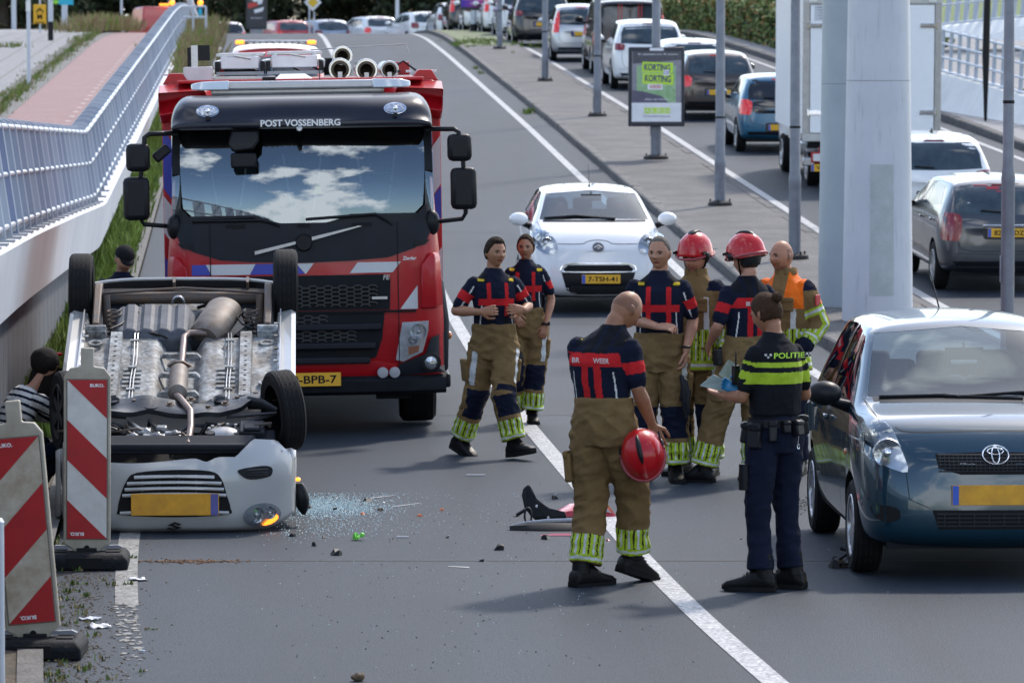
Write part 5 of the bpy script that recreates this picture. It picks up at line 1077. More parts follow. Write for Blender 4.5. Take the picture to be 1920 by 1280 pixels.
for k, (x, z, w_, h_, mt) in enumerate(((-.55, 3.10, .3, .10, M_BLK), (-.15, 3.11, .2, .12, M_GALV), (.26, 3.13, .08, .16, M_BLK), (-.70, 3.12, .1, .14, PF), (.95, 3.10, .14, .12, PF), (.05, 3.10, .22, .08, M_RWHT))): m = MB(); m.box((x, Yr+.9+.12*k, z), (w_, .3, h_)); q = m.build('roof_fitting', mt, fe, 30, bevel=.01); m = MB(); m.tube([(x-w_/2, Yr+.7, z+.03), (x, Yr+.62, z+.07), (x+w_/2+.05, Yr+.72, z-.02)], .01, 6); m.build('roof_cable', M_BLK, fe, 60)
m = MB(); m.box((-.92, Yr-.25, 3.13), (.26, .25, .15)); m.build('equipment_box', mat('box_alu', (.48, .47, .50), .4, .5), fe, 30, bevel=.008)
m = MB(); m.box((-1.0, Yr+.3, 3.26), (.05, .05, .24)); m.box((-.90, Yr+.3, 3.33), (.16, .05, .14)); m.build('lighting_mast', M_BLK, fe, 0); m = MB(); m.box((-.96, Yr+.27, 3.3), (.06, .02, .2)); m.build('mast_panel', M_ALU, fe, 0)
for ch in fe.children:
    if ch.name.split('.')[0] in ('ladder', 'ladder_tray', 'suction_hose', 'hose_tray', 'wire_frame', 'equipment_box', 'lighting_mast', 'mast_panel', 'roof_cheek', 'roof_end_piece', 'roof_front_strip', 'roof_deck', 'roof_camera', 'dome_hatch'): ch.location.z -= .055
fe.location = (at(576, 700, 41.0).x, 41.0, 0); fe.rotation_euler = (0, radians(-.9), radians(2.6))

# ================================================================ OVERTURNED CAR
V_ = Vector
PW2 = mat('pearl_white', (.44, .445, .44), .35, .15, var=.08, vs=3, coat=.8, bump=.02, bs=8); M_UB = mat('underseal_grey', (.27, .295, .31), .65, .05, col2=(.10, .09, .08), vs=5, bump=.25, bs=25, fine=30)
M_DIRT = mat('dirty_steel', (.07, .068, .068), .6, .3, col2=(.12, .075, .05), vs=12, bump=.3, bs=60); M_EXH = mat('exhaust_rusty', (.19, .175, .16), .62, .35, col2=(.13, .10, .08), vs=9); M_SUB = mat('subframe_black', (.035, .04, .048), .4, .4, var=.4, vs=9, bump=.2, bs=30)
M_TANK = mat('tank_plastic', (.025, .033, .048), .6, 0, col2=(.08, .09, .11), vs=5, bump=.1, bs=30)
wk = thing('overturned_car', 'pale grey small car lying on its roof, underside and exhaust to the sky', 'car')
TH = radians(16.5)
def T3(p): x, y, z = p; return (x, y*cos(TH)-z*sin(TH)+.17, y*sin(TH)+z*cos(TH))
def wbuild(m, name, mt, parent=wk, **k): m.v = [T3(p) for p in m.v]; return m.build(name, mt, parent, **k)
def hitp(u, v): """photo pixel -> underbody plane (x, y)"""; return ((u-328)/(274-24*(.2+(830-v)*.00984)/3.3), .2+(830-v)*.00984)
Z0 = .60
# sides, crushed roof
m = MB(); secs = []
for y, w_, zt, zb in ((.25, .74, .50, .05), (.5, .80, .42, -.05), (.95, .81, .54, -.12), (1.1, .815, .58, -.25), (2.2, .815, .60, -.32), (2.55, .815, .60, -.32), (2.75, .80, .42, -.32), (3.2, .78, .42, -.28), (3.4, .76, .60, -.2)):
    secs.append([(w_, y, zt), (w_+.01, y, zt-.12), (w_, y, zb+.2), (w_-.14, y, zb), (-w_+.14, y, zb), (-w_, y, zb+.2), (-w_-.01, y, zt-.12), (-w_, y, zt)])
m.loft(secs, cap=False, closed=False); body = wbuild(m, 'body', PW2, smooth=50); s = body.modifiers.new('s', 'SOLIDIFY'); s.thickness = .02
# sill flanges
for s in (-1, 1):
    m = MB(); m.loft([[(s*.83, y, Z0-.06), (s*.83, y, Z0+.02), (s*.80, y, Z0+.045), (s*.70, y, Z0+.02), (s*.69, y, Z0-.03)] for y in (1.02, 1.06, 2.5, 2.66, 2.74)]); m.loft([[(s*.725, y, Z0+.03), (s*.725, y, Z0+.075), (s*.715, y, Z0+.075), (s*.715, y, Z0+.03)] for y in (1.06, 2.66)]); wbuild(m, 'sill', PW2, smooth=40)
    for k in range(12): m = MB(); m.box((s*.69, 1.12+k*.13, Z0+.045), (.035, .03, .012)); wbuild(m, 'sill_spot', M_UB, smooth=0) if k % 2 == 0 else None
# floor pan with tunnel, beads and members
m = MB(); xs = [-.70, -.62, -.5, -.34, -.2, -.13, -.09, 0, .09, .13, .2, .34, .5, .62, .70]; secs = []
for y in np.arange(.95, 2.26, .035):
    q = []
    for x in np.arange(-.71, .712, .0355):
        z = Z0; t = abs(x)
        if t < .16: z -= .10*min(1, (.16-t)/.05)
        for cx in (-.44, .43):                          # rectangular swages on each side
            if abs(x-cx) < .0+.10 and t > .2:
                if (y*10) % 1.3 < .65 and 1.2 < y < 1.62: z -= .018
            if abs(x-(cx+(.12 if cx < 0 else -.12))) < .07 and 1.85 < y < 2.12 and (x*20) % 1 < .5: z -= .02
        if .52 < t < .68 and 1.15 < y < 2.15: z -= .012*(1+sin(y*9+x*7))
        z += .006*noise.noise(Vector((x*9, y*9, 0)))
        q.append((x, y, z))
    secs.append(q)
m.loft(secs, cap=False, closed=False); wbuild(m, 'floor_pan', M_UB, smooth=60)
for s in (-1, 1):
    m = MB(); x = s*.47; m.loft([[(x-.05, y, Z0-.005), (x-.04, y, Z0+.045), (x+.04, y, Z0+.045), (x+.05, y, Z0-.005)] for y in (.95, 1.0, 2.2, 2.26)]); f = wbuild(m, 'floor_member', M_UB, smooth=30)
    for k in range(12): y = 1.05+.1*k; m = MB(); m.cyl((x+.0, y, Z0+.043), (x, y, Z0+.047), .011, n=10); wbuild(m, 'drain_hole', M_DARK, f, smooth=0)
    for y in (1.3, 2.12): m = MB(); m.lathe([(.055, 0), (.055, .012), (.035, .012), (.03, .002)], (s*.62, y, Z0+.0), 'z', 20); wbuild(m, 'floor_plug', M_UB, smooth=40)
    for k in range(5): m = MB(); m.loft([[(s*.27, 1.2+k*.085, Z0), (s*.40, 1.2+k*.085, Z0), (s*.40, 1.2+k*.085, Z0+.014), (s*.27, 1.2+k*.085, Z0+.014)], [(s*.27, 1.24+k*.085, Z0), (s*.40, 1.24+k*.085, Z0), (s*.40, 1.24+k*.085, Z0+.014), (s*.27, 1.24+k*.085, Z0+.014)]]); wbuild(m, 'pressed_rib', M_UB, smooth=30)
    for dx in (0, .022):
        m = MB(); x = s*(.34 if s < 0 else .34)+dx; m.tube([(x, .9, Z0+.03), (x, 1.3, Z0+.028), (x+.01, 1.7, Z0+.028), (x, 2.25, Z0+.03), (x-s*.05, 2.4, Z0)], .006, 6); wbuild(m, 'fuel_line', M_ALU, smooth=60)
    for y in (1.1, 1.55, 2.1): m = MB(); m.box((s*.345+.01, y, Z0+.03), (.06, .03, .02)); wbuild(m, 'line_clip', M_UB, smooth=0)
for y in (1.15, 1.52, 1.92):
    m = MB(); m.loft([[(-.15, y-.03, Z0-.03), (.15, y-.03, Z0-.03), (.15, y+.03, Z0-.03), (-.15, y+.03, Z0-.03)], [(-.12, y-.02, Z0-.0), (.12, y-.02, Z0-.0), (.12, y+.02, Z0-.0), (-.12, y+.02, Z0-.0)]]); wbuild(m, 'tunnel_brace', M_UB, smooth=30)
# rear floor well, tank, muffler, axle
m = MB(); m.loft([[(-.70, 2.24, Z0-.02), (.70, 2.24, Z0-.02)], [(-.70, 2.3, Z0-.2), (.70, 2.3, Z0-.2)], [(-.70, 2.85, Z0-.16), (.70, 2.85, Z0-.16)], [(-.72, 3.35, Z0-.10), (.72, 3.35, Z0-.10)]], cap=False, closed=False); wbuild(m, 'rear_floor', M_SUB, smooth=30)
m = MB(); m.loft([[(-.3, 2.9, Z0-.12), (.3, 2.9, Z0-.12), (.3, 2.9, Z0-.05), (-.3, 2.9, Z0-.05)], [(-.34, 3.1, Z0-.12), (.36, 3.1, Z0-.12), (.36, 3.1, Z0-.02), (-.34, 3.1, Z0-.02)]]); wbuild(m, 'spare_wheel_well', M_UB, smooth=30, bevel=.02)
m = MB(); secs = []
for i, x in enumerate(np.linspace(-.50, .09, 25)):
    e = 1-max(0, (abs((x+.205)/.295)-.85)/.15)*.5; rib = .018 if (i % 5) in (2, 3) else 0; z = Z0-.08+(.14-rib)*e; y0 = 2.24+.02*(1-e)*5; y1 = 2.86-.04*(1-e)*3
    secs.append([(x, y0, Z0-.14), (x, y0-.01, z-.06), (x, y0+.04, z), (x, y1-.08, z+.01), (x, y1, z-.05), (x, y1+.02, Z0-.14)])
m.loft(secs); wbuild(m, 'fuel_tank', M_TANK, smooth=30, bevel=.012)
m = MB(); m.tube([(.17, 2.26, Z0+.0), (.19, 2.30, Z0+.01), (.30, 2.78, Z0+.02), (.31, 2.82, Z0+.02)], [.075, .105, .105, .075], 28, flat=1.3); wbuild(m, 'rear_silencer', M_EXH, smooth=40)
m = MB(); m.tube([(.20, 2.27, Z0+.03), (.06, 2.24, Z0+.04), (.02, 2.18, Z0+.03), (.015, 1.6, Z0+.02), (0, 1.50, Z0+.02)], .024, 12); wbuild(m, 'exhaust_pipe', mat('pipe_pinkish', (.25, .20, .185), .45, .5, col2=(.18, .13, .115), vs=12), smooth=60); m = MB(); m.tube([(-.005, .98, Z0+.03), (.02, .88, Z0+.05), (.10, .62, Z0+.05), (.105, .46, Z0), (.09, .22, Z0-.04)], .024, 12); wbuild(m, 'exhaust_pipe', mat('pipe_pinkish', (.25, .20, .185)), smooth=60)
m = MB(); m.tube([(0, 1.52, Z0+.02), (0, 1.48, Z0+.02), (-.0, 1.02, Z0+.03), (-.004, .98, Z0+.03)], [.03, .068, .068, .03], 28); wbuild(m, 'front_silencer', M_EXH, smooth=40)
m = MB(); m.prism([(-.09, Z0+.02), (-.03, Z0+.055), (.03, Z0+.055), (.09, Z0+.02), (.03, Z0-.01), (-.03, Z0-.01)], 1.60, 1.62); wbuild(m, 'pipe_flange', M_DIRT, smooth=0)
m = MB(); m.tube([(-.66, 3.0, Z0+.04), (.66, 3.0, Z0+.04)], .045, 16); m.tube([(-.6, 2.94, Z0+.10), (0, 3.02, Z0+.11), (.6, 2.94, Z0+.10)], .012, 8); wbuild(m, 'rear_axle_beam', M_DIRT, smooth=60)
for s in (-1, 1):
    m = MB(); m.loft([[(s*.60, 2.32, Z0+.03), (s*.65, 2.32, Z0+.03), (s*.65, 2.32, Z0+.09), (s*.60, 2.32, Z0+.09)], [(s*.60, 2.95, Z0+.07), (s*.66, 2.95, Z0+.07), (s*.66, 2.95, Z0+.16), (s*.60, 2.95, Z0+.16)], [(s*.60, 3.12, Z0+.02), (s*.66, 3.12, Z0+.02), (s*.66, 3.12, Z0+.12), (s*.60, 3.12, Z0+.12)]]); wbuild(m, 'trailing_arm', M_DIRT, smooth=30, bevel=.01)
    m = MB(); m.box((s*.62, 2.30, Z0+.01), (.14, .1, .08)); m.cyl((s*.55, 2.30, Z0+.05), (s*.70, 2.30, Z0+.05), .03); wbuild(m, 'arm_bracket', M_UB, smooth=40, bevel=.006)
    m = MB(); m.cyl((s*.56, 2.75, Z0-.1), (s*.57, 2.85, Z0+.12), .03); 
    for k in range(6): m.tube([(s*.50+.05*cos(a), 2.62+.05*sin(a), Z0-.12+.035*k+.035*a/(2*pi)) for a in np.linspace(0, 2*pi, 13)], .008, 5)
    o = wbuild(m, 'rear_spring', M_DIRT, smooth=60); o['kind'] = 'stuff'; del o['kind']
    m = MB(); m.tube([(s*.45, 2.85, Z0+.0), (s*.40, 2.6, Z0+.03), (s*.44, 2.4, Z0+.05), (s*.52, 2.3, Z0+.05)], .008, 6); wbuild(m, 'brake_hose', M_BLK, smooth=60)
m = MB(); m.loft([[(x, 3.36+.05*(1-(x/.8)**2), Z0-.12) for x in (0,)]]) if False else None
m = MB(); secs = []
for x in np.linspace(-.78, .78, 15): k = (x/.78)**4*.18; secs.append([(x, 3.42-k, Z0+.03), (x, 3.47-k, Z0-.05), (x, 3.49-k, -.05), (x, 3.44-k, -.05), (x, 3.40-k, Z0-.06)])
m.loft(secs); wbuild(m, 'rear_bumper', M_BLK, smooth=40)
m = MB(); m.tube([(x, 3.44-(x/.78)**4*.18, Z0+.035) for x in np.linspace(-.76, .76, 17)], .014, 8); wbuild(m, 'bumper_edge', PW2, smooth=60)
m = MB(); m.box((0, 3.30, Z0-.05), (1.36, .06, .10)); wbuild(m, 'rear_crossmember', M_DARK, smooth=0)  # dark box standing in for the shade inside the upturned bumper
for x in (-.08, .47): m = MB(); m.box((x, 3.36, Z0+.03), (.02, .12, .06)); wbuild(m, 'bumper_stay', M_DIRT, smooth=0)
m = MB(); P = [(-.04+.045*cos(a), 2.93, Z0+.02+.055*sin(a)) for a in np.linspace(0, pi, 9)]; m.tube(P, .012, 8); wbuild(m, 'tow_loop', M_ALU, smooth=60)
m = MB(); m.tube([(.40, 2.4, Z0-.06), (.5, 2.55, Z0-.02), (.45, 2.8, Z0+.0)], .03, 10); wbuild(m, 'filler_hose', M_BLK, smooth=60); m = MB(); m.tube([(-.45, 2.3, Z0+.02), (-.2, 2.26, Z0+.03), (-.1, 2.24, Z0+.0)], .012, 6); wbuild(m, 'fuel_hose', M_BLK, smooth=60); m = MB(); m.tube([(.1, 2.95, Z0-.02), (.35, 3.0, Z0+.04), (.52, 3.02, Z0+.05)], .014, 6); wbuild(m, 'breather_hose', M_BLK, smooth=60)
# subframe and engine
def plateform(name, outline, z, t, mt, warp=.02, parent=wk):
    bm = clip_grid(outline, .035)
    for v in bm.verts: v.co.z = z+warp*noise.noise(Vector((v.co.x*6, v.co.y*6, 3)))+warp*.8*sin(v.co.x*9)*cos(v.co.y*11)
    r = bmesh.ops.extrude_face_region(bm, geom=bm.faces[:])
    for e in r['geom']:
        if isinstance(e, bmesh.types.BMVert): e.co.z += t
    bmesh.ops.recalc_face_normals(bm, faces=bm.faces)
    for v in bm.verts: v.co = T3(v.co)
    me = D.meshes.new(name); bm.to_mesh(me); bm.free(); return link(name, me, mt, parent, 40)
so_ = spline([(-.62, .98), (-.40, .92), (-.15, .88), (.10, .86), (.35, 1.02), (.60, 1.06), (.66, .92), (.52, .82), (.42, .70), (.20, .60), (.0, .63), (-.2, .70), (-.42, .60), (-.58, .66), (-.66, .82)], 4)
plateform('front_subframe', so_, Z0+.0, .035, M_SUB, .03)
for x, y in ((-.58, .85), (-.50, .70), (-.30, .84), (-.05, .78), (.22, .72), (.42, .90), (.55, .98), (.10, .88), (.34, .80)): m = MB(); m.cyl((x, y, Z0+.03), (x, y, Z0+.055), .016, n=6); m.lathe([(.035, .034), (.03, .042), (.016, .042)], (x, y, Z0), 'z', 14); wbuild(m, 'subframe_bolt', M_DIRT, smooth=30)
for x, y in ((-.18, .76), (.30, .88), (-.46, .88)): m = MB(); m.lathe([(.06, .04), (.045, .03), (.04, .0)], (x, y, Z0), 'z', 18); wbuild(m, 'pressed_dimple', M_SUB, smooth=60)
m = MB(); m.loft([[(-.74, .22, Z0-.34), (.74, .22, Z0-.34)], [(-.74, .98, Z0-.25), (.74, .98, Z0-.25)]], cap=False, closed=False); wbuild(m, 'engine_bay', M_DARK, smooth=0)
random.seed(5)
eng = [(-.22, .47, .10, .09, .07), (-.10, .50, .08, .07, .09), (-.15, .38, .16, .06, .06), (-.02, .42, .12, .05, .07), (.02, .33, .08, .06, .05), (-.30, .38, .09, .07, .05), (-.02, .32, .05, .05, .08)]
for x, y, a, b, c_ in eng: m = MB(); m.box((x, y, Z0-.10), (a, b, c_+.08)); m.cyl((x-a*.2, y, Z0-.05), (x+a*.3, y, Z0-.03), .022); m.ell((x+a*.2, y-.02, Z0-.04), (.03, .025, .025)); wbuild(m, 'engine_casting', mat('cast_alu', (.30, .31, .33), .4, .7, col2=(.12, .12, .12), vs=14, bump=.4, bs=60), smooth=30, bevel=.012)
m = MB(); m.ell((.33, .45, Z0-.08), (.13, .10, .07), 20, 12)
for k in range(9): a = k*.5-1; m.cyl((.35+.12*cos(a), .47+.09*sin(a), Z0-.06), (.35+.12*cos(a), .47+.09*sin(a), Z0-.02), .012, n=8)
wbuild(m, 'gearbox_casing', mat('gearbox_alu', (.42, .43, .44), .5, .5, col2=(.24, .24, .25), vs=8, bump=.3, bs=30), smooth=50)
m = MB(); m.box((.53, .46, Z0-.06), (.18, .22, .12)); m.box((.53, .40, Z0+.01), (.12, .1, .03)); wbuild(m, 'battery_tray', M_GREYP, smooth=30, bevel=.012)
m = MB(); m.box((-.55, .45, Z0-.06), (.16, .24, .10)); wbuild(m, 'washer_bottle', M_GREYP, smooth=30, bevel=.012)
m = MB(); m.cyl((.24, .34, Z0-.06), (.24, .34, Z0+.0), .035); wbuild(m, 'oil_filter', M_BLK, smooth=40)
for k in range(7): m = MB(); x = random.uniform(-.5, .55); y = random.uniform(.3, .6); m.tube([(x, y, Z0-.12), (x+random.uniform(-.1, .1), y+.06, Z0-.03), (x+random.uniform(-.2, .2), y+random.uniform(-.1, .15), Z0-.06)], random.choice([.007, .012, .016]), 6); wbuild(m, 'engine_hose', random.choice([M_BLK, M_DIRT, M_ALU]), smooth=60)
for s in (-1, 1):
    m = MB(); m.tube([(s*.50, .86, Z0+.02), (s*.60, .80, Z0+.03), (s*.70, .74, Z0+.0)], [.05, .04, .03], 10, flat=.5); m.tube([(s*.30, .55, Z0-.06), (s*.68, .70, Z0-.01)], .016, 8); m.tube([(s*.35, .68, Z0-.02), (s*.70, .66, Z0+.02)], .011, 8); wbuild(m, 'suspension_arm', M_SUB, smooth=60)
m = MB(); m.loft([[(-.60, .17, Z0-.10), (.50, .17, Z0-.10), (.50, .17, Z0-.03), (-.60, .17, Z0-.03)], [(-.62, .30, Z0-.10), (.56, .30, Z0-.10), (.56, .30, Z0+.0), (-.62, .30, Z0+.0)]]); m.box((-.06, .19, Z0-.05), (1.10, .05, .05)); wbuild(m, 'radiator_support', M_GREYP, smooth=30, bevel=.015)
m = MB(); m.box((.63, .42, Z0-.08), (.12, .2, .06)); m.cyl((.60, .45, Z0-.04), (.60, .45, Z0-.01), .02); wbuild(m, 'corner_bracket', M_GREYP, smooth=30, bevel=.012)
for k in range(18):
    a = (random.uniform(-.66, .66), random.uniform(2.3, 3.2), Z0-.05+random.uniform(0, .08)) if k % 2 else (random.uniform(-.64, .64), random.uniform(.28, .62), Z0-.06+random.uniform(0, .06)); d1 = V_((random.uniform(-.22, .22), random.uniform(-.12, .12), random.uniform(-.02, .05))); d2 = V_((random.uniform(-.2, .2), random.uniform(-.15, .15), -.04))
    m = MB(); m.tube([a, tuple(V_(a)+d1*.5+V_((0, 0, .03))), tuple(V_(a)+d1), tuple(V_(a)+d1+d2*.6)], random.choice([.006, .009, .013]), 6); wbuild(m, 'cable', random.choice([M_BLK, M_BLK, M_DIRT, M_SUB]), smooth=60)
# wheels
for x, y, z, st, tl in ((-.755, 3.0, Z0+.09, 0, 0), (.755, 3.0, Z0+.12, .03, 0), (-.75, .70, Z0+.02, .25, 0), (.745, .70, Z0+.02, .30, .10)):
    p = T3((x, y, z)); add_wheel(wk, p[0], p[1], p[2], .285, .175, 6, M_BLK, steer=st, tilt=tl)
# front bumper skin, standing upside down on its bonnet edge
def fy(x, z): a = abs(x)/.82; return .02+.30*a**3.2+.10*max(0, (z-.34)/.3)**2+.05*max(0, (.12-z)/.12)**2
def ftop(x): return .50+.02*sin(x*5)+(.125*min(1, max(0, (x-.42)/.12)) if x > 0 else .09*min(1, max(0, (-x-.5)/.12))) - (.10 if x > .70 else 0)*(x-.70)/.1-.03*math.exp(-((x-.22)/.05)**2)
m = MB(); secs = []
for x in np.linspace(-.775, .82, 60):
    zt = ftop(x); zl = .015+.10*max(0, (abs(x)-.60)/.22)**1.5
    secs.append([(x, fy(x, z)+(.018*math.exp(-((x-.25)/.08)**2-((z-.47)/.05)**2)), z) for z in np.linspace(zl, zt, 16)]+[(x*.99, fy(x, zt)+.07, zt-.004)])
m.loft(secs, cap=False, closed=False); fb = m.build('front_bumper', PW2, wk, 60); bW = bvh_of(fb.data); s = fb.modifiers.new('s', 'SOLIDIFY'); s.thickness = .005; s.offset = 0
for s in (-1, 1):       # wings behind the bumper
    m = MB(); m.loft([[(s*.80, .33, z) for z in (.10, .3, .48, .56)], [(s*.83, .40, z) for z in (.08, .3, .48, .54)], [(s*.835, .62, z) for z in (.1, .2, .3, .36)], [(s*.83, 1.1, z) for z in (.2, .3, .42, .6)]], cap=False, closed=False); o = m.build('wing', PW2, wk, 60); q = o.modifiers.new('s', 'SOLIDIFY'); q.thickness = .008
gW = spline([(-.39, .16), (-.37, .26), (-.33, .36), (-.26, .42), (.0, .44), (.24, .43), (.32, .38), (.36, .26), (.385, .17), (.36, .13), (0, .115), (-.36, .13)], 3)
patch(bW, gW, 'grille_opening', M_DARK, wk, .009, .05)
for i, z in enumerate((.395, .355, .315, .275, .155)):
    P = []; w_ = float(np.interp(z, [.12, .17, .26, .36, .42], [.35, .38, .36, .32, .24]))
    for x in np.linspace(-w_, w_, 15): h = bW.ray_cast(Vector((x, -20, z+.012*(x/.35)**2*-1)), Vector((0, 1, 0)))[0]; P.append(h+Vector((0, -.020, 0)))
    m = MB(); m.tube(P, .0125, 6); m.build('grille_slat', PW2, wk, 60)
for x in (-.22, -.1, .03, .15): m = MB(); h = bW.ray_cast(Vector((x, -20, .34)), Vector((0, 1, 0)))[0]; m.tube([h+Vector((0, -.006, -.06)), h+Vector((0, -.006, .07))], .007, 5); m.build('grille_upright', M_GRI, wk, 0)
fg = spline([(.44, .435), (.60, .455), (.665, .44), (.67, .40), (.64, .375), (.52, .365), (.46, .395)], 3); patch(bW, fg, 'fog_lamp_pocket', M_BLK, wk, .005, .05, depth=.004); patch(bW, mirror(fg), 'fog_lamp_pocket', M_BLK, wk, .005, .05, depth=.004)
for z in (.395, .41, .43): P = [bW.ray_cast(Vector((x, -20, z)), Vector((0, 1, 0)))[0]+Vector((0, -.012, 0)) for x in np.linspace(.50, .64, 5)]; m = MB(); m.tube(P, .004, 5); m.build('pocket_rib', M_GRI, wk, 0)
plW = spline([(-.30, .15), (-.30, .28), (.30, .28), (.30, .15)], 1)
m = MB(); m.box((.005, -.02, .205), (.60, .012, .15)); p = m.build('number_plate', M_PLYB, wk, 0, bevel=.003); m = MB(); m.box((.275, -.0275, .205), (.05, .004, .146)); m.build('country_band', mat('plate_violet', (.10, .11, .35), .5), p, 0)
hW = ellipse(.60, .115, .13, .085, 26, .05)
for s in (1, -1):
    pl = hW if s > 0 else mirror(hW); h = patch(bW, pl, 'headlight', mat('lamp_housing', (.3, .31, .32)), wk, .004, .04, depth=.006)
    for x, z, r in ((.56, .12, .055), (.65, .13, .045)): m = MB(); hh = bW.ray_cast(Vector((s*x, -20, z)), Vector((0, 1, 0)))[0]; m.lathe([(r, -.01), (r*.8, -.002), (.001, .004)], (s*x, hh.y-.01, z), 'y', 20); m.ell((s*x, hh.y-.016, z), (r*.25, .02, r*.3)); m.build('reflector', M_REFL, h, 60)
    ai = spline([(.60, .045), (.66, .05), (.71, .085), (.70, .115), (.655, .09)], 2); patch(bW, ai if s > 0 else mirror(ai), 'indicator', M_AMBL if s > 0 else M_ORL, h, .02, .04)
    patch(bW, pl, 'lens_cover', M_LENS, h, .028, .04)
m = MB(); zc, k = .048, .032; m.prism([(k*1.0+.0, zc+k*.2), (k*.1, zc+k*.95), (-k*1.25, zc+k*.05), (-k*.1, zc-k*.28), (-k*.5, zc-k*.55), (-k*1.2, zc-k*.1)], -.012, -.004) if False else None
S_ = [(1.0, .15), (.15, .75), (-.75, .3), (.1, 0.0), (-1.0, -.1), (-.15, -.8), (.75, -.3), (-.1, .0)]
for q in ([(-.9, .22), (.05, .85), (1.0, .38), (.62, .15), (.08, .45), (-.1, .33), (.95, -.22), (.55, -.45), (-.35, .0), (-.35, .05)], [(.9, -.22), (-.05, -.85), (-1.0, -.38), (-.62, -.15), (-.08, -.45), (.1, -.33), (.1, -.1), (-.55, .2)]):
    m = MB(); m.prism([(.0+a*.052, .055+b*.036) for a, b in q], -.03, -.012); m.build('badge', M_DARK, wk, 0)
m = MB(); m.loft([[(.80+.0, .34, .10), (.80, .42, .10)], [(.87, .36, .14), (.87, .45, .14)]], cap=False, closed=False)
m = MB(); secs = []
for t in np.linspace(0, 1, 9): z = .30-.22*t; w_ = .055*sin(pi*min(1, t*.85+.12))**.7; c = .855+.03*t; secs.append([(c+w_*cos(a), .50+.05*sin(a)*(w_/.055), z) for a in np.linspace(0, 2*pi, 13)[:-1]])
m.loft(secs); m.build('side_mirror', M_BLK, wk, 60); m = MB(); m.ell((.845, .47, .33), (.02, .02, .014)); m.build('side_repeater', M_AMBL, wk, 60)
wk.location = (at(330, 1000, 32.9).x, 32.75, 0.0); wk.rotation_euler = (0, 0, radians(2.5))
# ================================================================ PEOPLE
V = Vector
C_TAN, C_NAVY, C_LIME, C_SILV, C_DKB, C_RED, C_BLK, C_SKIN, C_LIP, C_WHT, C_OR, C_YEL = range(12)
def cloth(name, c, r=.85, **k): return mat(name, c, r, var=.28, vs=5, bump=.35, bs=120, spec=.15, **k)
CM = [cloth('turnout_tan', (.19, .122, .052)), cloth('uniform_navy', (.007, .010, .026)), cloth('hi_vis_lime', (.36, .50, .03), .55), mat('reflective_tape', (.50, .52, .52), .4, var=.15, vs=50), cloth('dark_brown_tape', (.05, .032, .015)),
      cloth('uniform_red', (.52, .018, .022)), cloth('uniform_black', (.008, .009, .013)), None, None, cloth('white_cotton', (.62, .62, .60)), cloth('orange_vest', (.85, .16, .01), .6), cloth('yellow_mark', (.6, .42, .03))]
def skinmats(c):
    c = (c[0]*1.08, c[1]*.94, c[2]*.78)
    n = 'skin_%d' % int(c[0]*1000); a = mat(n, c, .5, col2=tuple(v*.82 for v in c), vs=14, bump=.08, bs=90); a.node_tree.nodes['Principled BSDF'].inputs['Subsurface Weight'].default_value = .08
    return a, mat(n+'_lip', (c[0]*.62, c[1]*.38, c[2]*.40), .45, var=.1), mat('stubble_'+n, (c[0]*.62, c[1]*.60, c[2]*.6), .6, var=.2, vs=40)
def headpt(d, fem=0):
    x, y, z = d.x*.077, d.y*.099, d.z*.120
    if z < 0: s = -z/.12; k = 1-.30*s**1.5-(.05*s if fem else 0); x *= k; y = y*(1-.12*s**2) if y < 0 else y*(1-.35*s)
    if y < 0:
        G = lambda cx, sx, cz, sz: math.exp(-((abs(x)-cx)/sx)**2-((z-cz)/sz)**2)
        nz_ = max(0, min(1, (.028-z)/.05)) if z > -.026 else max(0, 1-(-.026-z)/.010)
        y -= .030*math.exp(-(x/(.008+.008*nz_))**2)*nz_*(.85 if fem else 1)
        y -= .006*G(0, .05, .024, .010)*(.4 if fem else 1); y += .0125*G(.031, .0135, .006, .009); y -= .006*G(.045, .02, -.022, .018)
        y -= .008*G(0, .020, -.054, .008); y += .004*G(0, .022, -.068, .005); y -= .010*G(0, .022, -.094, .015); y += .003*G(0, .02, -.045, .004)
    return V((x, y, z))
def sphere_dirs(n, m):
    for i in range(m+1):
        t = pi*(.004+.992*i/m)
        for k in range(n): a = 2*pi*k/n; yield V((sin(t)*sin(a), -sin(t)*cos(a), cos(t)))
def remesh(mb, name, vox, mats, parent, smooth_it=2, disp=0, region=None, fr=(13, 13, 7), root_z=None):
    me = mb.mesh(name); o = D.objects.new(name, me); COL.objects.link(o)
    bm = bmesh.new(); bm.from_mesh(me); bmesh.ops.recalc_face_normals(bm, faces=bm.faces); bm.to_mesh(me); bm.free()
    r = o.modifiers.new('r', 'REMESH'); r.mode = 'VOXEL'; r.voxel_size = vox; r.use_smooth_shade = True
    if smooth_it: s = o.modifiers.new('s', 'SMOOTH'); s.factor = .5; s.iterations = smooth_it
    bpy.context.view_layer.update(); e = evaluated(o); D.objects.remove(o)
    if disp:
        sd = random.uniform(0, 50); nrm = [v.normal.copy() for v in e.vertices]
        for v, n_ in zip(e.vertices, nrm):
            p = v.co; q = V((p.x*fr[0], p.y*fr[1], p.z*fr[2]+sd)); w = 1-abs(noise.noise(q))*2; w2 = 1-abs(noise.noise(V((p.x*9+p.z*11, p.y*9-p.z*5, p.z*13+sd))))*2.2
            v.co = p+n_*disp*(w*.85+w2*.35-.5)
    e.materials.clear()
    for m in mats: e.materials.append(m)
    if region:
        idx = [region(p.center, p.normal) for p in e.polygons]; e.polygons.foreach_set('material_index', idx)
    e.shade_smooth(); o = D.objects.new(name, e); COL.objects.link(o); o.parent = parent; return o
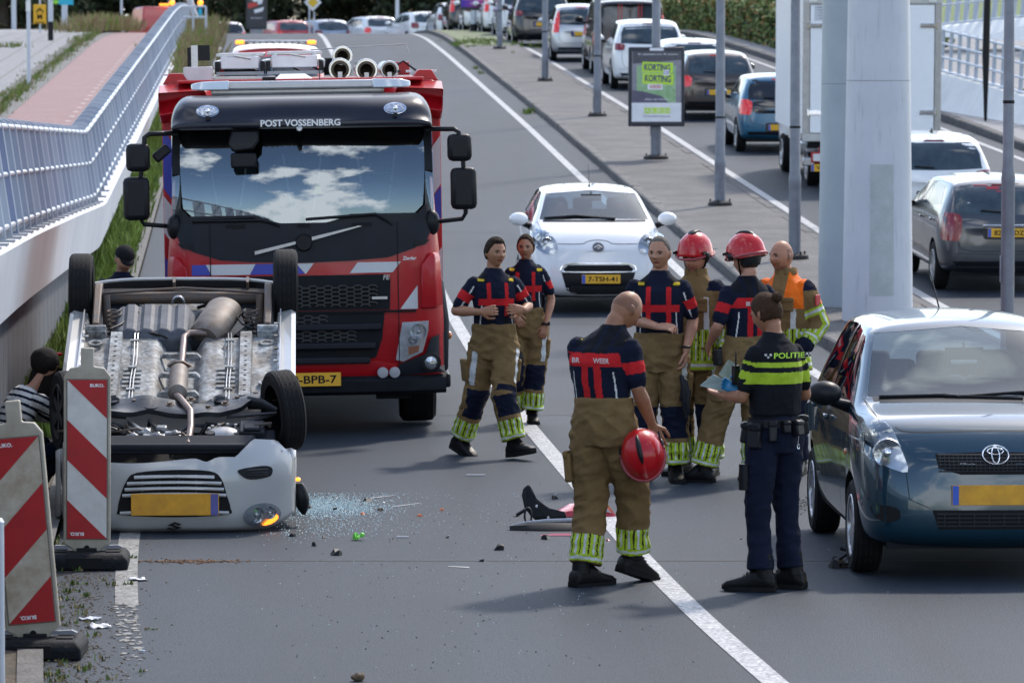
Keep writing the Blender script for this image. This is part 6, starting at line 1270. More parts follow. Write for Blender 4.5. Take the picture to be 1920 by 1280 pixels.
def bone(p, a, b, out):
    d = b-a; L2 = d.length_squared; t = (p-a).dot(d)/L2; r = p-(a+d*t); f = V((0, -1, 0)); dn = d.normalized(); f = (f-dn*f.dot(dn)).normalized(); s = dn.cross(f)
    if s.dot(V((out, 0, 0))) < 0: s = -s
    return t, atan2(r.dot(s), r.dot(f)), r.length
def rings(mb, secs, n=20, M=None):
    S_ = []
    for (cx, cy, z, hw, hd) in secs: S_.append([V((cx+hw*cos(a), cy+hd*sin(a)*(1 if sin(a) < 0 else .9), z)) for a in [2*pi*k/n for k in range(n)]])
    mb.loft(S_)
def hand(mb, w, d, n, tsign, curl, S=1, spread=1.0):
    d = V(d).normalized(); n = V(n); n = (n-d*n.dot(d)).normalized(); t = d.cross(n)*tsign
    secs = []
    for s_, a, b in ((-.02, .026, .021), (.0, .028, .020), (.03, .037, .017), (.07, .041, .015), (.092, .039, .012)):
        c = w+d*s_*S; secs.append([c+t*a*S*cos(q)+n*b*S*sin(q) for q in [2*pi*k/14 for k in range(14)]])
    mb.loft(secs)
    for i, (off, L_) in enumerate(((.031, .070), (.0105, .078), (-.0105, .072), (-.031, .056))):
        c = curl[i] if isinstance(curl, (list, tuple)) else curl; p = w+d*.086*S+t*off*S*spread; P = [w+d*.06*S+t*off*S*.9, p]; a = 0
        for k, fr in enumerate((.45, .31, .24)):
            a += c*(.7, 1.0, .8)[k]; p = p+(d*cos(a)+n*sin(a)+t*off*1.2*(1-min(1, c)))*L_*fr*S; P.append(p)
        mb.capsule(P, [.009*S, .0095*S, .0088*S, .0078*S, .0068*S], 8)
    b0 = w+d*.022*S+t*.026*S; d1 = (d*.62+t*.68+n*.35).normalized(); b1 = b0+d1*.045*S; b2 = b1+(d*.85+t*.15+n*.45*max(.4, (curl if not isinstance(curl, (list, tuple)) else curl[0]))).normalized()*.033*S; b3 = b2+(d*.8+n*.5).normalized()*.024*S
    mb.capsule([b0, b1, b2, b3], [.014*S, .0115*S, .0098*S, .008*S], 8)
def boot(parent, ank, yaw, pitch, S, name='boot'):
    R = Matrix.Rotation(yaw, 3, 'Z') @ Matrix.Rotation(pitch, 3, 'X'); m = MB(); sec = ((-.088, .028, .012, .05), (-.08, .040, 0, .09), (-.03, .044, 0, .13), (.03, .046, 0, .125), (.09, .050, 0, .085), (.15, .052, 0, .066), (.19, .046, .003, .055), (.212, .028, .012, .04))
    def pt(x, y, z): return V(ank)+R @ (V((x, -y, z-.09))*S)
    L_ = []
    for s_, w, z0, z1 in sec: L_.append([pt(w*cos(a)*(1 if sin(a) > -.2 else .98), s_, (z0+z1)/2+(z1-z0)/2*max(-1, min(1, sin(a)*1.25))) for a in [2*pi*k/16 for k in range(16)]])
    m.loft(L_); m.tube([pt(0, -.02, .08), pt(0, -.018, .14), pt(0, -.012, .205)], [.054*S, .050*S, .050*S], 16)
    m.mi = 1; L_ = []
    for s_, w, z0, z1 in sec: L_.append([pt(w*1.09*cos(a), s_*1.03, z0-.002+(.026 if sin(a) > 0 else 0)) for a in [2*pi*k/12+.26 for k in range(12)]])
    m.loft(L_); m.mi = 0
    for k in range(4): m.tube([pt(-.03, .035+.02*k, .122-.014*k), pt(0, .04+.02*k, .131-.014*k), pt(.03, .035+.02*k, .122-.014*k)], .005*S, 5)
    return m.build(name, [mat('boot_leather', (.007, .007, .008), .45, var=.4, vs=12, bump=.3, bs=40, spec=.2), M_RUB], parent, 50)
def helmet(parent, M, S=1, strap=True):
    m = MB(); secs = []; a_, b_, c_ = .128, .158, .150
    for i in range(15):
        t = (pi*.5+.20)*(i/14)*.99+.01; q = []
        for k in range(32):
            a = 2*pi*k/32; fl = 1+(.05 if i > 12 else 0); z = c_*cos(t); x = a_*sin(t)*sin(a)*fl; y = -b_*sin(t)*cos(a)*fl
            if i > 10: z -= (.018 if y > 0.02 else -.018*max(0, -cos(a)*-1 if False else cos(a)))*(i-10)/4*1.2
            ridge = .008*math.exp(-(x/.02)**2)
            q.append(M @ V((x, y, z+ridge+.02)))
        secs.append(q)
    m.loft(secs, cap=True); o = m.build('helmet', [HEL, M_BLK], parent, 60, fix=True)
    m = MB(); P = [M @ V((0, -b_*1.0*sin(t), c_*cos(t)*.965+.024)) for t in np.linspace(-.75, .45, 12)]; m.tube(P, [.006, .010, .014, .016, .017, .017, .017, .017, .016, .014, .010, .006], 10, flat=2.1, upv=M.to_3x3() @ V((1, 0, 0)) if False else None)
    m.build('helmet_crest', M_BLK, o, 60)
    m = MB(); P = [M @ V((a_*1.06*sin(a), -b_*1.06*cos(a), .005-.012*cos(a))) for a in np.linspace(-1.5, 1.5, 15)]; m.tube(P, .009, 6); P = [M @ V((a_*1.07*sin(a), -b_*1.07*cos(a), -.012)) for a in np.linspace(1.5, 2*pi-1.5, 15)]; m.tube(P, .010, 6); m.build('helmet_rim', mat('rim_pinkish', (.30, .05, .06), .4), o, 60)
    for s in (-1, 1): m = MB(); m.ell(M @ V((s*.128, -.045, .0)), (.014, .034, .026), R=M.to_3x3()); m.box(M @ V((s*.125, -.09, .03)), (.012, .05, .02), M.to_3x3()); m.build('visor_hinge', M_BLK, o, 60)
    if strap:
        m = MB(); m.tube([M @ V((-.105, .0, -.01)), M @ V((-.082, -.02, -.09)), M @ V((-.03, -.06, -.14)), M @ V((.03, -.06, -.14)), M @ V((.082, -.02, -.09)), M @ V((.105, 0, -.01))], .008, 6); m.tube([M @ V((-.105, .06, -.01)), M @ V((-.085, .01, -.07))], .007, 6); m.tube([M @ V((.105, .06, -.01)), M @ V((.085, .01, -.07))], .007, 6)
        N_ = []
        for z, r in ((.0, .10), (-.05, .094), (-.085, .08)): N_.append([M @ V((r*1.0*sin(a), .01+r*cos(a)*1.08, z)) for a in np.linspace(-1.35, 1.35, 15)])
        m.loft(N_, cap=False, closed=False); m.build('chin_strap', M_BLK, o, 60)
    return o
HEL = mat('helmet_red', (.44, .006, .010), .28, var=.06, coat=.4, spec=.3)
def person(label, H, loc, face, J, outfit, skin=(.40, .225, .15), hair=None, haircol=(.03, .02, .013), head=(0, 0, 0), hands=None, feet=((0, 0), (0, 0)), fem=0, hel=False, cat='person', group=None, build=1.0, extra=None, legs=True):
    S = H/1.80; t = thing('person', label, cat, loc, face, group); random.seed(hash_(label))
    j = dict(hipL=(-.10, 0, .90), hipR=(.10, 0, .90), kneeL=(-.115, -.02, .50), kneeR=(.115, -.02, .50), ankL=(-.12, .01, .09), ankR=(.12, .01, .09), pel=(0, 0, .95), chest=(0, 0, 1.32), neck=(0, .005, 1.50), head=(0, -.02, 1.645),
             shL=(-.168, .0, 1.415), shR=(.168, .0, 1.415), elL=(-.25, .02, 1.15), elR=(.25, .02, 1.15), wrL=(-.26, -.05, .90), wrR=(.26, -.05, .90))
    if fem:
        for k in ('shL', 'shR'): j[k] = (j[k][0]*.90, j[k][1], j[k][2])
    j.update(J); j = {k: V(v)*S for k, v in j.items()}; B = build
    sk, lip, stub = skinmats(skin)
    Mh = Matrix.Translation(j['head']) @ Matrix.Rotation(head[0], 4, 'Z') @ Matrix.Rotation(head[2], 4, 'Y') @ Matrix.Rotation(head[1], 4, 'X') @ Matrix.Scale(S*1.0, 4)
    # skin: head, neck, shoulders, arms and hands as one surface
    m = MB(); n, mm = 48, 36; pts = [Mh @ headpt(d, fem) for d in sphere_dirs(n, mm)]; m.loft([pts[i*n:(i+1)*n] for i in range(mm+1)])
    for s in (-1, 1):
        m.ell(Mh @ V((s*.076, .012, -.004)), (.011*S, .020*S, .031*S), 12, 8, (Matrix.Rotation(head[0], 3, 'Z') @ Matrix.Rotation(s*.35, 3, 'Z')))
    nb = Mh @ V((0, .022, -.075)); nk = j['neck']; m.capsule([nb, (nb+nk)/2, nk, nk+V((0, .01, -.08))*S], [.052*S*(.88 if fem else 1.05), .052*S*(.9 if fem else 1.08), .066*S, .09*S], 16)
    m.capsule([j['shL']*.9+nk*.1-V((0, 0, .03)), nk-V((0, 0, .10))*S, j['shR']*.9+nk*.1-V((0, 0, .03))], [.034*S, .06*S, .034*S], 14)
    af = .86 if fem else 1.0*B**.5
    for s_, a in (('L', -1), ('R', 1)):
        sh, el, wr = j['sh'+s_], j['el'+s_], j['wr'+s_]
        m.capsule([sh, sh*.5+el*.5, el], [.040*S*af, .045*S*af, .041*S*af], 14); m.capsule([el, el*.72+wr*.28, el*.4+wr*.6, wr], [.040*S*af, .045*S*af, .036*S*af, .026*S*af], 14)
        h = (hands or {}).get(s_, {}); d = V(h.get('d', (wr-el))); nn = V(h.get('n', (-a*.9, 0, -.1) if abs((wr-el).normalized().z) > .5 else (0, .3, -.8))); tsg = h.get('t', 1 if (d.normalized().cross(nn)).y < 0 else -1)
        hand(m, wr, d, nn, tsg, h.get('c', .45), S*(.92 if fem else 1.02), h.get('sp', 1.08))
    lipc = Mh @ V((0, -.10, -.056)); bd_ = outfit.get('beard')
    Mi = Mh.inverted()
    def rs(c, nn):
        q = Mi @ c
        if q.y < -.075 and abs(q.x) < .024 and -.064 < q.z < -.048: return 1
        if bd_ and q.y < .02 and q.z < -.04-.03*(q.y > -.06): return 2
        if hair in ('balding', 'cropped') and q.z > -.02 and q.y > -.01 and q.z < .085 and abs(q.z) < .2: return 2 if hair == 'balding' and q.z < .06 else 0
        return 0
    body = remesh(m, 'body', .0052*S, [sk, lip, stub], t, 1, 0, rs)
    if outfit.get('glove'): 
        gm = MB(); h = (hands or {})['L']; wr = j['wrL']; d = V(h['d']).normalized(); hand(gm, wr, d, V(h['n']), h.get('t', 1), h.get('c', .4), S*1.02, 1.15); gm.capsule([wr-d*.03, wr+d*.02], [.034, .036], 12); remesh(gm, 'glove', .005, [mat('nitrile_blue', (.02, .22, .42), .4)], t, 0, .001)
    # eyes, brows and dark lid lines that paint in eye socket shade
    for s in (-1, 1):
        m = MB(); e = Mh @ V((s*.031, -.0785, .006)); R3 = Mh.to_3x3().normalized(); m.ell(e, (.0125*S, .008*S, .0060*S), 12, 8, R3, mi=0); m.ell(Mh @ V((s*.031, -.0835, .006)), (.0068*S, .004*S, .0060*S), 10, 6, R3, mi=1); m.build('eye', [mat('eye_white', (.22, .20, .19), .3), M_DARK], t, 60)
        m = MB(); m.tube([Mh @ V((s*.014, -.098, .021)), Mh @ V((s*.030, -.097, .027)), Mh @ V((s*.048, -.083, .022))], [.003*S, .0045*S, .002*S], 6); m.tube([Mh @ V((s*.018, -.0865, .0105)), Mh @ V((s*.031, -.090, .0145)), Mh @ V((s*.044, -.083, .0105))], [.0015*S, .0024*S, .0015*S], 5); m.build('eyebrow', mat('brow_lid_dark', (.04, .028, .02), .9), t, 60)
    if hair and hair not in ('balding',):
        bm = bmesh.new(); n, mm = 56, 44; vs = []
        for d in sphere_dirs(n, mm):
            p = headpt(d, fem); q = p.copy(); front = -d.y
            line = {'short': (.072 if front > .55 else .062-.10*max(0, (.55-front))/.6), 'cropped': (.085 if front > .4 else .06-.10*max(0, (.4-front))/.6), 'tied': (.078-.0*front if front > .6 else .055-.12*max(0, (.6-front))/.7), 'long': (.075 if front > .5 else -.4)}[hair]
            line = max(line, -.065 if hair != 'long' else -.4)+.009*noise.noise(V((d.x*11, d.y*11, 2)))
            th = {'short': .011, 'cropped': .006, 'tied': .009, 'long': .022}[hair]; f = max(0, min(1, (p.z-line)/.018)); u = d.copy()
            nn_ = noise.noise(V((d.x*9, d.y*9, d.z*9)))*.5+noise.noise(V((d.x*28, d.y*22, d.z*12)))*.5
            q += u*(th*(1+.35*(front > .2)*(p.z > .08)*(hair == 'short')))*f*(1+.6*nn_) - u*.004*(1-f); vs.append((q, p.z > line-.012))
        bv = [bm.verts.new(Mh @ q) for q, _ in vs]
        for i in range(mm):
            for k in range(n):
                ids = (i*n+k, i*n+(k+1) % n, (i+1)*n+(k+1) % n, (i+1)*n+k)
                if all(vs[q][1] for q in ids): bm.faces.new([bv[q] for q in ids][::-1])
        bmesh.ops.delete(bm, geom=[v for v in bm.verts if not v.link_faces], context='VERTS')
        me = D.meshes.new('hair'); bm.to_mesh(me); bm.free(); hm = mat('hair_%d' % int(haircol[0]*1e4), haircol, .75, col2=tuple(c*1.6 for c in haircol), vs=30, bump=.8, bs=160, spec=.12)
        ho = link('hair', me, hm, t, 60)
        if hair == 'tied':
            m = MB(); m.ell(Mh @ V((0, .112, .062 if outfit.get('bun') else .03)), (.034*S, .032*S, .032*S), 14, 10); m.v = [tuple(V(v)+V((1, 1, 1))*.006*noise.noise(V(v)*60)) for v in m.v]; m.build('bun', hm, ho, 60)
        if hair == 'long':
            m = MB(); m.loft([[Mh @ V((x*(1+.2*k), .075+.02*k-abs(x)*.3, z)) for x in np.linspace(-.09, .09, 9)]+[Mh @ V((x*(1+.2*k), .03-abs(x)*.3, z)) for x in np.linspace(.09, -.09, 9)] for k, z in ((0, .02), (.4, -.06), (.8, -.14), (.9, -.20), (.7, -.25))]); m.v = [tuple(V(v)+V((1, 1, 0))*.012*noise.noise(V((v[0]*40, v[1]*40, v[2]*8)))) for v in m.v]; m.build('hair_length', hm, ho, 60)
    if hel: helmet(t, Mh @ Matrix.Translation((0, .008, .040)) @ Matrix.Rotation(.08, 4, 'X'), S)
    # clothes
    pel, ch, nk = j['pel'], j['chest'], j['neck']; up = (ch-pel)
    def sp(z):                      # spine point for a rest height
        z *= S; a = pel.z; k = (z-a)/(ch.z-a) if ch.z != a else 0
        if k <= 1: return pel+up*k
        k2 = (z-ch.z)/max(.01, (nk.z-ch.z)); return ch+(nk-ch)*k2
    wf = .90 if fem else 1.0*B
    def torso(m, secs):
        S_ = []
        for z, hw, hd, yo in secs:
            c = sp(z); sd = (j['shR']-j['shL']).normalized(); fr = V((0, 0, 1)).cross(sd).normalized()*-1 if z > 1.15 else V((0, -1, 0)); sx = sd if z > 1.15 else V((1, 0, 0)); fr = V((sx.y, -sx.x, 0)).normalized()
            S_.append([c+sx*hw*S*wf*cos(a)-fr*hd*S*B*sin(a)-fr*yo*S for a in [2*pi*k/24 for k in range(24)]])
        m.loft(S_)
    def sleeve(m, t1, r0, r1, r2=None):
        for s_ in 'LR':
            sh, el, wr = j['sh'+s_], j['el'+s_], j['wr'+s_]
            if t1 <= 1: m.capsule([sh+V((0, 0, -.005)), sh.lerp(el, t1*.5), sh.lerp(el, t1)], [r0*S*af, (r0+r1)/2*S*af, r1*S*af], 16)
            else: m.capsule([sh, sh.lerp(el, .5), el], [r0*S, (r0+r1)/2*S, r1*S], 16); m.capsule([el, el.lerp(wr, .5), el.lerp(wr, t1-1)], [r1*S, (r1+r2)/2*S, r2*S], 16)
    up_kind = outfit['top']
    if up_kind in ('polo', 'police', 'stripe', 'dark', 'plain'):
        m = MB(); torso(m, [(.90, .165, .115, 0), (1.0, .168, .118, 0), (1.1, .165, .115, 0), (1.2, .168, .122, .0), (1.32, .182, .130, 0), (1.39, .180, .120, .0), (1.435, .165, .102, .0), (1.475, .118, .088, .0), (1.51, .078, .076, .0), (1.535, .066, .068, 0)])
        if up_kind == 'police': torso(m, [(1.05, .178, .128, 0), (1.15, .180, .135, 0), (1.3, .195, .145, 0), (1.42, .165, .125, 0), (1.46, .12, .1, 0)])
        sleeve(m, 2.0 if up_kind in ('stripe', 'dark', 'plain') else (.78 if not fem else .72), .060, .060 if up_kind != 'police' else .062, .045)
        def rp(c, nn):
            q = c/S; ax = ch/S; x = q.x-sp(q.z).x/S
            for s_, a in (('L', -1), ('R', 1)):
                sh, el = j['sh'+s_]/S, j['el'+s_]/S; tt, an, r = bone(q, sh, el, a); d0 = (q-sp(q.z)/S); 
                if tt > .08 and r < .095 and abs((q-sh).x*a) >= 0 and (q-ch/S).dot((j['sh'+s_]-ch)/S) > .155**1*.18:
                    if up_kind == 'polo': return C_RED if .34 < tt < .62 else (C_WHT if abs(an-.0) < .10 and tt > .05 else C_NAVY)
                    if up_kind == 'police': return C_LIME if (.42 < tt < .60 or .20 < tt < .27) else (C_LIME if tt > .765 else C_BLK)
            back = nn.y > .1; ax_ = abs(x)
            if up_kind == 'polo':
                if q.z > 1.415 and ax_ > .085 and ax_ < .15: return C_YEL if (nn.y < .3 and abs(q.z-1.44) < .011 and ax_ > .105) else C_BLK
                if not back:
                    if .058 < ax_ < .092 and 1.08 < q.z < 1.42: return C_BLK if q.z < 1.15 else C_RED
                    if 1.235 < q.z < 1.29 and ax_ < .15: return C_RED
                else:
                    if 1.30 < q.z < 1.375: return C_RED
                    if .018 < ax_ < .062 and 1.0 < q.z < 1.32: return C_RED
                    if .01 < ax_ < .07 and q.z >= 1.375: return C_BLK
                if abs(ax_-.125-.25*(1.3-q.z)**2) < .004 and 1.05 < q.z < 1.27: return C_WHT
                return C_NAVY
            if up_kind == 'police':
                if q.z < 1.0: return C_BLK
                if 1.235 < q.z < 1.305 and nn.length > 0: return C_LIME
                if 1.335 < q.z < 1.360: return C_LIME
                return C_BLK
            if up_kind == 'stripe': return C_NAVY if ((q.z*18+q.x*6) % 1) < .42 else C_WHT
            return C_NAVY
        remesh(m, 'shirt', .0078, CM, t, 2, .0065, rp)
        m = MB(); P0 = [nk+V((.062*cos(a), .060*sin(a)-.005, .012+.012*sin(a)))*S for a in np.linspace(-1.25, 4.4, 22)]; P1 = [nk+V((.088*cos(a), .084*sin(a)-.01, -.030-.02*(sin(a) < -.5)))*S for a in np.linspace(-1.3, 4.45, 22)]
        m.loft([P0, P1], cap=False, closed=False); o = m.build('collar', CM[C_NAVY] if up_kind != 'police' else CM[C_BLK], t, 60); s = o.modifiers.new('s', 'SOLIDIFY'); s.thickness = .006
    if up_kind in ('jacket', 'vestjacket'):
        m = MB(); torso(m, [(.80, .215, .165, 0), (.92, .205, .155, 0), (1.05, .195, .145, 0), (1.2, .200, .145, .0), (1.34, .215, .148, 0), (1.41, .195, .128, .0), (1.46, .145, .108, .0), (1.52, .092, .088, .0), (1.56, .085, .085, 0)]); sleeve(m, 1.93, .078, .072, .064)
        def rj(c, nn):
            q = c/S; x = q.x-sp(min(q.z, 1.5)).x/S
            for s_, a in (('L', -1), ('R', 1)):
                sh, el, wr = j['sh'+s_]/S, j['el'+s_]/S, j['wr'+s_]/S; t1, an, r = bone(q, sh, el, a); t2, an2, r2 = bone(q, el, wr, a)
                if r2 < .09 and t2 > .0 and abs(x) > .13:
                    if .50 < t2 < .72: return C_SILV if .57 < t2 < .65 else C_LIME
                    if t2 > .80: return C_NAVY
                    if abs(an2-1.2) < .5: return C_SILV if abs(an2-1.2) < .15 else C_LIME
                if r < .10 and t1 > .12 and abs(x) > .15:
                    if .52 < t1 < .72: return C_SILV if .58 < t1 < .66 else C_LIME
                    if t1 > .72 and abs(an-1.2) < .5: return C_SILV if abs(an-1.2) < .15 else C_LIME
            if up_kind == 'vestjacket':
                if q.z > 1.27 and (.06 < abs(x) < .19 or nn.y > .2): return C_OR
            if q.z > 1.41 and abs(x) > .12: return C_NAVY
            if q.z < 1.12 - .55*max(0, .10-abs(x)):
                if q.z < .88: return C_SILV if .835 < q.z < .86 else (C_LIME if q.z > .81 else C_TAN)
                k = (q.x*21) % 1; return C_SILV if k < .2 else (C_DKB if .45 < k < .62 else C_LIME)
            if abs(abs(x)-.125) < .018 and 1.1 < q.z < 1.36: return C_SILV
            return C_TAN
        remesh(m, 'jacket', .0078, CM, t, 2, .009, rj)
        m = MB(); P = [(nk+V((.088*cos(a), .088*sin(a)-.004, 0))*S) for a in np.linspace(-1.2, 4.34, 22)]; m.loft([P, [p+V((0, 0, .075))*S+(p-nk)*V((1, 1, 0)).length*0 for p in P]], cap=False, closed=False); o = m.build('collar', CM[C_TAN], t, 60); s = o.modifiers.new('s', 'SOLIDIFY'); s.thickness = .012
        for s_ in (-1, 1): m = MB(); c = sp(1.30)+V((s_*.10, -.148, 0))*S; m.box(c, (.09, .025, .10)); m.box(c+V((0, -.008, .04)), (.10, .02, .035)); m.build('chest_pocket', CM[C_TAN], t, 40, bevel=.008)
    if legs:
        fire = outfit['legs'] == 'turnout'; m = MB(); k = 1 if fire else .84
        pz_ = pel.z/S
        secs = [(-.15, .17*k, .13*k), (-.08, .195*k, .148*k), (.0, .198*k, .150*k), (.08, .182*k, .140*k), (.13 if fire else .10, .176*k if fire else .165, .135*k if fire else .118)]
        L_ = []
        for dz, hw, hd in secs: c = pel+up.normalized()*dz*S; L_.append([c+V((hw*wf*cos(a), hd*B*sin(a), 0))*S for a in [2*pi*q/24 for q in range(24)]])
        m.loft(L_)
        for s_ in 'LR':
            hp, kn, an = j['hip'+s_], j['knee'+s_], j['ank'+s_]; r = (.118, .102, .096, .098, .098) if fire else (.100, .080, .070, .076, .080)
            bt_ = an+(kn-an).normalized()*(.045 if fire else .03)*S
            m.capsule([hp, hp.lerp(kn, .5), kn], [r[0]*S*B, (r[0]+r[1])/2*S*B, r[1]*S], 18); m.tube([kn+(kn-bt_).normalized()*.05*S, kn, kn.lerp(bt_, .35), kn.lerp(bt_, .7), bt_], [r[1]*.6*S, r[1]*S, r[2]*S, r[3]*S, r[4]*S], 18)
        def rl(c, nn):
            if not fire: return C_NAVY if outfit['legs'] != 'black' else C_BLK
            best = None
            for s_, a in (('L', -1), ('R', 1)):
                hp, kn, an = j['hip'+s_], j['knee'+s_], j['ank'+s_]; t2, a2, r2 = bone(c, kn, an, a); t1, a1, r1 = bone(c, hp, kn, a)
                if best is None or min(r1 if t1 < 1 else 9, r2 if t2 > 0 else 9) < best[0]: best = (min(r1 if t1 < 1 else 9, r2 if t2 > 0 else 9), t1, a1, r1, t2, a2, r2)
            _, t1, a1, r1, t2, a2, r2 = best
            if t2 > .50:
                if t2 > .885: return C_TAN
                if t2 > .79: return C_SILV if .82 < t2 < .86 else C_LIME
                q = (a2*1.75) % 1; return C_SILV if q < .24 else (C_DKB if .50 < q < .68 else C_LIME)
            if t1 > .88 and t2 < .42 and nn.y < -.45: return C_NAVY
            if abs(a1-.80) < .24 and .10 < t1 < .80: return C_SILV
            return C_TAN
        tr = remesh(m, 'trousers', .0082, CM, t, 1, .015 if fire else .010, rl, (8, 8, 11))
        for i, s_ in enumerate('LR'): boot(t, j['ank'+s_], feet[i][0], feet[i][1], S*1.06)
        if fire:
            for s_, a in (('L', -1), ('R', 1)):
                hp, kn = j['hip'+s_], j['knee'+s_]; c = hp.lerp(kn, .52)+V((a*.105, .03, 0))*S; R = Matrix.Rotation(a*.1, 3, 'Y'); m = MB(); m.box(c, (.05*S, .15*S, .17*S), R); m.box(c+V((a*.014, 0, .075))*S, (.035*S, .165*S, .05*S), R); m.build('cargo_pocket', CM[C_TAN], t, 50, bevel=.016)
    if extra: extra(t, j, S, Mh, body)
    return t
def hash_(s): return sum((i+1)*ord(c) for i, c in enumerate(s)) % 10007
def wpos(u, v): p = onground(u, v); return (p.x, p.y, p.z)
# 1 young man walking, hands on his braces
person('young dark haired firefighter walking towards the camera, both hands on his braces', 1.80, wpos(926, 856), .30,
    dict(hipL=(-.09, .02, .90), hipR=(.09, -.02, .90), kneeL=(-.13, .06, .51), kneeR=(.02, -.20, .52), ankL=(-.20, .26, .12), ankR=(.10, -.26, .12), elL=(-.31, .04, 1.19), elR=(.30, .02, 1.22), wrL=(-.17, -.19, 1.19), wrR=(.20, -.17, 1.20), head=(.005, -.025, 1.66)),
    dict(top='polo', legs='turnout'), skin=(.31, .165, .105), hair='short', haircol=(.018, .012, .008), head=(.22, .04, 0), hands=dict(L=dict(d=(.85, -.30, .12), n=(0, 1, -.1), c=.55, t=-1), R=dict(d=(-.85, -.30, .08), n=(0, 1, -.1), c=.5, t=1)), feet=((.35, .30), (.35, -.18)))
# 2 woman behind him
def ex2(t, j, S, Mh, body):
    m = MB(); w = j['wrR']; m.tube([w+V((.03*cos(a), .03*sin(a), .02)) for a in np.linspace(0, 2*pi, 13)], .010, 6); m.box(w+V((.03, -.02, .02)), (.02, .035, .035)); m.build('watch', M_BLK, t, 50)
    for x, z in ((-.12, .64), (-.06, .60), (-.15, .58)): m = MB(); m.ell(V((x, -.15, z))*S, (.045, .04, .09)); m.build('glove_held', M_BLK, t, 60)
person('woman firefighter with tied back hair standing just behind the walking young man', 1.70, wpos(986, 793), -.05,
    dict(kneeL=(-.10, -.10, .50), kneeR=(.09, -.03, .50), ankL=(-.11, .12, .10), ankR=(.06, .0, .09), elL=(-.22, .03, 1.16), wrL=(-.10, -.20, 1.02), elR=(.24, .04, 1.16), wrR=(.19, -.12, .92)),
    dict(top='polo', legs='turnout'), skin=(.33, .18, .12), hair='tied', haircol=(.025, .015, .010), fem=1, head=(-.1, .05, 0), hands=dict(L=dict(d=(.6, -.1, -.7), n=(0, 1, 0), c=.4, t=1), R=dict(d=(-.25, -.15, -.9), n=(-.2, 1, 0), c=.5, t=-1)), feet=((-.15, .1), (.15, 0)), extra=ex2)
# 3 bald man from behind carrying a helmet
def ex3(t, j, S, Mh, body):
    c = sp_back(j, S, 1.335, .152)
    for s_, x, tx in ((1, -.085, 'BR'), (-1, .09, 'WEER')):
        o = text('back_lettering', tx, .030*S, (0, 0, 0), CM[C_WHT], t, width=(.05 if tx == 'BR' else .105)*S, bold=.02, rz=pi); o.location = c+V((-x, 0, 0)); 
def sp_back(j, S, z, off): k = (z*S-j['pel'].z)/(j['chest'].z-j['pel'].z); c = j['pel']+(j['chest']-j['pel'])*min(k, 1.12); return V((c.x, c.y+off*S, z*S))
person('bald firefighter seen from behind, looking down at the wreckage with a helmet in his hand', 1.90, wpos(1132, 1098), pi-.50,
    dict(pel=(0, 0, .98), chest=(.02, .01, 1.33), neck=(-.02, -.05, 1.49), head=(-.07, -.14, 1.615), shL=(-.168, -.02, 1.405), shR=(.165, .02, 1.41), hipL=(-.095, 0, .90), hipR=(.095, 0, .90), kneeL=(-.09, -.20, .53), kneeR=(.10, -.04, .50), ankL=(-.06, -.26, .14), ankR=(.10, .06, .09), elL=(-.215, -.02, 1.16), wrL=(-.245, -.14, .95), elR=(.20, -.10, 1.16), wrR=(.10, -.28, 1.02)),
    dict(top='polo', legs='turnout'), skin=(.27, .135, .082), hair='balding', head=(-.45, .70, 0), build=1.04, hands=dict(L=dict(d=(-.25, -.25, -.95), n=(.2, -.9, .1), c=.30, t=1)), feet=((-.30, .30), (-.35, 0)), extra=ex3)
# his helmet
hh = thing('helmet', 'red firefighter helmet with black crest hanging from the bald man\'s hand', 'helmet', (0, 0, 0))
Mq = Matrix.Rotation(radians(200), 4, 'Z') @ Matrix.Rotation(radians(-62), 4, 'X') @ Matrix.Rotation(radians(28), 4, 'Y'); 
o = helmet(hh, Mq, 1.0, False); 
p = at(1205, 852, 29.45); hh.location = p
# 4 older man
def ex4(t, j, S, Mh, body):
    for k in range(5): m = MB(); c = V((.19+.02*(k % 2), -.16, .70-.035*k))*S; m.capsule([c+V((.012*k-.02, 0, .08)), c, c+V((.01*k-.02, -.01, -.09))], [.018, .024, .016], 8); m.build('glove_finger' if False else 'held_glove', M_BLK, t, 60)
    m = MB(); w = j['wrR']; m.tube([w+V((.031*cos(a), .031*sin(a), .03)) for a in np.linspace(0, 2*pi, 13)], .009, 6); m.build('watch', M_BLK, t, 60)
person('grey haired firefighter with red braces gesturing with one hand, facing the camera', 1.90, wpos(1236, 902), -.1,
    dict(elL=(-.21, .05, 1.18), wrL=(.00, -.24, 1.14), elR=(.24, .06, 1.17), wrR=(.20, -.12, .96), head=(.0, -.02, 1.66), shL=(-.182, .0, 1.415)),
    dict(top='polo', legs='turnout', beard=False), skin=(.36, .20, .145), hair='cropped', haircol=(.10, .09, .08), head=(-.25, .08, 0), build=1.04, hands=dict(L=dict(d=(.9, -.25, .0), n=(0, .5, -.8), c=.55, t=1), R=dict(d=(-.05, -.15, -.95), n=(-1, 0, 0), c=.55, t=-1)), feet=((-.25, 0), (.2, 0)), extra=ex4)
# 5 jacket and helmet
person('firefighter in tan turnout jacket and red helmet, turned towards the grey haired man', 1.84, wpos(1304, 890), -.38,
    dict(elL=(-.25, -.02, 1.16), wrL=(-.21, -.14, .94), elR=(.28, .04, 1.16), wrR=(.27, -.10, .91), ankL=(-.11, .02, .09), ankR=(.13, .0, .09)),
    dict(top='jacket', legs='turnout', beard=True), skin=(.40, .22, .17), hair='short', haircol=(.04, .03, .02), head=(-.12, .12, 0), hel=True, feet=((-.3, 0), (.1, 0)))
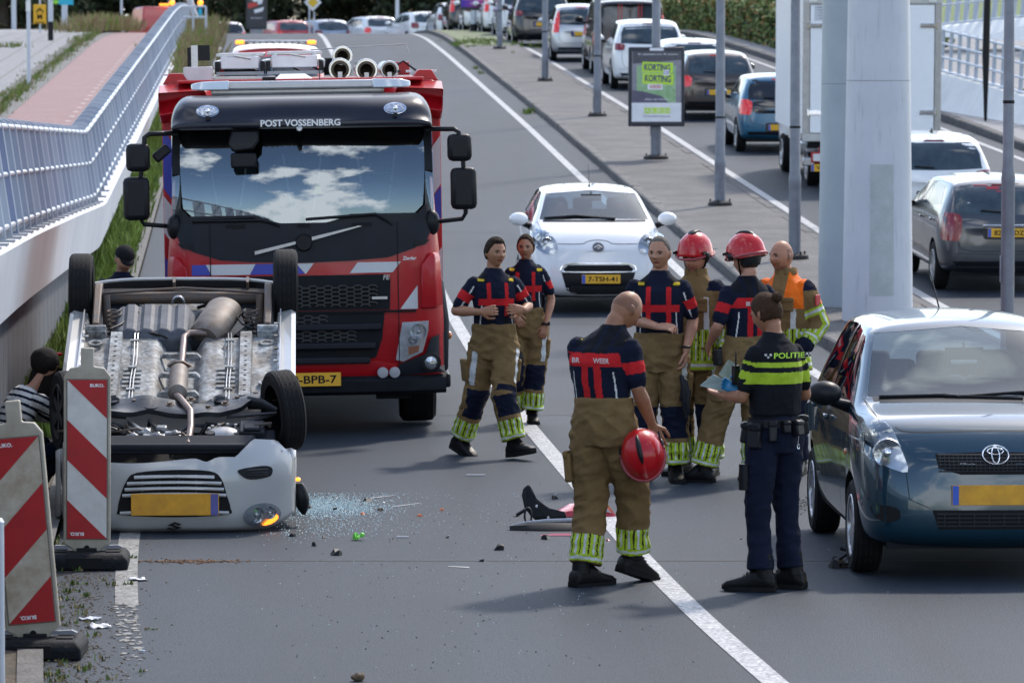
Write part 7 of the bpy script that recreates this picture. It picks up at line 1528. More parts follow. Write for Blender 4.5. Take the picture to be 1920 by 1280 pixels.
# 6 back view, helmet
def ex6(t, j, S, Mh, body):
    c = sp_back(j, S, 1.335, .148); text('back_lettering', 'BRANDWEER', .032*S, tuple(c), CM[C_WHT], t, width=.20*S, bold=.02, rz=pi)
    m = MB(); c = j['hipR']+V((.16, .02, .02)); m.box(c+V((0, 0, .02)), (.05, .07, .12)); m.build('belt_radio', M_BLK, t, 40, bevel=.01)
person('firefighter in navy polo and red helmet with his back turned, one leg stepped out', 1.86, wpos(1400, 905), pi+.50,
    dict(pel=(0, 0, .96), hipL=(-.10, 0, .90), hipR=(.11, 0, .90), kneeR=(.18, -.14, .50), ankR=(.26, -.20, .09), kneeL=(-.10, -.05, .50), ankL=(-.06, .0, .09), elL=(-.26, -.02, 1.17), wrL=(-.20, -.20, 1.0), elR=(.25, .0, 1.17), wrR=(.20, -.20, 1.03)),
    dict(top='polo', legs='turnout'), skin=(.40, .22, .17), hair='short', haircol=(.03, .02, .015), head=(.35, .15, 0), hel=True, feet=((-.2, 0), (.55, 0)), extra=ex6)
# 7 orange vest
def ex7(t, j, S, Mh, body):
    m = MB(); c = j['shR'].lerp(j['elR'], .30)+V((.085, -.03, 0)); m.box(c, (.012, .07, .085)); b = m.build('sleeve_badge', mat('badge_red', (.45, .02, .03), .5), t, 40, bevel=.01)
person('shaven headed officer in orange vest over a turnout jacket, smiling to the left', 1.84, wpos(1472, 888), -.55,
    dict(elR=(.27, .06, 1.15), wrR=(.22, -.12, .98), head=(-.02, -.03, 1.66)),
    dict(top='vestjacket', legs='navy', beard=True), skin=(.37, .20, .14), hair='balding', head=(-.35, .02, 0), feet=((0, 0), (.3, 0)), extra=ex7)
# 8 police officer
def ex8(t, j, S, Mh, body):
    c = sp_back(j, S, 1.405, .130); o = text('back_lettering', 'POLITIE', .034*S, (c.x, c.y+.018, c.z), mat('lettering_lime', (.45, .75, .05), .5), t, width=.22*S, bold=.02, rz=pi)
    for k in range(3):
        for q in range(2):
            for e in (-1, 1): m = MB(); m.box((c.x+e*(.135+.014*k), c.y+.012-.006*k, c.z-.008+.014*q), (.0125, .008, .0125)); m.build('check_mark', CM[C_WHT] if (k+q) % 2 else CM[C_BLK], t, 0)
    P = [V((.178*cos(a), .132*sin(a), 1.0))*S for a in np.linspace(0, 2*pi, 33)]; m = MB(); m.loft([[p+V((0, 0, -.025)) for p in P[:-1]], [p+V((0, 0, .025)) for p in P[:-1]]], cap=False); m.build('duty_belt', M_BLK, t, 60)
    for a, w_, h_, z, nm in ((.35, .09, .16, .93, 'holster'), (1.0, .05, .14, .96, 'baton_pouch'), (1.95, .075, .10, .97, 'handcuff_pouch'), (2.9, .06, .12, .98, 'pistol_grip'), (1.45, .05, .08, .98, 'belt_pouch'), (-.5, .07, .13, .94, 'radio')):
        m = MB(); c = V((.19*cos(a), .15*sin(a), z))*S; m.box(c, (w_, .045, h_), Matrix.Rotation(a-pi/2, 3, 'Z') @ Matrix.Rotation(.15, 3, 'X')); m.box(c+V((0, 0, h_*.32)), (w_*1.08, .052, h_*.3), Matrix.Rotation(a-pi/2, 3, 'Z')); m.build(nm, M_BLK, t, 40, bevel=.010)
    m = MB(); c = V((.19*cos(1.85), .175*sin(1.85), .90))*S; m.tube([c+V((0, 0, .04)), c, c+V((.006, 0, -.03))], .004, 6); m.tube([c+V((.008*cos(a), 0, -.04+.014*sin(a))) for a in np.linspace(0, 2*pi, 10)], .003, 5); m.build('key_clip', M_CHR, t, 60)
    m = MB(); c = V((.205, -.02, .68))*S; m.cyl(c+V((0, 0, -.08)), c+V((0, 0, .08)), .035); m.cyl(c+V((0, 0, -.03)), c+V((0, 0, .03)), .0365); m.build('leg_pouch', M_BLK, t, 40)
    m = MB(); c = V((.215, -.10, 1.28))*S; m.box(c, (.04, .035, .12)); m.cyl(c+V((0, 0, .05)), c+V((0, 0, .15)), .007, .004, 6); m.build('shoulder_radio', M_BLK, t, 40, bevel=.008)
person('policewoman with hair in a bun seen from behind, reading a pass booklet', 1.86, wpos(1452, 1104), pi+.55,
    dict(pel=(0, 0, .97), chest=(0, .0, 1.32), head=(.02, -.06, 1.645), neck=(0, -.01, 1.50), hipL=(-.09, 0, .92), hipR=(.09, 0, .92), kneeL=(-.09, -.02, .52), kneeR=(.12, .0, .51), ankL=(-.10, .03, .10), ankR=(.14, .06, .10), elR=(.215, -.03, 1.15), wrR=(.235, -.24, 1.155), elL=(-.235, -.02, 1.15), wrL=(-.13, -.23, 1.16)),
    dict(top='police', legs='navy', bun=True, glove=False), skin=(.29, .15, .095), hair='tied', haircol=(.035, .018, .010), fem=1, head=(.25, .38, 0), build=1.02, hands=dict(R=dict(d=(-.1, -.9, .1), n=(-.3, 0, .9), c=.5, t=1), L=dict(d=(.3, -.9, 0), n=(.3, 0, .9), c=.5, t=-1)), feet=((.55, 0), (.75, 0)), extra=ex8)
bk = thing('pass_booklet', 'open grey green pass booklet held up by the policewoman', 'booklet', tuple(at(1352, 712, 29.5)), 0)
m = MB(); m.add([(-.13, -.02, -.035), (.02, .03, -.075), (.055, .02, -.01), (-.05, -.04, .035)], [(0, 1, 2, 3)]); o = m.build('page', mat('page_pale', (.42, .52, .50), .6), bk, 0); s = o.modifiers.new('s', 'SOLIDIFY'); s.thickness = .003
m = MB(); m.add([(.035, .0, -.01), (-.015, .01, .035), (.045, .03, .125), (.135, .02, .075)], [(0, 1, 2, 3)]); m.add([(.02, .01, -.03), (.035, .0, -.01), (.135, .02, .075), (.10, .02, .03)], [(0, 1, 2, 3)]); o = m.build('cover', mat('page_printed', (.16, .20, .16), .6, col2=(.28, .3, .24), vs=30), bk, 0); s = o.modifiers.new('s', 'SOLIDIFY'); s.thickness = .003
m = MB(); 
# blue gloved hand is hers: small glove at the booklet
gl = thing('nitrile_glove', 'blue glove fingers holding the lower edge of the booklet', 'glove', tuple(at(1372, 728, 29.42)), 0)
m = MB(); hand(m, V((.045, .03, -.02)), (-.85, -.1, .45), (.1, -.9, .1), 1, .5, .9); m.capsule([V((.07, .04, -.035)), V((.04, .03, -.02))], [.034, .032], 12); remesh(m, 'glove', .005, [mat('nitrile_blue', (.015, .20, .42), .4)], gl, 0, .001)
# 9 man with cap by the wall
def ex9(t, j, S, Mh, body):
    m = MB(); secs = []
    for i in range(9):
        a = i/8*1.55; r = sin(a); secs.append([Mh @ V((.088*r*sin(k*2*pi/24)*1.0, -.112*r*cos(k*2*pi/24)+.0, .045+.088*cos(a))) for k in range(24)])
    m.loft(secs); m.loft([[Mh @ V((.085*sin(a), -.108*cos(a), .047)) for a in np.linspace(-.95, .95, 11)], [Mh @ V((.075*sin(a), -.175*cos(a)+.0, .022)) for a in np.linspace(-.85, .85, 11)]], cap=False, closed=False); o = m.build('cap', cloth('cap_black', (.008, .008, .010)), t, 60); s = o.modifiers.new('s', 'SOLIDIFY'); s.thickness = .005
person('man in a black flat cap looking down behind the overturned car', 1.68, (-3.26, 40.0, 0.02), .25, dict(head=(.02, -.06, 1.645), neck=(0, -.02, 1.49)), dict(top='dark', legs='navy', beard=True), skin=(.34, .20, .145), hair='cropped', haircol=(.12, .12, .12), head=(.1, .42, 0), extra=ex9)
# 10 crouching woman
person('dark haired woman in a black and white striped top crouching beside the overturned car', 1.64, (-3.42, 34.35, 0.02), 1.75,
    dict(pel=(0, .12, .42), hipL=(-.10, .10, .40), hipR=(.10, .10, .40), kneeL=(-.14, -.28, .52), kneeR=(.14, -.26, .50), ankL=(-.13, -.02, .09), ankR=(.13, -.0, .09), chest=(0, -.06, .86), neck=(0, -.12, 1.03), head=(0, -.18, 1.17), shL=(-.17, -.08, .97), shR=(.17, -.08, .97), elL=(-.22, -.28, .80), wrL=(-.12, -.46, .80), elR=(.22, -.28, .80), wrR=(.12, -.46, .82)),
    dict(top='stripe', legs='navy'), skin=(.36, .2, .14), hair='long', haircol=(.012, .009, .007), fem=1, head=(0, .35, 0)) if False else None
# crouching woman: the torso is built for its own heights
def crouching():
    t = thing('person', 'dark haired woman in a black and white striped top crouching beside the overturned car', 'person', (-3.56, 34.3, 0.0), 2.2); sk, lip, st = skinmats((.36, .20, .14))
    Mh = Matrix.Translation((0, -.26, 1.03)) @ Matrix.Rotation(.45, 4, 'X') @ Matrix.Scale(.95, 4); m = MB(); n, mm = 40, 30; pts = [Mh @ headpt(d, 1) for d in sphere_dirs(n, mm)]; m.loft([pts[i*n:(i+1)*n] for i in range(mm+1)])
    m.capsule([Mh @ V((0, .02, -.07)), V((0, -.14, .88)), V((0, -.08, .82))], [.045, .05, .08], 14); S_ = ((-.17, -.10, .80), (.17, -.10, .80)); E = ((-.23, -.33, .66), (.22, -.34, .66)); Wr = ((-.10, -.52, .62), (.10, -.52, .64))
    for i in (0, 1): m.capsule([S_[i], E[i]], [.045, .036], 12); m.capsule([E[i], Wr[i]], [.036, .024], 12); hand(m, V(Wr[i]), (0, -.9, -.2), (0, 0, -1), 1, .4, .92)
    m.capsule([S_[0], V((0, -.10, .80)), S_[1]], [.045, .07, .045], 12); remesh(m, 'body', .0055, [sk], t, 1)
    m = MB(); m.loft([[V((hw*cos(a), y+hd*sin(a)*.8, z+hd*sin(a)*.45)) for a in [2*pi*k/22 for k in range(22)]] for y, z, hw, hd in ((.14, .30, .15, .12), (.12, .38, .165, .13), (.06, .52, .155, .125), (0, .66, .165, .125), (-.06, .78, .175, .115), (-.09, .85, .13, .09), (-.11, .89, .07, .06))])
    for i in (0, 1): m.capsule([S_[i], E[i]], [.062, .048], 14); m.capsule([E[i], V(E[i]).lerp(V(Wr[i]), .85)], [.048, .035], 14)
    remesh(m, 'shirt', .0075, CM, t, 2, .006, lambda c, nn: C_NAVY if ((c.z*17-c.y*9) % 1) < .40 else C_WHT)
    m = MB(); m.loft([[V((hw*cos(a), .13+.14*sin(a), z)) for a in [2*pi*k/20 for k in range(20)]] for z, hw in ((.18, .13), (.26, .18), (.36, .17), (.42, .15))])
    for s in (-1, 1): m.capsule([(s*.10, .10, .28), (s*.15, -.30, .46)], [.095, .07], 14); m.capsule([(s*.15, -.30, .46), (s*.14, -.04, .12)], [.068, .045], 14); boot(t, (s*.14, -.02, .09), 0, 0, .92, 'shoe')
    remesh(m, 'trousers', .008, [CM[C_NAVY]], t, 2, .006)
    m = MB(); m.ell(Mh @ V((0, .028, .03)), (.092, .108, .108), 26, 18); m.loft([[Mh @ V((x*w_, .10-abs(x)*.2+yy, z)) for x in np.linspace(-1, 1, 9)]+[Mh @ V((x*w_, .0-abs(x)*.2+yy, z)) for x in np.linspace(1, -1, 9)] for w_, yy, z in ((.085, 0, .03), (.10, .01, -.06), (.11, .01, -.14), (.10, 0, -.22), (.06, 0, -.27))])
    m.v = [tuple(V(v)+V((1, 1, .4))*.012*noise.noise(V((v[0]*35, v[1]*35, v[2]*9)))) for v in m.v]; m.build('hair', mat('hair_dark', (.008, .006, .005), .7, col2=(.015, .010, .008), vs=30, bump=.8, bs=160, spec=.12), t, 60)
    m = MB(); 
    for s in (-1, 1): m.ell(Mh @ V((s*.031, -.079, .006)), (.012, .007, .006), 10, 6)
    o = m.build('eyes_pair', M_DARK, t, 60); D.objects.remove(o)
crouching()
# two people sitting in the small white car
for x, lab, c, hc in ((-.36, 'person in a dark jacket in the passenger seat of the small white car', (.02, .08, .09), (.03, .03, .035)), (.36, 'driver in a pale shirt at the wheel of the small white car', (.5, .52, .5), (.3, .3, .3))):
    lx = c1.matrix_basis @ V((x, 1.50, .40)); t = thing('person', lab, 'person', tuple(lx), c1.rotation_euler[2]); sk, lip, st = skinmats((.40, .24, .18))
    Mh = Matrix.Translation((0, .0, .80)); m = MB(); pts = [Mh @ headpt(d) for d in sphere_dirs(32, 24)]; m.loft([pts[i*32:(i+1)*32] for i in range(25)]); m.capsule([(0, .02, .72), (0, .02, .62)], [.05, .07], 12)
    for s in (-1, 1): m.capsule([(s*.2, -.08, .40), (s*.14, -.36, .52)], [.035, .026], 10); hand(m, V((s*.14, -.36, .52)), (0, -.8, .3), (0, 0, -1), 1, .8)
    m.capsule([(-.16, 0, .56), (.16, 0, .56)], [.04, .04], 10); remesh(m, 'body', .007, [sk], t, 1)
    m = MB(); m.loft([[V((hw*cos(a), .03+hd*sin(a), z)) for a in [2*pi*k/20 for k in range(20)]] for z, hw, hd in ((.0, .17, .12), (.2, .18, .12), (.45, .2, .13), (.56, .18, .11), (.62, .09, .08))])
    for s in (-1, 1): m.capsule([(s*.19, 0, .54), (s*.24, -.05, .33), (s*.18, -.28, .46)], [.07, .055, .045], 12)
    remesh(m, 'shirt', .009, [cloth('seat_shirt_%d' % int(c[0]*100), c)], t, 2, .006)
    m = MB(); m.ell(Mh @ V((0, .015, .035)), (.086, .103, .10), 20, 14); m.build('hair', mat('hair_car_%d' % int(hc[0]*100), hc, .7), t, 60)
# ================================================================ STREET FURNITURE
M_POLE = mat('lamp_post_steel', (.22, .235, .27), .5, .3, col2=(.17, .18, .21), vs=6, bump=.1, bs=50)
M_BASE = mat('dark_base_stone', (.045, .042, .042), .9, var=.4, vs=12, bump=.5, bs=30)
def post(u, v, r0, h0, r1, H, label, fade=None, seam=True):
    p = onground(u, v, .115); t = thing('lamp_post', label, 'lamp post', tuple(p), random.uniform(0, 6), 'steel lamp posts on the median')
    m = MB(); m.lathe([(r0, 0), (r0, h0), (r0*1.05, h0+.02), (r1*1.15, h0+.10), (r1, h0+.16), (r1*.62, H)], (0, 0, 0), 'z', 24); m.build('shaft', M_POLE, t, 50)
    if seam:
        m = MB(); m.lathe([(r1*1.03, h0+.75), (r1*1.05, h0+.755), (r1*1.05, h0+.775), (r1*1.03, h0+.78)], (0, 0, 0), 'z', 24); m.build('cable_tie', M_BLK, t, 50)
        m = MB(); m.box((r0*.0, -r0-.002, h0*.55), (.07, .012, .26)); m.build('service_door', M_POLE, t, 30, bevel=.004)
    m = MB()
    m.lathe([(r0*2.35, 0), (r0*2.3, .045), (r0*1.6, .065), (r0*1.0, .075)], (0, 0, 0), 'z', 14); m.v = [tuple(V(q)+V((1, 1, .3))*.02*noise.noise(V(q)*17)) for q in m.v]; m.build('base_collar', M_BASE, t, 50)
    for k in range(4): a = k*pi/2+.4; m = MB(); m.cyl((r0*1.9*cos(a), r0*1.9*sin(a), .03), (r0*1.9*cos(a), r0*1.9*sin(a), .10), .014, n=6); m.build('anchor_bolt', M_BASE, t, 0)
    return t
post(937, 92, .085, .35, .075, 9, 'grey lamp post beside the mossy paving, farthest up the median')
post(1022, 152, .085, .45, .075, 9, 'grey lamp post on the median beside the silver people carrier')
post(1120, 218, .085, .5, .078, 9, 'grey lamp post on the median in front of the black van')
lp = post(1230, 298, .095, 1.0, .082, 9, 'grey lamp post carrying the discount advertising panel')
post(1350, 385, .082, .6, .076, 9, 'grey lamp post between the advertising panel and the box truck')
post(1490, 485, .082, 1.0, .072, 9, 'grey lamp post in front of the rear doors of the box truck')
t = post(1888, 706, .066, 1.9, .055, 9, 'grey lamp post at the right, in front of the dark grey hatchback')
# white steel masts
M_MAST2 = mat('mast_green_grey', (.36, .42, .45), .5, .05, col2=(.31, .36, .40), vs=1.4, bump=.04, bs=20)
M_MAST = mat('mast_white_steel', (.56, .59, .64), .5, .05, col2=(.50, .53, .58), vs=1.4, bump=.04, bs=20)
nt = M_MAST.node_tree; tcn = N(nt, 'ShaderNodeTexCoord'); mpn = N(nt, 'ShaderNodeMapping'); mpn.inputs['Scale'].default_value = (14, 14, 1.1); nn = N(nt, 'ShaderNodeTexNoise'); nn.inputs['Scale'].default_value = 1.6; nn.inputs['Detail'].default_value = 8; nn.inputs['Roughness'].default_value = .7
rn = N(nt, 'ShaderNodeMapRange'); rn.inputs[1].default_value = .55; rn.inputs[2].default_value = .78; rn.inputs[3].default_value = 1; rn.inputs[4].default_value = .62
vm = N(nt, 'ShaderNodeVectorMath', operation='SCALE'); bs = nt.nodes['Principled BSDF']; src = bs.inputs['Base Color'].links[0].from_socket
nt.links.new(tcn.outputs['Object'], mpn.inputs[0]); nt.links.new(mpn.outputs[0], nn.inputs['Vector']); nt.links.new(nn.outputs['Fac'], rn.inputs[0]); nt.links.new(src, vm.inputs[0]); nt.links.new(rn.outputs[0], vm.inputs['Scale']); nt.links.new(vm.outputs[0], bs.inputs['Base Color'])
for u, v, r0, r1, lab, zs in ((1645, 600, .405, .30, 'thick pale steel mast with scratched panel on the median, the nearer of the two', 2.72), (1594, 572, .385, .30, 'thick pale steel mast on the median, behind and left of the scratched one', 2.62)):
    p = onground(u, v, .115); t = thing('steel_mast', lab, 'mast', tuple(p), 0, 'thick pale steel masts')
    f = lambda z: r0+(r1-r0)*z/7.0
    for z0, z1 in ((-.1, zs), (zs+.006, 7.0)): m = MB(); m.lathe([(f(max(z0, 0)), z0), (f(z1), z1)], (0, 0, 0), 'z', 56); m.build('mast_section', M_MAST if u == 1645 else M_MAST2, t, 60)
    m = MB(); m.lathe([(f(zs)-.006, zs-.01), (f(zs)-.006, zs+.016)], (0, 0, 0), 'z', 48); m.build('weld_seam', mat('seam_grey', (.2, .21, .23), .7), t, 60)
    if u == 1645:
        m = MB(); secs = []
        for z in np.linspace(.30, 1.78, 12): secs.append([((f(z)+.003)*sin(a), -(f(z)+.003)*cos(a), z) for a in np.linspace(-.30, .40, 14)])
        m.loft(secs, cap=False, closed=False); m.build('worn_panel', mat('worn_panel', (.46, .51, .52), .6, col2=(.37, .41, .41), vs=4, bump=.15, bs=30), t, 60)
# advertising panel on the lamp post
pa = at(1230, 160, 88); base = lp.location; ad = thing('billboard', 'black framed advertising billboard reading KORTING OP KORTING on a lamp post', 'billboard', (base.x-.0, base.y-.17, at(1230, 163, base.y-.17).z), radians(2))
wA, hA = 1.01, 1.42
m = MB(); m.box((0, 0, 0), (wA, .10, hA)); m.build('frame', mat('frame_black_blue', (.014, .02, .035), .4), ad, 30, bevel=.02)
m = MB(); m.box((0, -.052, 0), (wA*.875, .006, hA*.89)); fc = m.build('poster', mat('poster_dusk', (.20, .19, .23), .4, col2=(.32, .31, .35), vs=3), ad, 0)
def pp(name, x0, x1, z0, z1, mt, y=-.057, rot=0):
    m = MB(); m.box(((x0+x1)/2, y, (z0+z1)/2), (x1-x0, .002, z1-z0), Matrix.Rotation(rot, 3, 'Y')); return m.build(name, mt, fc, 0)
PXW = lambda a: (a-347)/570*wA; PZ_ = lambda b: (455-b)/810*hA
L_GR = mat('poster_green', (.22, .42, .18), .5, col2=(.40, .55, .34), vs=9); L_LIME = mat('poster_lime', (.58, .85, .06), .4); L_IND = mat('poster_indigo', (.03, .04, .16), .4); L_PW = mat('poster_white', (.86, .86, .90), .4)
pp('garden_print', PXW(145), PXW(540), PZ_(620), PZ_(240), L_GR, -.0565); m = MB(); m.prism([(PXW(100), PZ_(490)), (PXW(200), PZ_(500)), (PXW(400), PZ_(550)), (PXW(470), PZ_(620)), (PXW(100), PZ_(620))], -.0585, -.0565); m.build('sofa_print', mat('poster_mauve', (.13, .12, .18), .5, var=.3), fc, 0)
m = MB(); m.prism([(PXW(105), PZ_(220)), (PXW(595), PZ_(180)), (PXW(595), PZ_(95)), (PXW(105), PZ_(95))], -.0585, -.0565); m.build('awning_print', mat('poster_slate', (.10, .10, .12), .5, var=.4, vs=16), fc, 0)
pp('lime_block', PXW(200), PXW(512), PZ_(310), PZ_(205), L_LIME, -.060, .04); pp('lime_block', PXW(205), PXW(517), PZ_(430), PZ_(320), L_LIME, -.060, .04)
text('poster_word', 'KORTING', .125, (PXW(353), -.0625, PZ_(258)), L_IND, fc, width=.47, bold=.035, ry=.04); text('poster_word', 'KORTING', .125, (PXW(360), -.0625, PZ_(372)), L_IND, fc, width=.47, bold=.035, ry=.04)
pp('white_tag', PXW(415), PXW(475), PZ_(338), PZ_(282), L_PW, -.0635); text('poster_word', 'OP', .06, (PXW(446), -.0655, PZ_(312)), mat('poster_violet', (.15, .1, .4), .5), fc, bold=.01)
pp('white_tag', PXW(255), PXW(408), PZ_(485), PZ_(425), L_PW, -.060); text('poster_word', 'WEKEN', .06, (PXW(332), -.062, PZ_(455)), mat('poster_red', (.6, .06, .05), .5), fc, width=.21, bold=.02)
pp('white_band', PXW(95), PXW(597), PZ_(810), PZ_(618), L_PW, -.060)
for i, ch in enumerate('ALKU'): x = PXW(253+67*i); pp('logo_square', x-.054, x+.054, PZ_(728), PZ_(668), L_LIME, -.062); text('logo_letter', ch, .065, (x, -.0645, PZ_(698)), L_PW, fc, width=.07)
text('poster_word', 'Kunststof kozijnen', .04, (PXW(350), -.063, PZ_(757)), L_IND, fc, width=.47, bold=.01); text('poster_word', '29 september t/m 20 oktober', .035, (PXW(360), -.060, PZ_(125)), L_PW, fc, width=.72, bold=.01); text('poster_word', 'alléén bij Tilburg', .035, (PXW(345), -.0625, PZ_(585)), L_PW, fc, width=.42, bold=.01)
m = MB(); m.box((0, -.053, hA/2-.04), (.25, .006, .05)); m.build('owner_plate', L_PW, ad, 0)
m = MB(); m.box((0, .09, hA*.3), (.12, .1, .06)); m.box((0, .09, -hA*.3), (.12, .1, .06)); m.build('clamp', M_GALV, ad, 0)
# beacons with chevrons
M_BEA = mat('beacon_plastic', (.42, .39, .32), .6, col2=(.30, .26, .20), vs=5, bump=.15, bs=40); M_RRED = mat('retro_red', (.42, .006, .012), .4, var=.2, vs=8, bump=.05, bs=300); M_RW = mat('retro_white', (.66, .66, .64), .45, col2=(.54, .53, .50), vs=7); M_RWD = mat('retro_white_dirty', (.56, .52, .44), .5, col2=(.32, .25, .17), vs=5)
def beacon(label, loc, rz, tilt, direc, wt, big=1.0):
    t = thing('traffic_beacon', label, 'beacon', loc, rz, 'red and white road work beacons'); w, h, z0 = .30, 1.30, .12; R = Matrix.Rotation(tilt, 4, 'Y')
    def B(m, name, mt, par=None, **k):
        m.v = [tuple((R @ V(v))) for v in m.v]; return m.build(name, mt, par or t, **k)
    w2 = w/2; out = [(-.05, z0-.06), (.05, z0-.06), (.10, z0), (w2, z0+.03), (w2, z0+1.06), (.11, z0+1.115), (.042, z0+1.125), (.042, z0+1.24), (-.042, z0+1.24), (-.042, z0+1.125), (-.11, z0+1.115), (-w2, z0+1.06), (-w2, z0+.03), (-.10, z0)]; out = [(x, z0+(z-z0)*1.04) for x, z in out]
    m = MB(); m.prism(out, -.025, .025); fr = B(m, 'board', M_BEA, smooth=30, bevel=.008)
    a, b, c, d = -w2+.024, w2-.024, z0+.065, z0+1.085
    m = MB(); m.box(((a+b)/2, -.027, (c+d)/2), (b-a+.012, .006, d-c+.012)); B(m, 'face_rim', mat('rim_dark', (.12, .11, .10), .6), smooth=0)
    m = MB(); m.box(((a+b)/2, -.0305, (c+d)/2), (b-a, .003, d-c)); face = B(m, 'reflective_face', wt, smooth=0)
    W_ = b-a
    def stripe(zl, zr, th):                   # band from left height to right height, clipped to the face
        poly = [(a, zl), (b, zr), (b, zr+th), (a, zl+th)]; bm = bmesh.new(); bm.faces.new([bm.verts.new((x, 0, z)) for x, z in poly])
        for co_, no in (((0, 0, d), (0, 0, 1)), ((0, 0, c), (0, 0, -1))): bmesh.ops.bisect_plane(bm, geom=bm.verts[:]+bm.edges[:]+bm.faces[:], plane_co=co_, plane_no=no, clear_outer=True)
        if bm.faces:
            m = MB(); f = list(bm.faces)[0]; pts = [(v.co.x, v.co.z) for v in f.verts]; m.prism(pts, -.0345, -.0325); B(m, 'red_stripe', M_RRED, face, smooth=0)
        bm.free()
    for k in range(3):
        lo_, hi_ = d-2.04*k*W_-.98*W_, d-2.04*k*W_
        stripe(hi_, lo_, 1.02*W_) if direc > 0 else stripe(lo_, hi_, 1.02*W_)
    for z, rr_ in ((d-.035, 0), (c+.03, pi)):
        o = text('maker_lettering', 'BUKO.', .022, tuple(R @ V(((b-.062) if (direc > 0 and not rr_) else a+.062+(.045 if direc < 0 and rr_ else 0), -.0365, z))), L_PW, face, width=.09, bold=.03); o.rotation_euler = (0, tilt+(pi if rr_ else 0), 0)
    m = MB(); m.lathe([(.018, -.026), (.018, -.034), (.010, -.036), (.001, -.030)], (0, 0, z0+.005), 'y', 16); B(m, 'lock_bolt', M_DARK, fr, smooth=40)
    for x in (-.055, .055): m = MB(); m.box((x, -.027, z0+1.085), (.04, .004, .012)); B(m, 'moulded_slot', mat('rim_dark', (.12, .11, .10)), fr, smooth=0)
    f = MB(); f.loft([[(-.27, -.25, 0), (.27, -.25, 0), (.27, .25, 0), (-.27, .25, 0)], [(-.27, -.25, .07), (.27, -.25, .07), (.27, .25, .07), (-.27, .25, .07)], [(-.24, -.21, .105), (.24, -.21, .105), (.24, .21, .105), (-.24, .21, .105)]]); ft = f.build('foot', mat('recycled_black', (.012, .014, .018), .75, var=.5, vs=20, bump=.5, bs=40, spec=.2), t, 30, bevel=.015)
    for x in (-.17, .17): m = MB(); m.box((x, -.02, .108), (.09, .22, .01)); m.build('hand_hole', M_DARK, ft, 0)
    m = MB(); m.box((0, -.251, .05), (.22, .012, .07)); m.build('foot_notch', M_DARK, ft, 0); m = MB(); m.box((0, .0, .11), (.13, .10, .03)); m.build('socket', M_BLK, ft, 30, bevel=.005)
    for s in (-1, 1): m = MB(); m.prism([(s*.06, .135), (s*.20, .142), (s*.23, .128), (s*.20, .118), (s*.08, .118)], -.02, .02); m.build('foot_flap', mat('flap_grey', (.22, .23, .26), .5), ft, 0)
    return t
p = onground(163, 1062); beacon('clean red and white beacon standing in front of the overturned car', (p.x, p.y, 0), .05, .008, 1, M_RW)
p = onground(74, 1228); beacon('dirty leaning red and white beacon nearest the camera at the left edge', (p.x-.02, p.y, 0), .0, -.085, -1, M_RWD)
m = MB(); m.cyl((0, 0, -.1), (0, 0, 1.6), .028); pz0 = at(2, 1100, 25.2)
q = thing('marker_post', 'thin pale post at the very left edge in front of the beacons', 'post', (at(-2, 1200, 24.6).x, 24.6, 0)); mm = MB(); mm.cyl((0, 0, -.05), (0, 0, .9), .03, .03, 14); mm.build('post', M_RAILW, q, 60); mm = MB(); mm.cyl((0, 0, .9), (0, 0, .92), .033, .02, 14); mm.build('post_cap', M_RAILW, q, 60)
# far signs
def sign_post(label, cat, u, v, Y, H, r, name='signpost', mt=M_RAILW, zb=None, black=0):
    a = at(u, v, Y); z = (pz(Y)+.1) if zb is None else zb; t = thing(name, label, cat, (a.x, Y, z)); m = MB(); m.cyl((0, 0, 0), (0, 0, H), r, r*.85, 14); m.build('pole', mt, t, 60)
    if black: m = MB(); m.cyl((0, 0, 0), (0, 0, black), r*1.06, r*1.06, 14); m.build('black_foot', M_BLK, t, 60)
    return t, a, z
t, a, z = sign_post('thin pole with small sign on the grey footpath', 'sign post', 54, 115, 104, 5, .045)
m = MB(); m.box((0, -.05, at(54, 12, 104).z-z), (.10, .02, .22)); m.build('small_plate', M_WHT, t, 0)
t, a, z = sign_post('white pole with black foot beside the yellow route sign', 'pole', 95, 62, 138, 5, .075, black=.55)
t, a, z = sign_post('yellow diversion sign with black arrow and letter M', 'sign', 75, 30, 150, 2.2, .03)
zz_ = at(75, 27, 150).z-z; m = MB(); m.box((0, -.05, zz_), (.40, .02, .60)); b_ = m.build('sign_board', mat('sign_yellow', (.75, .40, .01), .5), t, 0, bevel=.02)
m = MB(); m.prism([(-.12, zz_+.08), (0, zz_+.2), (.12, zz_+.08), (.12, zz_+.03), (0, zz_+.13), (-.12, zz_+.03)], -.07, -.065); m.build('arrow', M_DARK, b_, 0); text('letter', 'M', .16, (0, -.07, zz_-.08), M_DARK, b_, bold=.03); m = MB(); m.box((0, -.066, zz_-.26), (.28, .003, .03)); m.build('print_bar', M_DARK, b_, 0)
for i, (u, Y, black, lab) in enumerate(((26, 165, 0, 'white pole behind the dry grass at the far left'), (122, 160, 0, 'white pole carrying the blue direction signs'), (228, 190, 0, 'slim white pole at the top of the cycle path'), (745, 205, .4, 'white lamp mast in front of the white car at the crest'), (1263, 205, 0, 'grey pole behind the hedge beside the black van'))):
    sign_post(lab, 'pole', u, 40, Y, 6, .085 if u != 228 else .05, zb=(pz(Y) if u < 300 else g(Y)), black=black)
t, a, z = sign_post('blue and green arrow signs on a pole at the far left', 'sign', 118, 8, 159, 3, .05); zz_ = at(118, 4, 159).z-z
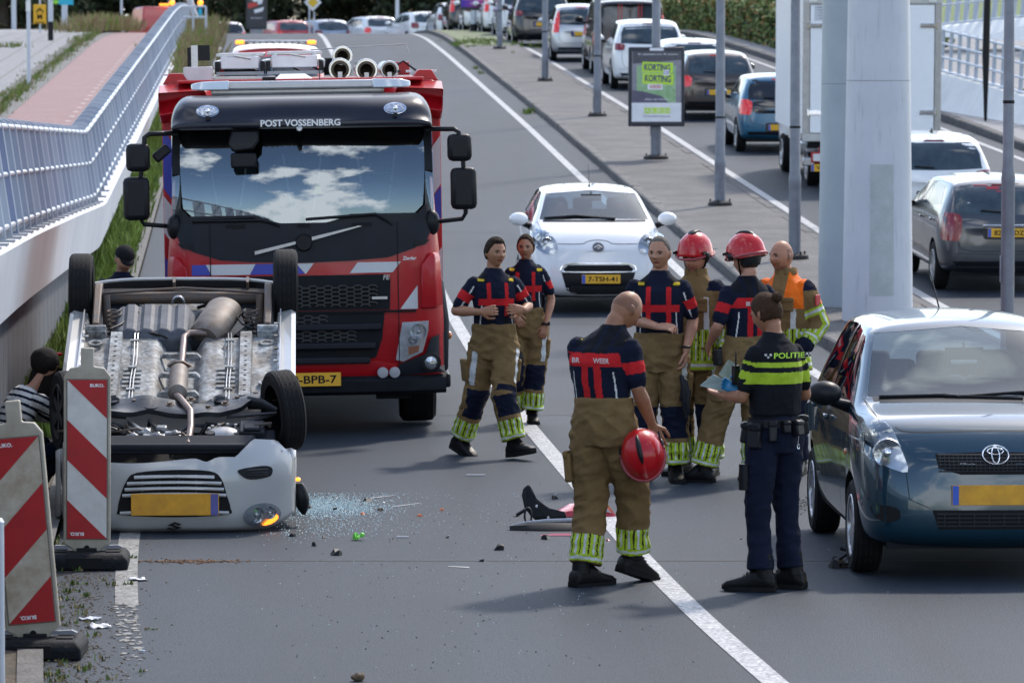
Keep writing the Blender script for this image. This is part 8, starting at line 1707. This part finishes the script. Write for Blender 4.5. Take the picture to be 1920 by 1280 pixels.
m = MB(); m.prism([(-.25, zz_), (-.08, zz_+.1), (.35, zz_+.1), (.35, zz_-.1), (-.08, zz_-.1)], -.09, -.07); m.build('arrow_board', mat('sign_cyan', (.02, .42, .6), .5), t, 0); m = MB(); m.prism([(-.38, zz_-.0), (-.22, zz_+.09), (-.10, zz_+.0), (-.22, zz_-.09)], -.11, -.095); m.build('arrow_tip', mat('sign_green', (.25, .65, .05), .5), t, 0)
t, a, z = sign_post('white and yellow diamond priority road sign beyond the crest', 'sign', 580, 30, 201, 2.5, .035, zb=g(201)); m = MB(); m.cyl((.2, .1, 0), (.2, .1, 1.5), .03, n=10); m.build('brace_pole', M_RAILW, t, 60); zz_ = at(586, 5, 201).z-z
for k, mt, y in ((.37, M_WHT, -.06), (.22, mat('sign_amber', (.80, .50, .02), .5), -.075)): m = MB(); m.prism([(.15, zz_-k), (.15+k, zz_), (.15, zz_+k), (.15-k, zz_)], y-.01, y); m.build('diamond', mt, t, 0)
# dark advert column, purple board
a = at(481, 30, 187); t = thing('advertising_column', 'dark red and white advertising column beyond the crest', 'advertising column', (a.x, 187, g(187)-.2)); s_ = 9000/187
m = MB(); m.box((0, 0, 1.62), (.80, .2, 2.3)); bo = m.build('cabinet', mat('cabinet_dark', (.03, .032, .04), .5), t, 0, bevel=.02); m = MB(); m.box((0, 0, .3), (.5, .18, .5)); m.build('foot', M_GALV, t, 0)
m = MB(); m.box((0, -.105, 1.62), (.68, .01, 2.1)); fc2 = m.build('poster', mat('poster_darkgrey', (.06, .06, .07), .5, var=.4), bo, 0)
f2 = lambda n_, poly, mt, y=-.115: (lambda m: (m.prism(poly, y, y+.004), m.build(n_, mt, bo, 0)))(MB())
m = MB(); m.prism([(-.32, 1.48), (.05, 1.55), (.05, 1.38), (-.32, 1.28)], -.118, -.112); m.build('red_flash', mat('poster_red', (.6, .06, .05)), bo, 0); m = MB(); m.prism([(-.3, 1.95), (-.1, 1.88), (.33, 1.98), (.33, 1.92), (-.1, 1.82), (-.3, 1.89)], -.118, -.112); m.build('red_chevron', mat('poster_red', (.6, .06, .05)), bo, 0)
m = MB(); m.prism([(-.2, 1.62), (.26, 1.68), (.22, 1.46), (.06, 1.44)], -.118, -.112); m.build('white_flash', L_PW, bo, 0); m = MB(); m.prism([(-.1, 1.22), (.3, 1.34), (.24, 1.18), (-.06, 1.1)], -.118, -.112); m.build('white_flash', L_PW, bo, 0); text('poster_word', 'www.vloeren.nl', .07, (0, -.118, .92), L_PW, bo, width=.45)
m = MB(); m.box((.06, -.113, 2.10), (.46, .006, .16)); m.build('headline_block', L_PW, bo, 0)
a = at(888, 62, 177); p = onground(888, 59, .12); t = thing('advertising_board', 'small purple and pink advertising board on a white foot at the crest', 'advertising board', (p.x, p.y, p.z)); s_ = 9000/p.y; top = at(888, -20, p.y).z-p.z; bot = at(888, 20, p.y).z-p.z
m = MB(); m.cyl((0, 0, .0), (0, 0, bot), .11, .11, 16); m.build('foot', M_RAILW, t, 60); m = MB(); m.cyl((0, 0, 0), (0, 0, .25), .125, .125, 16); m.build('black_foot', M_BLK, t, 60); m = MB(); m.box((.0, 0, (top+bot)/2), (50/s_, .12, top-bot)); cb_ = m.build('cabinet', mat('cabinet_dark', (.03, .032, .04)), t, 0, bevel=.02)
for k in range(6): m = MB(); w_ = 46/s_/6; m.box((-23/s_+w_*(k+.5), -.065, (top+bot)/2+.03), (w_, .006, top-bot-.16)); m.build('poster_strip', mat('poster_mix%d' % k, (.08+.09*k, .02+.012*k, .40-.03*k), .5), cb_, 0)
text('poster_word', 'ONDERNEMEND', .09, (0, -.072, bot+.42), L_PW, cb_, width=.75, bold=.02); text('poster_word', 'in Tilburg', .07, (.05, -.072, bot+.24), L_PW, cb_, width=.3, bold=.02)
# white frame at the end of the fence
a = at(362, 30, 150); t = thing('sign_frame', 'white tubular frame with a small blue panel beyond the end of the railing', 'frame', (a.x, 150, g(150)+.05)); Z1 = at(362, 13, 150).z-t.location.z; Z0_ = at(362, 33, 150).z-t.location.z; w_ = 24/60
for x in (-w_, 0, w_): m = MB(); m.cyl((x, 0, 0), (x, 0, Z1), .035, n=10); m.build('upright', M_RAILW, t, 60)
for z_ in (Z1, Z0_): m = MB(); m.cyl((-w_, 0, z_), (w_, 0, z_), .035, n=10); m.build('crossbar', M_RAILW, t, 60)
m = MB(); m.box((.22, -.03, (Z1+Z0_)/2), (.12, .02, .22)); m.build('blue_panel', mat('sign_cyan', (.02, .42, .6)), t, 0)
a = at(352, 20, 170); pp_ = thing('barrier_arm', 'white striped raised arm behind the end of the railing', 'barrier', (a.x, 170, pz(170)+.1)); m = MB(); m.tube([(.3, 0, .3), (-.6, 0, 3.2)], .12, 10); m.build('arm', M_RAILW, pp_, 60)
for s in (0, 1): m = MB(); m.ell((-.55+1.0*s, 0, .95), (.1, .1, .1), 12, 8); m.build('lamp', M_AMBL, pp_, 60)
mk = thing('lamp_mast', 'dark slim mast standing between the two ramps at the right', 'mast', tuple(at(1848, 190, 96.5))); m = MB(); m.tube([(0, 0, -.4), (.0, 0, .9), (.06, 0, 4)], [.03, .075, .06], 12); m.build('mast_tube', M_BLK, mk, 60)
# near aerial of the dark blue car is part of the car; ---- DEBRIS ----------------------
random.seed(21)
M_FRG = mat('debris_black', (.008, .009, .012), .5, var=.4, spec=.25); M_FRR = mat('debris_red', (.50, .01, .02), .3, coat=1, var=.1); M_FRO = mat('debris_orange', (.6, .15, .04), .4); M_FRW = mat('debris_white', (.55, .56, .6), .5)
def shard(mb, c, s, flat=.5):
    n = random.randint(5, 8); P = []; a0 = random.uniform(0, 6)
    for k in range(n): a = a0+2*pi*k/n; r = s*random.uniform(.45, 1.1); P.append((c[0]+r*cos(a), c[1]+r*sin(a)*1.3))
    z0 = c[2]; h = s*flat*random.uniform(.4, 1); tx, ty = random.uniform(-.4, .4), random.uniform(-.2, .2)
    vs = [(x, y, z0) for x, y in P]+[(c[0]+(x-c[0])*.6+tx*s, c[1]+(y-c[1])*.6+ty*s, z0+h*random.uniform(.6, 1.2)) for x, y in P]
    mb.add(vs, [tuple(range(n, 2*n))]+[(i, (i+1) % n, (i+1) % n+n, i+n) for i in range(n)])
for (u, v, s, mt, lab) in ((688, 940, .05, M_FRG, 'black plastic chunk lying in the far edge of the broken glass'), (632, 1040, .05, M_FRG, 'jagged black fragment left of the green wrapper on the road'), (590, 1023, .028, M_FRG, 'small black cube like fragment on the road near the front lamp'), (607, 1008, .022, M_FRG, 'tiny black crumb beside a red speck below the glass'), (936, 1030, .05, M_FRG, 'flat black fragment left of the bald man\'s boot'), (903, 1052, .024, M_FRG, 'round black crumb in the middle of the lane'), (838, 1008, .02, M_FRG, 'thin dark chip in the middle of the lane'), (627, 956, .03, M_FRG, 'dark chip inside the broken glass field'), (582, 954, .04, M_FRG, 'long dark splinter at the left of the glass field'), (1040, 935, .03, M_FRG, 'small black hook shaped piece above the bumper fragment'), (1024, 1010, .045, M_FRG, 'ragged black piece below the bumper fragment'), (713, 957, .03, mat('debris_brown', (.14, .09, .05), .8), 'brown crumb right of the broken glass'), (680, 965, .025, M_FRO, 'orange lens splinter at the lower edge of the glass'), (787, 967, .028, M_FRO, 'orange lens splinter right of the glass field'), (828, 957, .022, M_FRO, 'pale orange splinter between glass and bumper piece'), (892, 892, .06, M_FRW, 'thin pale strip lying on the road beyond the glass'), (755, 1008, .035, M_FRW, 'small white sliver right of the green wrapper'), (672, 1276, .038, mat('brown_stone', (.16, .11, .07), .9, var=.4), 'brown stone at the bottom edge of the photo'), (1570, 1063, .07, M_FRG, 'black broken trim piece beside the front wheel of the blue car'), (548, 1006, .03, M_FRG, 'black crumb under the lit lamp of the overturned car'), (1140, 1013, .02, M_FRR, 'tiny red chip on the centre line')):
    p = onground(u, v); m = MB(); 
    if 'strip' in lab or 'sliver' in lab: m.box((0, 0, .006), (s*2.4, s*.35, .008), Matrix.Rotation(random.uniform(-.3, .3), 3, 'Z'))
    elif 'stone' in lab: m.ell((0, 0, s*.5), (s, s*.8, s*.6), 14, 10); m.v = [tuple(V(q)*(1+.25*noise.noise(V(q)*40))) for q in m.v]
    else: shard(m, (0, 0, 0), s, .9)
    if 'trim' in lab: m.tube([(-.02, 0, .03), (.08, -.02, .10), (.02, 0, .12)], .012, 6); m.box((.1, 0, .02), (.2, .06, .02)); shard(m, (.12, 0, 0), .04, .8)
    o = m.build('fragment', mt, None, 0); o.location = (p.x, p.y, .002); tag(o, lab, 'fragment', 'crash fragments on the road')
p = onground(672, 1012); m = MB(); 
for k in range(7): shard(m, (random.uniform(-.025, .025), random.uniform(-.02, .02), random.uniform(0, .025)), .025, 1.2)
o = m.build('wrapper', mat('wrapper_green', (.15, .62, .05), .45), None, 0); o.location = (p.x, p.y, .004); tag(o, 'crumpled bright green wrapper on the road below the glass', 'wrapper'); o['kind'] = 'stuff'; del o['kind']
# broken black wheel-arch liner and bumper pieces
p = onground(1015, 985); bl_ = thing('bumper_piece', 'curved black wheel arch liner piece standing on the road behind the bald man', 'bumper piece', (p.x, p.y, 0)); s_ = 9000/p.y
q_ = lambda u, v: ((u-1015)/s_, (985-v)/s_)
arc = [q_(*a) for a in ((978, 932), (981, 920), (991, 912), (1000, 928), (1006, 940), (1018, 950), (1030, 958), (1060, 965), (1064, 978), (1040, 980), (1005, 980), (994, 970), (983, 955))]
bm = clip_grid(arc, .03)
for v in bm.verts: x, z = v.co.x, v.co.y; v.co = (x, .10*sin((x+.2)*5)+.25*z, z+.01)
me = D.meshes.new('liner'); bm.to_mesh(me); bm.free(); o = link('liner', me, M_FRG, bl_, 60); s = o.modifiers.new('s', 'SOLIDIFY'); s.thickness = .008
m = MB(); x, z = q_(990, 965); m.tube([(x+.03*cos(a)*.8, -.03, z+.055*sin(a)) for a in np.linspace(0, 2*pi, 17)], .007, 6); m.build('fog_lamp_ring', M_GREYP, bl_, 60)
for u, v in ((1028, 970), (1006, 948)): m = MB(); x, z = q_(u, v); m.cyl((x, .0, z), (x, -.02, z), .009); m.build('clip_hole', M_FRW, bl_, 0)
m = MB(); a, b = q_(968, 968), q_(990, 952); m.tube([(a[0], 0, a[1]+.01), (b[0], 0, b[1])], .012, 6); shard(m, (a[0], 0, a[1]), .03); m.build('broken_bracket', M_FRG, bl_, 0)
p = onground(1010, 993); bl2 = thing('bumper_piece', 'flat black bumper strip with pale torn edge lying on the road', 'bumper piece', (p.x, p.y, 0.0))
m = MB(); secs = []
for t_ in np.linspace(0, 1, 12): x = -.20+.52*t_; w_ = .02+.07*sin(pi*min(1, t_*.8+.05)); secs.append([(x, -w_, .005), (x, w_, .01), (x, w_*.9, .035+.025*t_), (x, -w_*.6, .03+.015*sin(t_*3))])
m.loft(secs); m.build('strip', M_FRG, bl2, 50); m = MB(); m.tube([(-.19, .0, .03), (-.1, .03, .05), (.05, .05, .06), (.30, .05, .066)], [.006, .006, .012, .014], 6, flat=.5); m.build('torn_edge', M_FRW, bl2, 0)
for (u, v, w_, lab, sh) in ((1085, 960, .52, 'bright red bumper shell half hidden by the bald man\'s leg', 1), (1022, 1004, .0, '', 0)):
    if not sh: continue
    p = onground(1092, 966); r_ = thing('bumper_shell', lab, 'bumper piece', (p.x, p.y, 0)); m = MB()
    xs_ = [-.21, -.10, 0, .12, .18, .235]; zt = [.03, .085, .09, .085, .095, .03]
    m.loft([[(x, -.12, 0.004), (x*.98, -.10, z*.5), (x*.92, 0, z), (x*.95, .12, z*.7), (x, .16, .004)] for x, z in zip(xs_, zt)]); m.build('shell', M_FRR, r_, 25); m = MB(); m.prism([(.12, .05), (.20, .03), (.15, .09)], -.115, -.10); m.build('white_scuff', M_FRW, r_, 0)
p = onground(1038, 1004); o = MB(); o.loft([[(-.09, 0, .003), (-.09, .01, .003), (-.09, .005, .006)], [(.0, -.012, .003), (.0, .02, .003), (.0, .005, .016)], [(.14, -.02, .003), (.14, .02, .003), (.14, 0, .018)]]); o = o.build('red_splinter', mat('debris_pink', (.65, .18, .22), .3), None, 0); o.location = (p.x, p.y, 0); tag(o, 'long thin pink red splinter on the road below the bumper strip', 'splinter')
# glass crumbs
rng = np.random.default_rng(3); vs = []; fs = []
def crumbs(n, u0, v0, su, sv, s0, s1):
    for i in range(n):
        u = rng.normal(u0, su); v = rng.normal(v0, sv)
        if v < 925: v = 925+abs(v-925)*.3
        q = onground_fast(u, v); s = rng.uniform(s0, s1); a = rng.uniform(0, 6.3, 3); b = len(vs)
        vs.extend([(q[0]+s*cos(a[0]), q[1]+s*sin(a[0])*1.5, .003), (q[0]+s*cos(a[0]+2), q[1]+s*sin(a[0]+2)*1.5, .003), (q[0]+s*cos(a[0]+4), q[1]+s*sin(a[0]+4)*1.5, .003), (q[0], q[1], .003+s*rng.uniform(.7, 1.6))]); fs.extend([(b, b+1, b+3), (b+1, b+2, b+3), (b+2, b, b+3)])
def onground_fast(u, v): a = (640-v)/9000; k = (a*cos(PITCH)-sin(PITCH))/(cos(PITCH)+a*sin(PITCH)); Y = -CZ/k; dep = Y*cos(PITCH)+CZ*sin(PITCH); return ((u-960)/9000*dep, Y)
crumbs(3200, 618, 950, 48, 9.5, .003, .008); crumbs(900, 585, 948, 22, 9, .004, .010); crumbs(900, 650, 955, 70, 22, .003, .007); crumbs(350, 600, 990, 50, 12, .003, .008); crumbs(300, 800, 970, 160, 45, .003, .006); crumbs(260, 950, 1080, 240, 90, .003, .006)
me = D.meshes.new('g'); me.from_pydata(vs, [], fs); o = link('broken_glass', me, mat('glass_crumb', (.55, .70, .72), .12, var=.3, vs=300, spec=1, alpha=.9), None, 0); tag(o, 'pale turquoise crumbs of broken safety glass scattered on the road', 'broken glass', kind='stuff')
m = MB()
for i in range(260):
    u = random.gauss(760, 330); v = random.uniform(900, 1270); 
    if not 500 < u < 1500: continue
    q = onground_fast(u, v); shard(m, (q[0], q[1], .002), random.uniform(.003, .008), .8)
for i in range(150): q = onground_fast(random.gauss(1500, 14), random.gauss(945, 9)); shard(m, (q[0], q[1], .002), random.uniform(.004, .012), .6)
o = m.build('grit', mat('grit_dark', (.03, .026, .024), .9), None, 0, fix=False); tag(o, 'dark grit and crumbs of plastic scattered over the lane', 'grit', kind='stuff')
for u0, v0, u1, v1 in ((690, 934, 738, 929), (735, 950, 790, 943), (880, 1063, 840, 1062), (650, 206, 664, 206)):
    a = onground_fast(u0, v0); b = onground_fast(u1, v1) if v0 > 500 else None
    if b: m = MB(); w_ = .05; m.add([(a[0], a[1]-w_, .0035), (b[0], b[1]-w_*.3, .0035), (b[0], b[1]+w_*.3, .0035), (a[0], a[1]+w_*.1, .0035)], [(0, 1, 2, 3)]); o = m.build('scrape_mark', M_WORN, None, 0, fix=False); o['kind'] = 'structure'
m = MB()
for i in range(110):
    y = 28.6-abs(random.gauss(0, 1.6)); x = xc(y)-3.36+random.uniform(-.065, .065); r_ = random.uniform(.008, .03); n_ = random.randint(5, 8); m.add([(x+r_*cos(2*pi*k/n_)*random.uniform(.5, 1), y+r_*2*sin(2*pi*k/n_)*random.uniform(.5, 1), .0032+.00001*i) for k in range(n_)], [tuple(range(n_))])
o = m.build('worn_line_flakes', M_LINEW, None, 0, fix=False); tag(o, 'last worn flakes of the left edge line', 'road paint', kind='stuff')
# litter and dirt at the kerb on the left
m = MB()
for i in range(3200):
    y = random.uniform(24, 33.5); o_ = -3.72+random.gauss(0, .20); q = (xc(y)+o_, y); shard(m, (q[0], q[1], .002), random.uniform(.003, .013), .4)
o = m.build('leaf_litter', mat('litter_brown', (.09, .06, .035), .95, col2=(.05, .045, .03), vs=14), None, 0, fix=False); tag(o, 'brown dirt and leaf litter along the left road edge', 'litter', kind='stuff')
m = MB()
for i in range(260): y = 31.0+random.gauss(0, .05); q = (xc(y)-2.95+random.gauss(0, .16), y); shard(m, (q[0], q[1], .002), random.uniform(.006, .018), .5)
o = m.build('soil_spill', mat('soil_spill', (.12, .065, .035), .95), None, 0, fix=False); tag(o, 'small spill of reddish soil right of the clean beacon', 'soil', kind='stuff')
for (u, v, w_, mt, lab) in ((258, 1088, .10, M_FRW, 'crumpled white paper scrap in front of the beacon foot'), (168, 1162, .10, mat('paper_blue', (.45, .5, .6), .6), 'folded pale blue paper on the dirt near the camera'), (266, 1223, .03, mat('cap_cyan', (.2, .45, .7), .5), 'small light blue bottle cap on the dirt'), (185, 1176, .12, M_FRW, 'flattened white carton on the dirt')):
    p = onground(u, v); bm = clip_grid([(-w_/2, -w_/2), (w_/2, -w_/2), (w_/2, w_/2), (-w_/2, w_/2)], w_/5)
    for q in bm.verts: q.co.z = .012+w_*.16*noise.noise(V((q.co.x*30, q.co.y*30, u)))
    me = D.meshes.new('litter'); bm.to_mesh(me); bm.free(); o = link('paper_scrap', me, mt, None, 20); o.location = p; o.rotation_euler = (0, 0, random.uniform(0, 3)); s = o.modifiers.new('s', 'SOLIDIFY'); s.thickness = .002; tag(o, lab, 'paper')
p = onground(262, 412, .05) if False else None
fl = thing('poppy', 'single red poppy in the grass beside the fire engine', 'flower', (xc(46)-4.3, 46.0, g(46)+.06)); m = MB(); m.tube([(0, 0, 0), (.02, 0, .30)], .004, 5); m.build('stem', M_GRS, fl, 0)
for k in range(5): m = MB(); a = k*1.26; m.ell((.02+.03*cos(a), .03*sin(a), .31), (.03, .03, .018), 8, 6); m.build('petal', mat('petal_red', (.6, .02, .01), .6), fl, 60)
